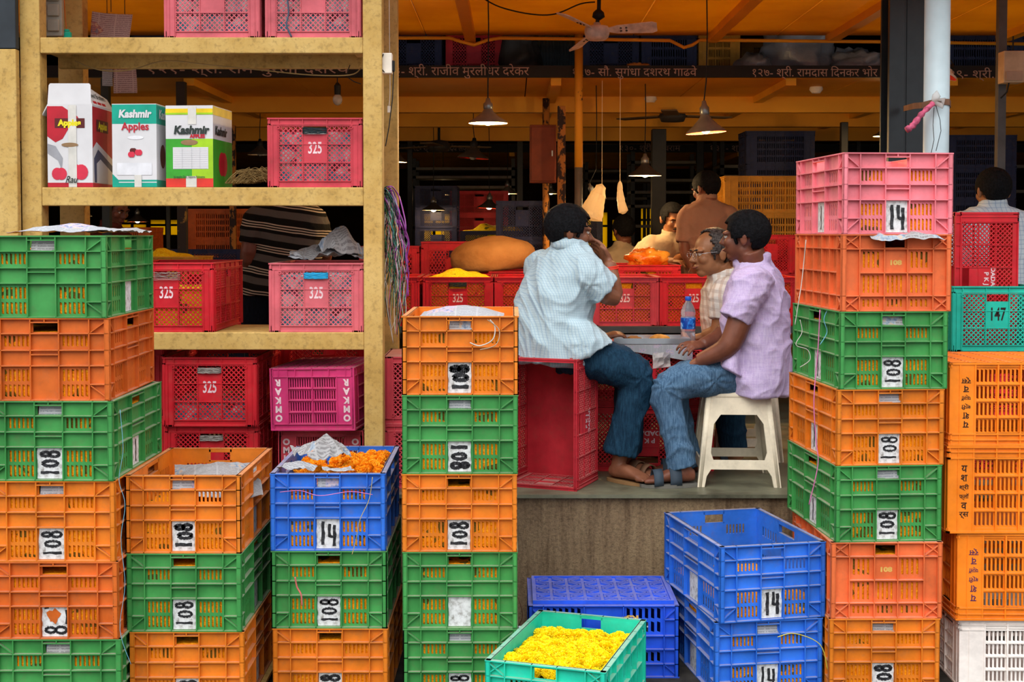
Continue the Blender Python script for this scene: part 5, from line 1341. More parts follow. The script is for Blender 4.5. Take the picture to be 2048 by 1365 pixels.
# ================================================================ apple cartons
CW = simple('carton_white', 'd6d4d6', .55, .3, 0, .05, 6)
def pm(name, hexc): return simple(name, hexc, .5, .3, 0, .08, 14)
CRD = pm('carton_red', 'b81c2e'); CTL = pm('carton_teal', '0f9e86'); CGR2 = pm('carton_green', '3aa02c'); CLG = pm('carton_lime', '9cc820'); CYE = pm('carton_yellow', 'e8c81c'); CNV = pm('carton_navy', '3a4668'); CMR = pm('carton_maroon', '5c1c1c'); CYL = pm('carton_print_yellow', 'e8d820'); CGY = pm('carton_grey', '9a9aa0'); CBK = pm('carton_black', '2a3430'); CPKP = pm('carton_apple_red', 'd03048'); TAPE = simple('parcel_tape', 'd8d4cc', .2, .6)
BRN = simple('cardboard', '9a7a58', .85)
def carton(xl, Y, wpx, h, dep, yaw, lab):
    wd = X(xl+wpx, Y)-X(xl, Y); c = thing('apple_carton', (X(xl, Y)+wd/2, Y+dep/2, sh[2]+.001), R(yaw), lab, 'carton')
    mb = MB(); t = .004
    mb.box(-wd/2, wd/2, -dep/2, -dep/2+t, 0, h); mb.box(-wd/2, wd/2, dep/2-t, dep/2, 0, h); mb.box(-wd/2, -wd/2+t, -dep/2+t, dep/2-t, 0, h); mb.box(wd/2-t, wd/2, -dep/2+t, dep/2-t, 0, h); mb.box(-wd/2+t, wd/2-t, -dep/2+t, dep/2-t, 0, t)
    o = mb.build('box', CW, c); return c, wd, h, dep
def pr(c, name, polys, face, wd, dep, z=0):
    """flat print on the carton's front or right face; polys: (pts, material)"""
    mb = MB()
    for i, (pts, m) in enumerate(polys): mb.poly(pts, -.0004*(1+i*.6), m)
    mm = T(0, -dep/2, 0) if face == 'front' else T(wd/2, 0, 0) @ RZ(PI/2)
    return link(name, mb.mesh(name), c, mm)
def ell(cx, cy, rx, ry, n=20): return [(cx+rx*math.cos(2*PI*i/n), cy+ry*math.sin(2*PI*i/n)) for i in range(n)]
def ptxt(c, s, size, mat, x, z, face, wd, dep, sx=1, shear=0, bold=.001, off=.003):
    me = textmesh(s, size, mat, 0, 'CENTER', bold, sx)
    for v in me.vertices: v.co.x += v.co.z*shear; v.co.y = 0
    mm = T(0, -dep/2, 0) if face == 'front' else T(wd/2, 0, 0) @ RZ(PI/2)
    link('lettering', me, c, mm @ T(x, -off, z))
def apple(cx, cy, r, m): return (ell(cx-r*.3, cy, r*.75, r*.85, 14), m), (ell(cx+r*.3, cy, r*.75, r*.85, 14), m)
def rct(a, b, c_, d): return [(a, c_), (b, c_), (b, d), (a, d)]
c1, w1, h1, d1 = carton(97, 5.515, 90, .342, .30, 0, 'open red and white apple carton, leftmost, flaps up')
hw = w1/2
pr(c1, 'print', [(rct(-hw, hw, 0, .018), CRD), ([(-hw, .21), (-hw, .335), (-.03, .335), (.02, .30), (.0, .25), (-.03, .2), (-.06, .185)], CRD), ([(-hw, .14), (-hw, .18), (-.06, .17), (-.03, .12), (-.035, .07), (-.05, .11)], CGY),
    (ell(0, .27, .045, .034, 8), CRD), (rct(-.062, .062, .245, .285), CMR)]+list(apple(-.045, .055, .03, CPKP))+list(apple(.035, .062, .038, CPKP))+[(rct(-.006, .028, -.0, .34), TAPE), (ell(.0, .175, .035, .009), BRN)], 'front', w1, d1)
ptxt(c1, 'Apples', .034, CYL, 0, .265, 'front', w1, d1, 1, 0, .002)
ptxt(c1, 'Rau', .04, CBK, .008, .03, 'front', w1, d1, .8, .3, .0005, .0065)
dd = d1/2
pr(c1, 'print', [(rct(-dd, dd, .13, .335), CRD), (rct(-dd, dd, 0, .018), CRD), ([(-dd, .02), (-dd, .16), (-dd+.05, .19), (dd, .12), (dd, .02)], CW), ([(-dd+.02, .02), (-dd+.015, .12), (-dd+.07, .16), (dd, .09), (dd, .02)], CNV), ([(-dd+.05, .02), (-dd+.05, .1), (-dd+.1, .12), (dd, .06), (dd, .02)], CW), (rct(-.1, .06, .235, .285), CMR)], 'right', w1, d1)
ptxt(c1, 'Apples', .042, CYL, -.02, .26, 'right', w1, d1, 1, 0, .002)
mb = MB(); mb.M = T(0, -d1/2+.002, h1) @ RX(R(-4)); mb.prism([(-hw+.002, 0), (hw-.004, 0), (hw-.008, .082), (hw-.014, .088), (-hw+.012, .088), (-hw+.006, .08)], -.002, .002); mb.build('flap', CW, c1)
mb = MB(); mb.M = T(w1/2-.002, 0, h1) @ RZ(PI/2) @ RX(R(-24)); mb.prism([(-dd+.002, 0), (dd-.002, 0), (dd-.03, .05), (-dd+.01, .092)], -.002, .002); fl = mb.build('flap', CW, c1)
me = textmesh('Syed Brothers', .034, CBK, 0, 'CENTER', .0002); 
link('lettering', me, fl, T(w1/2-.002, 0, h1) @ RZ(PI/2) @ RX(R(-24)) @ T(-.02, -.003, .045))
mb = MB(); mb.M = T(w1/2-.002, 0, h1) @ RZ(PI/2) @ RX(R(-24))
for k in range(3): mb.poly(rct(-.12+k*.06, -.07+k*.06, .008, .02), -.0026, CRD)
mb.build('print', None, fl)
mb = MB(); mb.M = T(-w1/2+.002, 0, h1) @ RZ(-PI/2) @ RX(R(150)); mb.prism([(-dd+.002, 0), (dd-.002, 0), (dd-.01, .09), (-dd+.01, .09)], -.002, .002); mb.build('flap', CW, c1)
c2, w2_, h2, d2_ = carton(229, 5.515, 90, .342, .28, -3, 'teal and white apple carton, middle of the three cartons')
hw = w2_/2
pr(c2, 'print', [(rct(-hw, hw, .262, .342), CTL), (rct(-hw, hw, .0, .03), CTL), (rct(-hw, hw, .018, .022), CW), ([(-hw, 0), (-hw, .055), (-hw+.025, .03), (-hw+.03, 0)], CTL), (ell(.005, .205, .034, .008), pm('carton_pale', 'e6e6ea')), (rct(-hw+.02, hw-.02, .05, .1), pm('carton_pale2', 'dfdfe4'))]+list(apple(-.005, .15, .014, CMR))+list(apple(.018, .143, .015, CPKP))+list(apple(-.012, .135, .014, CPKP))+[(rct(.0, .03, .0, .05), TAPE)], 'front', w2_, d2_)
ptxt(c2, 'Kashmir', .044, CW, .004, .302, 'front', w2_, d2_, .92, .12, .002); ptxt(c2, 'Apples', .044, CRD, .005, .25, 'front', w2_, d2_, .95, 0, .001)
dd = d2_/2; pr(c2, 'print', [(rct(-dd, dd, .262, .342), CTL), (rct(-dd, dd, 0, .03), CTL)]+[(ell(-.06, .13, .035, .05), CMR)], 'right', w2_, d2_); ptxt(c2, 'Kashmir', .05, CW, -.03, .302, 'right', w2_, d2_, 1, .12, .002)
c3, w3, h3, d3 = carton(337, 5.515, 96, .335, .28, -4, 'green and white apple carton with printed table, rightmost carton')
hw = w3/2
pr(c3, 'print', [(rct(-hw, hw, .0, .2), CGR2), (rct(.01, hw, .0, .2), CLG), (rct(-hw, hw, 0, .036), pm('carton_vermilion', 'd8382c')), (rct(-hw, hw, .308, .325), CYE), (rct(-hw, hw, .300, .308), CLG), (rct(-hw+.03, hw-.02, .075, .165), CW), (ell(-.0, .185, .036, .012), BRN), (rct(-.005, .03, .26, .335), TAPE), (rct(-.015, .03, .0, .045), TAPE)]+[(rct(-hw+.032, hw-.022, .078+k*.009, .0786+k*.009), CGY) for k in range(10)]+[(rct(x_, x_+.0008, .077, .163), CGY) for x_ in (-.03, .01, .045)], 'front', w3, d3)
ptxt(c3, 'Kashmir', .046, CBK, .01, .235, 'front', w3, d3, .95, .15, .0022, .004); ptxt(c3, 'APPLES', .02, CRD, .035, .21, 'front', w3, d3, 1, 0, .0012, .004); ptxt(c3, 'Jai applis Dist. Sopore Pulwama', .013, CBK, .0, .042, 'front', w3, d3, .8, 0, .0002, .006)
dd = d3/2; pr(c3, 'print', [(rct(-dd, dd, 0, .2), CGR2), (rct(-dd, dd, .3, .335), CYE)]+list(apple(.0, .1, .06, CRD)), 'right', w3, d3); ptxt(c3, 'Kashmir', .05, CBK, -.03, .235, 'right', w3, d3, 1, .15, .002)
for c_, w_, h_, d_ in ((c2, w2_, h2, d2_), (c3, w3, h3, d3)):
    mb = MB(); mb.box(-w_/2, w_/2, -d_/2, .0, h_, h_+.003); mb.box(-w_/2, w_/2, .001, d_/2, h_+.0005, h_+.0035); mb.build('flap', CW, c_)
# left top shelf things
sw = thing('switch_board', P(101, 72, 5.75), 0, 'old pale switch board on the top shelf behind the left post', 'switchboard')
boxob('board', (-.04, .05, 0, .03, .0, .3), simple('aged_white', 'a8a294', .6), sw, .004)
for k in range(4): boxob('switch', (-.01, .04, -.012, -.0005, .02+k*.065, .07+k*.065), MATS['aged_white'], sw, .004)
wire([P(128, -5, 5.8), P(130, 30, 5.8), P(133, 58, 5.8)], .0025, simple('orange_wire', 'd8742c', .6), 'cord', 'orange cord hanging to the turquoise plug', 'cord')
b = MB(); b.box(-.018, .018, -.012, .012, -.03, 0); b.box(-.01, .01, -.01, .01, 0, .012); o = b.build('plug', TEAL); o.location = P(134, 64, 5.8); o.modifiers.new('b', 'BEVEL').width = .003; tag(o, 'small turquoise plug on the orange cord', 'plug')
def hang(px0, py0, px1, py1, Y, lab, seed, mat=NEWS, amp=.03, ang=0):
    a_, b_ = P(px0, py1, Y), P(px1, py0, Y); o = crumple('newspaper', b_.x-a_.x, b_.z-a_.z, amp, seed, mat, 20, 16, .0006, 0, 6, 0, False)
    o.matrix_basis = T((a_.x+b_.x)/2, Y, (a_.z+b_.z)/2) @ RY(R(ang)) @ RX(R(84)); b = MB(); b.tube([((a_.x+b_.x)/2, Y, b_.z), ((a_.x+b_.x)/2, Y, ZA-.001)], .002, 4); st = b.build('hanging_string', MATS['black_cable'], o); st.matrix_parent_inverse = o.matrix_basis.inverted(); return tag(o, lab, 'newspaper')
NEWSD = newsmat('red_headed_newsprint', 'bfa8a2', '6a4a5a', 'a04040')
hang(183, 24, 262, 95, 6.1, 'newspaper with red masthead hanging behind the top shelf', 21, NEWSD, .02, 4)
hang(228, 138, 274, 188, 6.3, 'colour newspaper page hanging between the top two shelves', 22, NEWSD, .015, -3); hang(205, 136, 226, 172, 6.3, 'narrow folded newspaper beside the hanging colour page', 23, NEWSB, .015, 2)
wire([P(150, 122, 5.62), P(200, 140, 5.62), P(260, 140, 5.62), P(330, 122, 5.62), P(420, 130, 5.62), P(520, 140, 5.62), P(620, 150, 5.62), P(700, 150, 5.62), P(722, 136, 5.62)], .0028, simple('tan_wire', '9a7a48', .7), 'cord', 'tan wire sagging along the underside of the top shelf', 'cord')
strand([(700, 130), (694, 150), (706, 162), (722, 168)], 5.7, MATS['black_cable'], 'coiled black wire under the top shelf by the right post', .002, 'wire')
# ================================================================ people
def remeshed(mb, voxel, smooth=3, name='body', fold=None, mat=None, subdivide=False):
    me = mb.mesh(name); o = bpy.data.objects.new('tmp', me); COL.objects.link(o)
    m = o.modifiers.new('r', 'REMESH'); m.mode = 'VOXEL'; m.voxel_size = voxel
    if smooth: s_ = o.modifiers.new('s', 'SMOOTH'); s_.iterations = smooth; s_.factor = .5
    dg = bpy.context.evaluated_depsgraph_get(); dg.update()
    out = bpy.data.meshes.new_from_object(o.evaluated_get(dg)); bpy.data.objects.remove(o)
    out.name = name; out.materials.clear()
    if mat: out.materials.append(mat)
    n = len(out.vertices)
    if fold and n:
        co = np.empty(n*3); out.vertices.foreach_get('co', co); no = np.empty(n*3); out.vertices.foreach_get('normal', no)
        co = co.reshape(-1, 3); no = no.reshape(-1, 3)
        d = np.array([fold(Vector(c)) for c in co]); co = co+no*d[:, None]
        out.vertices.foreach_set('co', co.ravel())
    out.polygons.foreach_set('use_smooth', [True]*len(out.polygons)); out.update(); return out
def loft(mb, rings, n=28):
    """rings: (centre, lateral vec, depth vec) ellipse loft with caps"""
    vs = []; fs = []
    for (c, a, b) in rings:
        for k in range(n):
            t = 2*PI*k/n; ct, st = math.cos(t), math.sin(t)
            ct = math.copysign(abs(ct)**.85, ct); st = math.copysign(abs(st)**.85, st)
            vs.append(Vector(c)+Vector(a)*ct+Vector(b)*st)
    for i in range(len(rings)-1):
        for k in range(n): fs.append((i*n+k, i*n+(k+1) % n, (i+1)*n+(k+1) % n, (i+1)*n+k))
    fs.append(tuple(range(n))[::-1]); fs.append(tuple((len(rings)-1)*n+k for k in range(n)))
    mb.add(vs, fs)
def limb(mb, pts, rs, n=16, sub=5):
    """smoothly interpolated tapered limb with rounded ends"""
    P_ = [Vector(p) for p in pts]; out = []; ro = []
    for i in range(len(P_)-1):
        p0, p1, p2, p3 = P_[max(i-1, 0)], P_[i], P_[i+1], P_[min(i+2, len(P_)-1)]
        for k in range(sub):
            t = k/sm_ if False else k/sub
            out.append(.5*((2*p1)+(-p0+p2)*t*.6+(2*p0-5*p1+4*p2-p3)*t*t*.6+(-p0+3*p1-3*p2+p3)*t*t*t*.6) if False else p1.lerp(p2, t)); ro.append(rs[i]+(rs[i+1]-rs[i])*t)
    out.append(P_[-1]); ro.append(rs[-1])
    # soften corners
    for _ in range(2):
        out = [out[0]]+[(out[i-1]+2*out[i]+out[i+1])/4 for i in range(1, len(out)-1)]+[out[-1]]
    mb.tube(out, ro, n)
def head_shape(mb, M, jaw=1.0, scale=1.0):
    def E(c, r_, n=20, k=14):
        vs = []; fs = []
        for i in range(k+1):
            for j in range(n):
                t = 2*PI*j/n; ph = PI*i/k; vs.append(M @ (Vector((c[0]+r_[0]*math.sin(ph)*math.cos(t), c[1]+r_[1]*math.sin(ph)*math.sin(t), c[2]-r_[2]*math.cos(ph)))*scale))
        for i in range(k):
            for j in range(n): fs.append((i*n+j, i*n+(j+1) % n, (i+1)*n+(j+1) % n, (i+1)*n+j))
        mb.add(vs, fs)
    E((0, .012, .03), (.073, .094, .082)); E((0, -.028, -.028), (.058*jaw, .064, .072)); E((0, -.062, -.082), (.027, .024, .022)); E((0, -.0, -.055), (.055*jaw, .05, .045))
    for s in (-1, 1):
        E((s*.034, -.062, -.018), (.026, .026, .026)); E((s*.078, .016, -.004), (.010, .019, .031)); E((s*.082, .022, .008), (.010, .013, .018)); E((s*.011, -.098, -.024), (.009, .010, .008))
        E((s*.03, -.078, .024), (.026, .018, .010))
    mb.tube([M @ (Vector(p)*scale) for p in ((0, -.084, .018), (0, -.098, -.002), (0, -.111, -.022), (0, -.098, -.030))], [.008, .010, .012, .008], 10)
    E((0, -.089, -.050), (.022, .012, .0055)); E((0, -.087, -.060), (.019, .012, .0065))
def hair_mesh(M, kind='full', scale=1.0, seed=1, mat=None):
    b = MB(); n, k = 56, 40; vs = []; keep = {}
    for i in range(k+1):
        for j in range(n):
            t = 2*PI*j/n; ph = PI*i/k; d = Vector((math.sin(ph)*math.cos(t), math.sin(ph)*math.sin(t), math.cos(ph)))
            nn = noise.noise(d*7+Vector((seed, 0, 0)))*.04+abs(noise.noise(d*16+Vector((0, seed, 0))))*.05
            thick = {'full': .006, 'short': .004, 'bald': .003, 'thick': .008}[kind]
            r_ = Vector((.073+thick, .094+thick, .082+thick*(1.2 if d.z > .2 else 1))); p = Vector((d.x*r_.x, d.y*r_.y+.013, d.z*r_.z+.03))*(1+nn*.5)
            wob = noise.noise(d*9+Vector((3, seed, 2)))*.008
            ok = True
            fr = -.058+wob
            if p.y < fr and p.z < .066+wob+(.03 if kind == 'bald' else 0): ok = False
            if p.z < -.045+wob-.02*(p.y > .07) and p.y > 0: ok = False
            if p.y < .0 and p.z < -.03+wob: ok = False
            if p.y < .04 and p.y > -.045 and p.z < .0+wob*.5 and not (-.03 < p.y < -.012 and p.z > -.022): ok = False
            if p.y <= -.045 and p.z < .03+wob: ok = False
            if kind == 'bald' and (p.y < -.03+wob*2 and p.z > .03): ok = False
            vs.append(M @ (p*scale)); keep[i*n+j] = ok
    fs = []
    for i in range(k):
        for j in range(n):
            q_ = (i*n+j, (i+1)*n+j, (i+1)*n+(j+1) % n, i*n+(j+1) % n)
            if all(keep[a] for a in q_): fs.append(q_)
    used = sorted(set(a for f in fs for a in f)); mp = {a: i for i, a in enumerate(used)}
    b.add([vs[a] for a in used], [tuple(mp[a] for a in f) for f in fs]); me = b.mesh('hair', mat, True); return me
def hand(mb, wrist, d, pn, side=1, curl=.5, s=1.0, thumb=.6, spread=.12, lens=(.072, .08, .075, .058)):
    """wrist point, direction of the hand, palm normal, side: +1 thumb towards d x pn"""
    d = Vector(d).normalized(); pn = Vector(pn); pn = (pn-d*pn.dot(d)).normalized(); x = d.cross(pn).normalized()*side; w_ = Vector(wrist)
    # palm
    loft(mb, [(w_, x*.026*s, pn*.019*s), (w_+d*.03*s, x*.036*s, pn*.016*s), (w_+d*.065*s, x*.042*s, pn*.014*s), (w_+d*.085*s, x*.040*s, pn*.011*s)], 16)
    for i in range(4):
        off = (1.5-i)*.0205*s; base = w_+d*.075*s+x*off; dd = (d+x*spread*(1.5-i)*.6).normalized(); pts = [base-d*.02*s, base]; a_ = 0; L = lens[i]*s; p = base
        for seg, fr in ((0, .45), (1, .3), (2, .25)):
            a_ += curl*(.45, .7, .5)[seg]*1.5; v = (dd*math.cos(a_)+pn*math.sin(a_)); p = p+v*L*fr; pts.append(p)
        mb.tube(pts, [.0088*s, .0088*s, .0082*s, .0076*s, .0062*s], 8)
    tb_ = w_+d*.022*s+x*.026*s; v1 = (x*.75+d*.6+pn*thumb*.5).normalized(); v2 = (x*.25+d*.9+pn*thumb).normalized()
    mb.tube([w_+d*.01*s+x*.01*s, tb_, tb_+v1*.035*s, tb_+v1*.035*s+v2*.028*s], [.013*s, .0125*s, .0102*s, .0075*s], 8)
def foot(mb, heel, d, z, s=1.0, ankle=None):
    """heel point on the ground, direction d"""
    d = Vector(d).normalized(); x = d.cross(Vector((0, 0, 1))).normalized(); h = Vector((heel[0], heel[1], z))
    loft(mb, [(h+Vector((0, 0, .03))*s, x*.022*s, Vector((0, 0, .024))*s), (h+d*.03*s+Vector((0, 0, .036))*s, x*.031*s, Vector((0, 0, .034))*s), (h+d*.10*s+Vector((0, 0, .034))*s, x*.034*s, Vector((0, 0, .032))*s), (h+d*.17*s+Vector((0, 0, .02))*s, x*.044*s, Vector((0, 0, .018))*s), (h+d*.20*s+Vector((0, 0, .014))*s, x*.040*s, Vector((0, 0, .012))*s)], 16)
    for i in range(5):
        o_ = (i-2)*.0175*s; L = (.046, .044, .038, .032, .026)[i]*s; b0 = h+d*.19*s+x*o_+Vector((0, 0, .012))*s
        mb.tube([b0-d*.02*s, b0, b0+d*L*.6, b0+d*L-Vector((0, 0, .003))*s], [.010*s, .0095*s, .009*s, .006*s] if i else [.013*s, .012*s, .012*s, .008*s], 8)
    if ankle is not None: mb.tube([h+d*.035*s+Vector((0, 0, .035))*s, Vector(ankle)], [.033*s, .036*s], 14)
def skinmat(name, hexc, dark):
    q = newmat(name, lin(hexc), .48, .35); co = q.scaled(1, 1, 1)
    q.l(q.ramp(q.noise(18, 4, co), [(.3, lin(dark)), (.65, lin(hexc))]), q.b.inputs['Base Color']); q.bump(q.noise(160, 3, co), .15, .002)
    q.b.inputs['Subsurface Weight'].default_value = .0; return MATS[name]
SK1 = skinmat('skin_brown', '8c5a40', '744630'); SK2 = skinmat('skin_dark_brown', '7c4a36', '663a2a'); SK3 = skinmat('skin_tan', '9a6846', '865636'); FOOTSK = skinmat('skin_foot', '9a6a5c', '7c5044')
q = newmat('black_hair', lin('0a0a0c'), .75, .12); co = q.scaled(1, 1, 1); q.l(q.ramp(q.noise(90, 3, co), [(.35, lin('050506')), (.7, lin('17171a'))]), q.b.inputs['Base Color']); q.bump(q.noise(220, 3, co), .9, .006); HAIR = MATS['black_hair']
q = newmat('greying_hair', lin('4a3a34'), .6, .3); co = q.scaled(1, 1, 1); q.l(q.ramp(q.noise(120, 3, co), [(.4, lin('1c1614')), (.65, lin('4e4642'))]), q.b.inputs['Base Color']); q.bump(q.noise(220, 3, co), .5, .003); HAIRG = MATS['greying_hair']
def cloth(name, hexc, rough=.85, amp=.5, weave=None):
    q = newmat(name, lin(hexc), rough, .1); co = q.scaled(1, 1, 1)
    c = lin(hexc); dk = tuple(v*.84 for v in c[:3])+(1,)
    col = q.ramp(q.noise(9, 4, co), [(.3, dk), (.6, c)])
    q.col = col; q.co = co; q.l(col, q.b.inputs['Base Color'])
    q.bump(q.math('ADD', q.noise(26, 4, co), q.math('MULTIPLY', q.noise(240, 2, co), .2)), amp, .008); return q
def stripes(q, ux, uz, cu, cv, wu, wv, base, fu=1, fv=1):
    """check: lines every cu along horizontal, cv along vertical"""
    sp = q.n('ShaderNodeSeparateXYZ'); q.l(q.co, sp.inputs[0])
    u = q.math('ADD', q.math('MULTIPLY', sp.outputs[0], ux[0]), q.math('ADD', q.math('MULTIPLY', sp.outputs[1], ux[1]), q.math('MULTIPLY', sp.outputs[2], ux[2])))
    v = q.math('ADD', q.math('MULTIPLY', sp.outputs[2], uz[2]), q.math('ADD', q.math('MULTIPLY', sp.outputs[0], uz[0]), q.math('MULTIPLY', sp.outputs[1], uz[1])))
    wob = q.math('MULTIPLY', q.math('SUBTRACT', q.noise(5, 2, q.co), .5), .03)
    u = q.math('ADD', u, wob); v = q.math('ADD', v, wob)
    fu_ = q.math('LESS_THAN', q.math('FRACT', q.math('ADD', q.math('DIVIDE', u, cu), 100)), wu); fv_ = q.math('LESS_THAN', q.math('FRACT', q.math('ADD', q.math('DIVIDE', v, cv), 100)), wv)
    return fu_, fv_, u, v
SH1 = cloth('pale_blue_check_shirt', 'b6cad0'); fu_, fv_, u, v = stripes(SH1, (1, .5, .06), (.0, 0, 1), .0105, .0105, .3, .3, None)
c_ = SH1.mix(SH1.math('MULTIPLY', fu_, .42), SH1.col, lin('7f9cb8')); c_ = SH1.mix(SH1.math('MULTIPLY', fv_, .32), c_, lin('8fa8b4')); SH1.l(c_, SH1.b.inputs['Base Color'])
SH2 = cloth('lilac_linen_shirt', 'c8b4da'); w1n = SH2.noise(1.0, 5, SH2.scaled(12, 12, 220)); w2n = SH2.noise(1.0, 5, SH2.scaled(200, 200, 12))
c_ = SH2.mix(SH2.math('MULTIPLY', SH2.ramp(w1n, [(.42, (0, 0, 0)), (.62, (1, 1, 1))]), .35), SH2.col, lin('a48cc4')); c_ = SH2.mix(SH2.math('MULTIPLY', SH2.ramp(w2n, [(.42, (0, 0, 0)), (.62, (1, 1, 1))]), .35), c_, lin('e0d4ea')); SH2.l(c_, SH2.b.inputs['Base Color'])
SH3 = cloth('brown_plaid_shirt', 'e0d8ce'); fu_, fv_, u, v = stripes(SH3, (1, -.5, .15), (.15, 0, 1), .042, .042, .38, .38, None)
c_ = SH3.mix(SH3.math('MULTIPLY', fu_, .45), SH3.col, lin('b08a70')); c_ = SH3.mix(SH3.math('MULTIPLY', fv_, .4), c_, lin('a89890')); SH3.l(c_, SH3.b.inputs['Base Color'])
SH4 = cloth('beige_shirt', 'b09c84'); SH5 = cloth('tan_shirt', '9a7462')
SH6 = cloth('striped_polo', '4c463c'); sp = SH6.n('ShaderNodeSeparateXYZ'); SH6.l(SH6.co, sp.inputs[0])
zz_ = SH6.math('ADD', sp.outputs[2], SH6.math('MULTIPLY', sp.outputs[0], .14)); zz_ = SH6.math('ADD', zz_, SH6.math('MULTIPLY', SH6.math('SUBTRACT', SH6.noise(4, 2, SH6.co), .5), .03))
fz = SH6.math('FRACT', SH6.math('ADD', SH6.math('DIVIDE', zz_, .118), 50))
st_ = SH6.ramp(fz, [(0, lin('15130f')), (.2, lin('15130f')), (.22, lin('58524a')), (.5, lin('58524a')), (.52, lin('15130f')), (.66, lin('15130f')), (.67, lin('b8a890')), (.71, lin('b8a890')), (.72, lin('15130f')), (.77, lin('15130f')), (.78, lin('b8a890')), (.82, lin('b8a890')), (.83, lin('15130f')), (.88, lin('15130f')), (.89, lin('b8a890')), (.93, lin('b8a890')), (.94, lin('15130f'))]); 
SH6.l(st_, SH6.b.inputs['Base Color'])
SH7 = cloth('white_windowpane_shirt', 'c4d0d8'); fu_, fv_, u, v = stripes(SH7, (1, .3, 0), (0, 0, 1), .024, .024, .2, .2, None)
c_ = SH7.mix(SH7.math('MULTIPLY', fu_, .5), SH7.col, lin('7a90b0')); c_ = SH7.mix(SH7.math('MULTIPLY', fv_, .5), c_, lin('8094b0')); SH7.l(c_, SH7.b.inputs['Base Color'])
SH8 = cloth('maroon_shirt', '5a2c28')
def denim(name, a, b_):
    q = cloth(name, a, .8, .6); f = q.noise(1.0, 5, q.scaled(160, 160, 20)); g = q.noise(5, 4, q.co)
    c = q.ramp(f, [(.35, lin(b_)), (.65, lin(a))]); q.l(q.mix(q.math('MULTIPLY', q.ramp(g, [(.4, (0, 0, 0)), (.7, (1, 1, 1))]), .4), c, lin(b_)), q.b.inputs['Base Color']); return q.m
JN1 = denim('dark_teal_denim', '22445a', '142c40'); JN2 = denim('washed_blue_denim', '60809c', '3c5874'); JN3 = denim('dark_trousers', '161a26', '0c0e16')
def foldf(amp, fr=(5, 5, 9), seed=0, dirs=None, pts=()):
    def f(c):
        p = Vector((c.x*fr[0]+seed, c.y*fr[1], c.z*fr[2]))
        w_ = p+Vector((noise.noise(p*.6), noise.noise(p*.6+Vector((4, 0, 0))), noise.noise(p*.6+Vector((0, 4, 0)))))*1.2
        h = (1-abs(noise.noise(w_))*2.4)
        h2 = (1-abs(noise.noise(w_*2.1+Vector((7, 7, 7))))*2.4)
        d = amp*(.7*max(0, h)**2+.3*max(0, h2)**2)-amp*.25
        for (q_, rad, nfr, a_) in pts:      # radiating creases at a joint
            v = c-Vector(q_); r_ = v.length
            if r_ < rad: d += a_*(1-r_/rad)*math.sin(math.atan2(v.z, v.x)*nfr+3*noise.noise(c*12))
        return d
    return f
def person(loc, label):
    r_ = thing('person', loc, 0, label, 'person'); return r_
def sub(root, name, me, mat=None):
    o = link(name, me, root); o.location = -root.location
    if mat is not None and not me.materials: me.materials.append(mat)
    return o
def HM(c, fwd, up=(0, 0, 1)):
    f = Vector(fwd).normalized(); y = -f; z = Vector(up); z = (z-y*z.dot(y)).normalized(); x = y.cross(z)
    return Matrix(((x.x, y.x, z.x, c[0]), (x.y, y.y, z.y, c[1]), (x.z, y.z, z.z, c[2]), (0, 0, 0, 1)))
WHT = simple('eye_white', 'cfc4b8', .3); EBR = simple('eye_dark', '180e0a', .3); BRW = HAIR; LIPM = simple('lip', '7a3c34', .5)
def face_bits(root, M, s=1.0, moust=None, glasses=False, smile=False, hairm=None):
    hm = hairm or HAIR
    for sg in (-1, 1):
        b = MB(); c = M @ (Vector((sg*.030, -.0785, .008))*s); b.ball(c, .0092*s, WHT, 14, 9); i_ = M @ (Vector((sg*.029, -.0845, .0075))*s); b.ball(i_, .0046*s, EBR, 10, 7)
        sub(root, 'eye', b.mesh('eye', None, True))
        b = MB(); b.tube([M @ (Vector(p)*s) for p in ((sg*.045, -.083, .024), (sg*.032, -.0955, .029), (sg*.014, -.0985, .025))], [.0024*s, .0042*s, .003*s], 7); sub(root, 'eyebrow', b.mesh('eyebrow', hm, True))
        b = MB(); b.tube([M @ (Vector(p)*s) for p in ((sg*.043, -.078, .013), (sg*.031, -.0872, .0158), (sg*.019, -.085, .011))], [.0016*s, .0032*s, .0016*s], 6); sub(root, 'eyelid', b.mesh('eyelid', SK1, True))
    b = MB(); up_ = .004 if smile else 0
    b.tube([M @ (Vector(p)*s) for p in ((-.023, -.092, -.054+up_), (-.01, -.1005, -.0555), (0, -.1015, -.056), (.01, -.1005, -.0555), (.023, -.092, -.054+up_))], [.0014*s, .0034*s, .0036*s, .0034*s, .0014*s], 7); sub(root, 'mouth', b.mesh('mouth', LIPM, True))
    if moust:
        b = MB(); b.tube([M @ (Vector(p)*s) for p in ((-.026, -.0945, -.045), (-.013, -.1035, -.040), (0, -.1055, -.0395), (.013, -.1035, -.040), (.026, -.0945, -.045))], [.002*s, .0055*s, .006*s, .0055*s, .002*s], 8); sub(root, 'moustache', b.mesh('moustache', hm, True))
    if glasses:
        b = MB()
        for sg in (-1, 1):
            cc = [M @ (Vector((sg*.031+.019*math.cos(t), -.106, .006+.0145*math.sin(t)))*s) for t in [2*PI*i/18 for i in range(19)]]; b.tube(cc, .0011, 5)
            b.tube([M @ (Vector(p)*s) for p in ((sg*.05, -.106, .01), (sg*.077, -.06, .012), (sg*.080, .01, .012), (sg*.078, .03, .0))], .0012, 5)
        b.tube([M @ (Vector(p)*s) for p in ((-.012, -.106, .01), (0, -.108, .013), (.012, -.106, .01))], .0011, 5)
        sub(root, 'spectacles', b.mesh('spectacles', MATS['steel'], True))
        q_ = MATS.get('lens')
def V(*a): return Vector(a)
FL = .5605
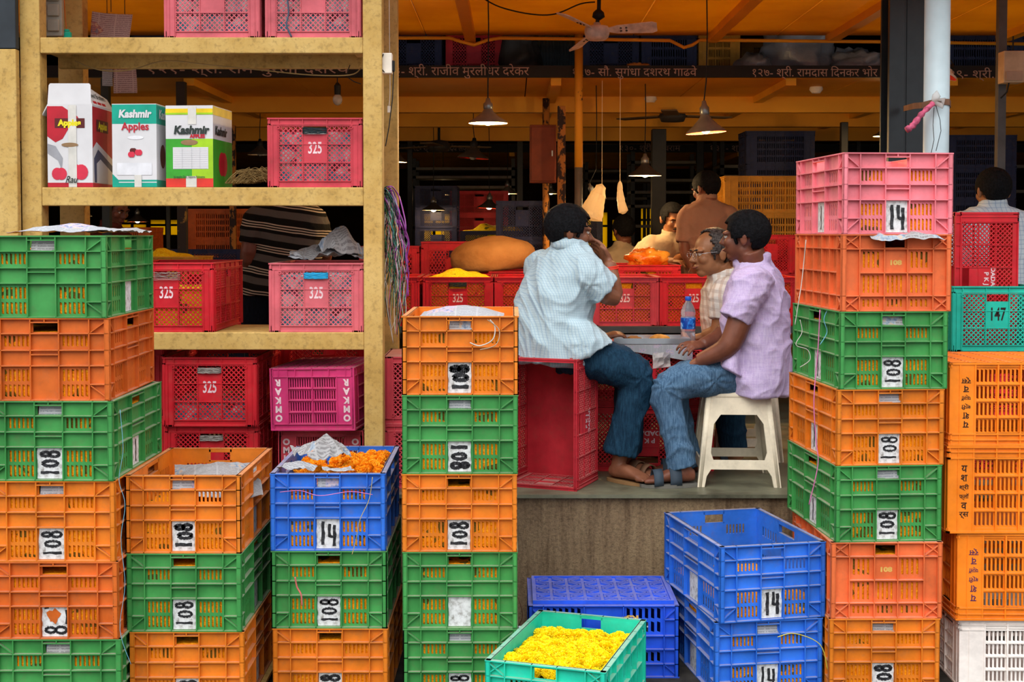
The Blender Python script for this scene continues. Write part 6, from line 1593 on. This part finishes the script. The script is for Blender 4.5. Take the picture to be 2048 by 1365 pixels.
def collar(mb, c, fr, lat, rr, h=.035, tilt=.012):
    """band round the neck, closed"""
    n = 22; ring = []
    for k in range(n+1):
        t = 2*PI*k/n; ring.append(Vector(c)+Vector(lat)*rr*math.cos(t)+Vector(fr)*rr*math.sin(t)*1.05+V(0, 0, 1)*(tilt*math.sin(t)*-1))
    mb.tube(ring, .012, 8); mb.tube([p+V(0, 0, h*.55) for p in ring], .010, 8); mb.tube([p+V(0, 0, h*.28) for p in ring], .011, 8)
# ---------------------------------------------------------------- man 1: pale checked shirt, seen from behind, eating
fr = V(.72, .69, 0).normalized(); lat = V(fr.y, -fr.x, 0)      # lat = his right
p1 = person((X(1115, 5.8), 5.8, 1.118), 'man in pale blue checked shirt and dark jeans eating, seated on the red crate')
sh_R, el_R, wr_R = P(1172, 548, 5.68), P(1229, 602, 5.70), P(1219, 528, 5.78)
sh_L, el_L, wr_L = P(1078, 532, 5.93), P(1140, 640, 6.02), P(1205, 676, 6.03)
hip_R, kn_R, an_R = P(1150, 702, 5.70), P(1281, 752, 5.74), P(1242, 905, 5.76)
hip_L, kn_L, an_L = P(1120, 705, 5.90), P(1262, 748, 5.88), P(1250, 900, 5.91)
hc = P(1139, 465, 5.80); HMx = HM(hc, (.96, .20, -.10), (0.05, 0, 1)) @ Matrix.Scale(.94, 4)
b = MB(); loft(b, [(P(1112, 700, 5.8), lat*.14, fr*.11), (P(1110, 620, 5.8), lat*.12, fr*.09), (P(1125, 555, 5.8), lat*.12, fr*.08), (P(1134, 522, 5.8), lat*.09, fr*.06), (P(1138, 500, 5.8), lat*.05, fr*.05)], 20)
head_shape(b, HMx); limb(b, [P(1136, 510, 5.80), HMx @ V(0, .02, -.05)], [.052, .053])
limb(b, [sh_R, el_R, wr_R], [.055, .047, .030]); limb(b, [sh_L, el_L, wr_L], [.055, .045, .028])
hand(b, wr_R, P(1199, 494, 5.84)-wr_R, V(-.9, .1, .3), 1, .42, 1.0, .7, .05)
hand(b, wr_L, P(1232, 668, 6.04)-wr_L, V(0, .2, -1), 1, .5, .85)
limb(b, [hip_R, kn_R, an_R], [.055, .05, .038]); limb(b, [hip_L, kn_L, an_L], [.055, .05, .038])
f1d = V(.55, -.55, 0); foot(b, P(1222, 945, 5.78).to_tuple(), (.42, -.38, 0), FL+.018, .95, an_R); foot(b, (X(1240, 5.92), 5.93, 0), (.48, -.55, 0), FL+.016, .95, an_L)
sub(p1, 'body', remeshed(b, .0048, 3, 'body', None, SK1)); 
sub(p1, 'hair', hair_mesh(HMx, 'thick', 1, 1, HAIR)).modifiers.new('s', 'SOLIDIFY').thickness = -.012; face_bits(p1, HMx)
b = MB(); loft(b, [(P(1116, 724, 5.80), lat*.205, fr*.165), (P(1109, 690, 5.80), lat*.195, fr*.155), (P(1106, 640, 5.8), lat*.182, fr*.140), (P(1112, 590, 5.8), lat*.19, fr*.135), (P(1124, 548, 5.8), lat*.195, fr*.115), (P(1134, 520, 5.8), lat*.165, fr*.09), (P(1140, 500, 5.8), lat*.10, fr*.065), (P(1141, 490, 5.8), lat*.07, fr*.06)], 30)
limb(b, [P(1150, 532, 5.74), sh_R, P(1213, 582, 5.69)], [.066, .078, .078], 18); limb(b, [P(1095, 532, 5.9), sh_L, P(1110, 600, 6.0)], [.07, .075, .07], 18)
loft(b, [(P(1150, 640, 5.72), V(.07, 0, 0), V(0, .1, 0)), (P(1166, 680, 5.70), V(.105, 0, .02), V(0, .13, 0)), (P(1176, 706, 5.70), V(.11, 0, .05), V(0, .13, 0))], 16)
collar(b, P(1139, 495, 5.8), fr, lat, .062, .04)
sub(p1, 'shirt', remeshed(b, .0065, 4, 'shirt', foldf(.018, (5, 5, 3.4), 3, None, [(P(1180, 570, 5.65), .16, 5, .003), (P(1160, 690, 5.65), .15, 5, .003)]), SH1.m))
b = MB(); limb(b, [P(1130, 705, 5.74), hip_R+V(.05, 0, -.01), kn_R, P(1257, 830, 5.75), an_R+V(0, 0, -.005)], [.10, .094, .078, .068, .076], 20); limb(b, [P(1110, 706, 5.9), hip_L, kn_L, P(1256, 830, 5.90), an_L+V(0, 0, -.0)], [.09, .09, .074, .066, .07], 20)
sub(p1, 'trousers', remeshed(b, .0065, 3, 'trousers', foldf(.016, (6, 6, 4), 9, None, [(kn_R, .18, 7, .006)]), JN1))
b = MB()
for k in range(2): b.tube([wr_R+((el_R-wr_R).normalized()*(.018+.009*k))+(V(1, 0, .15)*math.cos(t)+V(0, 1, 0)*math.sin(t))*.034 for t in [2*PI*i/18 for i in range(19)]], .005, 6)
sub(p1, 'wrist_thread', b.mesh('wrist_thread', simple('red_orange_thread', 'd8321c', .7), True))
b = MB()
for i in range(9):
    t = 2*PI*i/9
b = None
# ---------------------------------------------------------------- man 2: lilac shirt on the stool
fr = V(-.93, .36, 0).normalized(); lat = V(-fr.y, fr.x, 0)     # his left, towards the camera
p2 = person((X(1505, 5.8), 5.8, .97), 'man in lilac linen shirt and blue jeans on the cream stool')
sh_n, el_n, wr_n = P(1502, 572, 5.62), P(1462, 695, 5.60), P(1398, 722, 5.66)
sh_f, el_f, wr_f = P(1495, 575, 5.93), P(1450, 672, 5.96), P(1404, 690, 5.86)
hip_n, kn_n, an_n = P(1485, 752, 5.70), P(1325, 772, 5.68), P(1366, 936, 5.66)
hip_f, kn_f, an_f = P(1485, 750, 5.92), P(1345, 762, 5.89), P(1384, 930, 5.91)
hc = P(1489, 476, 5.77); HMx = HM(hc, (-.88, .40, -.03), (-.03, 0, 1)) @ Matrix.Scale(.94, 4)
b = MB(); loft(b, [(P(1512, 755, 5.8), lat*.14, fr*.11), (P(1514, 680, 5.8), lat*.13, fr*.11), (P(1515, 600, 5.8), lat*.15, fr*.10), (P(1512, 555, 5.8), lat*.14, fr*.08), (P(1505, 530, 5.8), lat*.07, fr*.06)], 20)
head_shape(b, HMx, 1.06, 1.0); limb(b, [P(1510, 545, 5.8), HMx @ V(0, .022, -.05)], [.066, .060])
limb(b, [sh_n, el_n, wr_n], [.058, .048, .030]); limb(b, [sh_f, el_f, wr_f], [.056, .045, .028])
hand(b, wr_n, P(1362, 738, 5.70)-wr_n, V(0, .25, -1), -1, .22, .95, .3)
hand(b, wr_f, P(1370, 692, 5.80)-wr_f, V(-.3, .3, -1), -1, .55, .9, .9, .2)
limb(b, [hip_n, kn_n, an_n], [.052, .048, .036]); limb(b, [hip_f, kn_f, an_f], [.052, .048, .036])
foot(b, (X(1392, 5.65), 5.66, 0), (-1, -.10, 0), FL+.018, .96, an_n); foot(b, (X(1408, 5.92), 5.92, 0), (-1, .0, 0), FL+.016, .96, an_f)
sub(p2, 'body', remeshed(b, .0048, 3, 'body', None, SK2))
sub(p2, 'hair', hair_mesh(HMx, 'full', 1, 4, HAIR)).modifiers.new('s', 'SOLIDIFY').thickness = -.012; face_bits(p2, HMx)
b = MB(); loft(b, [(P(1524, 786, 5.8), lat*.20, fr*.125), (P(1519, 755, 5.8), lat*.205, fr*.142), (P(1514, 700, 5.8), lat*.19, fr*.147), (P(1512, 640, 5.8), lat*.175, fr*.145), (P(1512, 595, 5.8), lat*.185, fr*.135), (P(1513, 562, 5.8), lat*.185, fr*.11), (P(1511, 540, 5.8), lat*.13, fr*.085), (P(1508, 522, 5.8), lat*.08, fr*.065)], 30)
limb(b, [P(1510, 560, 5.68), sh_n+V(.0, 0, -.005), P(1468, 640, 5.605)], [.078, .085, .070], 18); limb(b, [P(1505, 565, 5.9), sh_f, P(1470, 640, 5.95)], [.07, .075, .062], 18)
loft(b, [(P(1462, 690, 5.70), V(.04, 0, 0), V(0, .08, 0)), (P(1458, 735, 5.68), V(.045, 0, -.01), V(0, .11, 0)), (P(1462, 744, 5.68), V(.04, 0, -.02), V(0, .11, 0))], 16)
collar(b, P(1506, 524, 5.8), fr, lat, .066, .036, .012)
sub(p2, 'shirt', remeshed(b, .0065, 4, 'shirt', foldf(.017, (4.5, 4.5, 6), 13, None, [(P(1490, 600, 5.60), .17, 5, .003), (P(1480, 690, 5.62), .16, 5, .003)]), SH2.m))
b = MB(); limb(b, [P(1510, 756, 5.76), hip_n+V(0, .03, 0), P(1400, 755, 5.69), kn_n, P(1345, 850, 5.67), an_n], [.085, .086, .078, .066, .055, .060], 20); limb(b, [P(1515, 750, 5.9), hip_f, P(1400, 752, 5.9), kn_f, P(1360, 850, 5.90), an_f], [.10, .088, .076, .064, .054, .058], 20)
sub(p2, 'trousers', remeshed(b, .0065, 3, 'trousers', foldf(.015, (6, 6, 4), 29, None, [(kn_n, .16, 8, .006), (P(1430, 760, 5.65), .14, 7, .004)]), JN2))
# ---------------------------------------------------------------- man 3: plaid shirt and spectacles
fr = V(-.95, -.1, 0).normalized(); lat = V(-fr.y, fr.x, 0)
p3 = person((X(1470, 6.32), 6.22, .97), 'balding man with spectacles in brown plaid shirt, smiling')
hc = P(1424, 508, 6.27); HMx = HM(hc, (-.90, -.30, -.10), (0, 0, 1))
sh_n, el_n, wr_n = P(1452, 592, 6.15), P(1440, 665, 6.14), P(1408, 672, 6.20)
b = MB(); loft(b, [(P(1470, 745, 6.34), lat*.14, fr*.11), (P(1462, 660, 6.34), lat*.14, fr*.11), (P(1452, 600, 6.32), lat*.15, fr*.10), (P(1448, 566, 6.32), lat*.13, fr*.075), (P(1444, 545, 6.30), lat*.06, fr*.055)], 20)
head_shape(b, HMx, 1.0, 1.0); limb(b, [P(1446, 560, 6.31), HMx @ V(0, .02, -.05)], [.062, .056])
limb(b, [sh_n, el_n, wr_n], [.055, .043, .027]); hand(b, wr_n, V(-1, .2, -.2), V(0, .2, -1), -1, .4, .85)
hipn, knn, ann = P(1465, 755, 6.27), P(1440, 775, 6.07), P(1462, 925, 6.14)
limb(b, [P(1475, 755, 6.42), P(1455, 770, 6.20), P(1464, 900, 6.17), P(1470, 925, 6.19)], [.08, .056, .042, .036])
foot(b, (X(1485, 6.22), 6.24, 0), (-.75, -.5, 0), FL+.014, .92, P(1478, 920, 6.22)); 
sub(p3, 'body', remeshed(b, .005, 3, 'body', None, SK3)); sub(p3, 'hair', hair_mesh(HMx, 'bald', 1, 6, HAIRG)).modifiers.new('s', 'SOLIDIFY').thickness = -.008; face_bits(p3, HMx, 1, None, True, True, HAIRG)
b = MB(); loft(b, [(P(1472, 740, 6.34), lat*.17, fr*.13), (P(1466, 680, 6.34), lat*.17, fr*.135), (P(1458, 620, 6.34), lat*.18, fr*.135), (P(1454, 582, 6.32), lat*.18, fr*.11), (P(1450, 562, 6.32), lat*.12, fr*.085), (P(1447, 550, 6.31), lat*.07, fr*.065)], 28)
limb(b, [P(1455, 582, 6.22), sh_n, P(1446, 640, 6.14)], [.07, .078, .066], 18); collar(b, P(1445, 550, 6.30), fr, lat, .062, .035)
sub(p3, 'shirt', remeshed(b, .0065, 4, 'shirt', foldf(.009, (5, 5, 6), 19), SH3.m))
b = MB(); limb(b, [P(1480, 752, 6.42), P(1455, 768, 6.20), P(1462, 850, 6.18), P(1468, 902, 6.18)], [.11, .085, .068, .064], 18)
sub(p3, 'trousers', remeshed(b, .007, 3, 'trousers', foldf(.008, (5, 5, 5), 31), JN1))
# sandals
def sandal(heel, d, z, lab, mat, strapm, L=.25, straps=((.13, .05), (.19, .03)), wdt=.048, foot_h=.05, root=None):
    s_ = thing('sandal', (heel[0], heel[1], z), math.atan2(d[1], d[0]), lab, 'sandal')
    out = []; n = 24
    for k in range(n):
        t = 2*PI*k/n; x_ = .5*L*(1-math.cos(t)); 
        wloc = wdt*(.72+.28*math.sin(min(1, x_/L)*PI*.9+.15))*abs(math.sin(t))**.55*(1 if math.sin(t) >= 0 else -1); out.append((x_-.012, wloc))
    mb = MB(); mb.add([(a, b_, 0) for a, b_ in out]+[(a, b_, .014) for a, b_ in out], [tuple(range(n))[::-1], tuple(range(n, 2*n))]+[(i, (i+1) % n, (i+1) % n+n, i+n) for i in range(n)]); mb.build('sole', mat, s_)
    for (x_, w_) in straps:
        mb = MB(); vs = []; m = 12
        for i in range(m+1):
            t = PI*i/m; yy = -wdt*.98*math.cos(t); zz_ = .012+foot_h*math.sin(t)**.8*(1-.35*(x_/L))
            vs += [(x_-w_/2, yy, zz_), (x_+w_/2, yy, zz_-.004)]
        mb.add(vs, [(2*i, 2*i+1, 2*i+3, 2*i+2) for i in range(m)]); st2 = mb.build('strap', strapm, s_, True); st2.modifiers.new('s', 'SOLIDIFY').thickness = .004
    return s_
SLATE = simple('slate_sandal', '36424e', .7); SOLEG = simple('grey_sole', '6f6c64', .8); TANL = simple('tan_sandal', '8c6a44', .7); BRL = simple('brown_strap', '6a4a34', .7)
sandal((X(1397, 5.65), 5.66), (-1, -.10), FL, 'slate blue strap sandal on the near foot of the man in lilac', SOLEG, SLATE, .262, ((.10, .05), (.175, .04)), .05, .085)
sandal((X(1413, 5.92), 5.92), (-1, .0), FL, 'slate sandal on the far foot of the man in lilac', SOLEG, SLATE, .262, ((.10, .05), (.175, .04)), .05, .085)
sandal((X(1222, 5.80), 5.795), (.42, -.38), FL, 'tan slipper under the bare foot by the red seat crate', TANL, BRL, .25, ())
sandal((X(1240, 5.92), 5.93), (.48, -.55), FL, 'tan sandal with brown straps between the two men', TANL, BRL, .26, ((.11, .05), (.18, .03)), .05, .08)
sandal((X(1488, 6.22), 6.24), (-.75, -.5), FL, 'grey sandal seen under the cream stool', SOLEG, SLATE, .25, ((.15, .04),), .05, .07)
# plastic stool
def stool(cx, cy, yaw, h, lab, mat=CREAMP, tw=.13, bw=.18):
    s_ = thing('plastic_stool', (cx, cy, FL), R(yaw), lab, 'stool')
    mb = MB(); n = 32; 
    def ring(hw, z_, rr=.04):
        o_ = []
        for q_ in range(4):
            sx, sy = ((1, 1), (-1, 1), (-1, -1), (1, -1))[q_]
            for k in range(5): t = PI/2*q_+PI/2*k/4; o_.append((sx*(hw-rr)+rr*math.cos(t), sy*(hw-rr)+rr*math.sin(t), z_))
        return o_
    rs_ = [ring(tw, h-.03), ring(tw+.002, h-.012), ring(tw-.006, h-.002), ring(tw-.02, h), ring(.02, h-.002, .012)]; m = 20
    vs = [p for r_ in rs_ for p in r_]; fs = [(i*m+k, i*m+(k+1) % m, (i+1)*m+(k+1) % m, (i+1)*m+k) for i in range(len(rs_)-1) for k in range(m)]; fs.append(tuple(range((len(rs_)-1)*m, len(rs_)*m)))
    mb.add(vs, fs); o = mb.build('seat', mat, s_, True); o.modifiers.new('s', 'SOLIDIFY').thickness = .004
    hs = h-.02
    def side_pts():
        W = lambda z_: bw+(tw-bw)*(z_/hs)
        return W
    W = side_pts()
    for k in range(4):   # each side frame: apron with arched opening
        mb = MB(); Mk = RZ(PI/2*k)
        def face(poly):
            # poly in (u,z); lies on leaning plane y=-W(z)
            a_ = [Vector((u_, -W(z_), z_)) for u_, z_ in poly]; b2 = [Vector((u_*.985, -W(z_)+.006, z_)) for u_, z_ in poly]; q_ = len(poly)
            mb.add([Mk @ p for p in a_]+[Mk @ p for p in b2], [tuple(range(q_)), tuple(range(q_, 2*q_))[::-1]]+[(i, i+q_, (i+1) % q_+q_, (i+1) % q_) for i in range(q_)])
        z1, z2 = .075, .115                        # cross bar
        zo = hs*.80; lw = .042
        def U(z_): return W(z_)
        for sg in (-1, 1):
            zs_ = [0, z1-.03, z1, z2, z2+.03, zo-.04, zo]; outer = [(sg*U(z_), z_) for z_ in zs_]; inner = [(sg*(U(0)-.03), 0), (sg*(U(z1-.03)-.034), z1-.03), (sg*(U(z1)-.05), z1), (sg*(U(z2)-.055), z2), (sg*(U(z2+.03)-lw), z2+.03), (sg*(U(zo-.04)-lw), zo-.04), (sg*(U(zo)-lw-.025), zo)]
            for i in range(len(zs_)-1): face([outer[i], inner[i], inner[i+1], outer[i+1]])
        ui = U(zo)-lw-.025; face([(-U(zo), zo), (U(zo), zo), (U(hs), hs), (-U(hs), hs)])
        ub, ut = U(z1)-.05, U(z2)-.055; face([(-ub, z1), (ub, z1), (ut, z2), (-ut, z2)])
        o = mb.build('side_frame', mat, s_)
    for k in range(4):
        mb = MB(); a_ = Matrix.Rotation(PI/2*k, 3, 'Z'); b0 = a_ @ V(bw-.012, bw-.012, .0); t0 = a_ @ V(tw-.012, tw-.012, hs); mb.tube([b0, t0], [.014, .016], 10); mb.build('leg', mat, s_, True)
    return s_
sz = Z(785, 5.66)-FL
stool(X(1472, 5.80), 5.80, -3, sz, 'cream plastic stool under the man in lilac', CREAMP, .135, .178)
stool(X(1490, 6.32), 6.39, 4, .40, 'second cream plastic stool, under the man with spectacles', CREAMP, .135, .165)
# ---------------------------------------------------------------- background people
def figure(label, Y, hcpx, hdir, nk, rings, fr, shirt, skin, arms=(), legs=None, hair='short', moust=False, hairm=None, trousers=None, vox=.008, face=True, hscale=1.0, sleeve=.8, collar_at=None, fold=.009, seed=1, stand=None):
    fr = V(*fr).normalized(); lat = V(-fr.y, fr.x, 0)
    c0 = rings[0]; pr_ = person((P(c0[0], c0[1], Y).x, Y, FL), label)
    hc = P(hcpx[0], hcpx[1], Y); M_ = HM(hc, hdir); b = MB()
    loft(b, [(P(a, b_, Y), lat*w_*.8, fr*d_*.8) for (a, b_, w_, d_) in rings], 18)
    head_shape(b, M_, 1.0, hscale); limb(b, [P(nk[0], nk[1]+12, Y), M_ @ V(0, .02, -.05)], [.062, .056])
    for arm in arms:
        pts = [P(*q_) for q_ in arm[0]]; limb(b, pts, [.052, .043, .028][:len(pts)]); 
        if arm[1] and len(pts) > 2: hand(b, pts[-1], pts[-1]-pts[-2], arm[1], arm[2], .5, .9)
    hip = P(rings[0][0], rings[0][1], Y)
    for sg in (-1, 1): limb(b, [hip+lat*.09*sg, V(hip.x, Y, (hip.z+FL)/2+.02)+lat*.10*sg+fr*.04, V(hip.x, Y, FL+.07)+lat*.11*sg], [.08, .055, .04]); foot(b, ((V(hip.x, Y, 0)+lat*.11*sg-fr*.05).x, (V(hip.x, Y, 0)+lat*.11*sg-fr*.05).y, 0), fr, FL+.002, .95, V(hip.x, Y, FL+.07)+lat*.11*sg)
    sub(pr_, 'body', remeshed(b, vox*.8, 3, 'body', None, skin)); 
    sub(pr_, 'hair', hair_mesh(M_, hair, hscale, seed, hairm or HAIR)).modifiers.new('s', 'SOLIDIFY').thickness = -.01
    if face: face_bits(pr_, M_, hscale, moust)
    b = MB(); loft(b, [(P(a, b_, Y), lat*w_, fr*d_) for (a, b_, w_, d_) in rings], 26)
    for arm in arms:
        pts = [P(*q_) for q_ in arm[0]]; limb(b, [pts[0].lerp(P(nk[0], nk[1]+20, Y), .35), pts[0], pts[0].lerp(pts[1], sleeve)], [.07, .078, .064], 16)
    collar(b, P(nk[0], nk[1], Y), fr, lat, .062, .035)
    sub(pr_, 'shirt', remeshed(b, vox, 4, 'shirt', foldf(fold, (4, 4, 6), seed*7), shirt))
    b = MB()
    for sg in (-1, 1): limb(b, [hip+lat*.06*sg+V(0, 0, .03), hip+lat*.09*sg-V(0, 0, .08), V(hip.x, Y, (hip.z+FL)/2+.02)+lat*.10*sg+fr*.04, V(hip.x, Y, FL+.06)+lat*.11*sg], [.115, .10, .075, .075], 16)
    sub(pr_, 'trousers', remeshed(b, vox, 2, 'trousers', foldf(.008, (5, 5, 5), seed*3), trousers or JN3))
    return pr_
# moustached man behind the crates, front view
figure('moustached man in beige shirt leaning on the crates', 9.55, (1345, 440), (.22, -.92, -.28), (1343, 468), [(1318, 590, .19, .13), (1318, 540, .20, .13), (1320, 505, .22, .13), (1328, 484, .20, .11), (1338, 470, .09, .07)], (.4, -.9, 0), SH4.m, SK3,
    [([(1300, 490, 9.5), (1296, 522, 9.35), (1350, 524, 9.12)], (0, 0, -1), 1), ([(1360, 488, 9.52), (1362, 515, 9.50), (1348, 526, 9.36)], (0, 0, -1), -1)], None, 'short', True, None, JN3, .008, seed=2)
# stooping man, back view, tan shirt
figure('man in tan shirt seen from behind, stooping over the crates', 9.15, (1412, 379), (-.55, .75, -.25), (1414, 398), [(1425, 600, .17, .14), (1422, 550, .19, .15), (1420, 500, .20, .15), (1418, 450, .215, .14), (1416, 418, .19, .11), (1414, 402, .09, .075)], (-.45, .85, 0), SH5.m, SK2,
    [([(1376, 432, 9.1), (1368, 500, 9.05), (1385, 535, 8.98)], (0, 0, -1), -1), ([(1462, 435, 9.15), (1468, 500, 9.1), (1430, 540, 8.98)], (0, 0, -1), 1)], None, 'full', False, None, JN3, .008, seed=3, face=True)
# striped man behind the rack
figure('man in dark striped polo seen from behind through the rack', 6.85, (575, 340), (.2, .95, -.1), (572, 392), [(552, 590, .20, .14), (558, 545, .20, .14), (566, 500, .215, .14), (570, 455, .225, .135), (572, 425, .21, .11), (572, 402, .09, .075)], (.2, .95, 0), SH6.m, SK2,
    [([(515, 440, 6.8), (493, 520, 6.75), (520, 550, 7.0)], (0, 0, -1), 1), ([(628, 440, 6.9), (652, 505, 7.0), (640, 545, 7.2)], (0, 0, -1), 1)], None, 'full', False, None, JN3, .008, seed=4, sleeve=.62)
# man at right edge
figure('man with greying hair in windowpane check shirt at the right edge, back turned', 6.9, (1985, 384), (-.1, .98, -.05), (1985, 412), [(1985, 600, .19, .14), (1985, 530, .21, .14), (1985, 480, .23, .14), (1985, 448, .235, .125), (1985, 428, .20, .10), (1985, 414, .09, .075)], (-.1, .98, 0), SH7.m, SK3,
    [([(1908, 465, 6.85), (1898, 560, 6.85), (1900, 620, 6.7)], (1, 0, 0), 1), ([(2060, 465, 6.9), (2072, 560, 6.9), (2070, 620, 6.9)], (-1, 0, 0), 1)], None, 'short', False, None, JN3, .008, seed=5, face=False)
# dark man at left, through the rack
figure('man in maroon shirt in shadow behind the leftmost crates', 9.3, (232, 418), (.75, -.5, -.4), (222, 450), [(212, 620, .19, .13), (212, 560, .20, .13), (212, 510, .21, .13), (214, 475, .2, .11), (220, 455, .09, .07)], (.7, -.6, 0), SH8.m, SK2,
    [([(180, 480, 9.3), (175, 540, 9.2), (220, 560, 9.0)], (0, 0, -1), 1)], None, 'full', False, None, JN3, .009, seed=6)
figure('dark-haired person in the dim aisle right of the glowing bag', 10.6, (1247, 462), (-.3, .9, -.1), (1245, 490), [(1245, 640, .19, .13), (1245, 580, .2, .13), (1245, 530, .2, .13), (1245, 505, .19, .1), (1245, 492, .08, .07)], (-.3, .9, 0), SH4.m, SK2, [([(1222, 515, 10.6), (1215, 580, 10.6), (1220, 620, 10.5)], (0, 0, -1), 1)], None, 'full', False, None, JN3, .01, seed=7, face=False)

c_ = MB(); c_.M = T(0, 0, 0)
c_.lathe([(.0, 0), (.07, .002), (.075, .05), (.078, .052), (.074, .09), (.078, .092), (.07, .13), (.0, .131)], 24); o = c_.build('steel_vessel', MATS['steel'], None, True); o.location = (X(1190, 8.75), 8.7, BZ+.001); tag(o, 'ribbed steel vessel on the bench in front of the seated man\'s face', 'vessel')
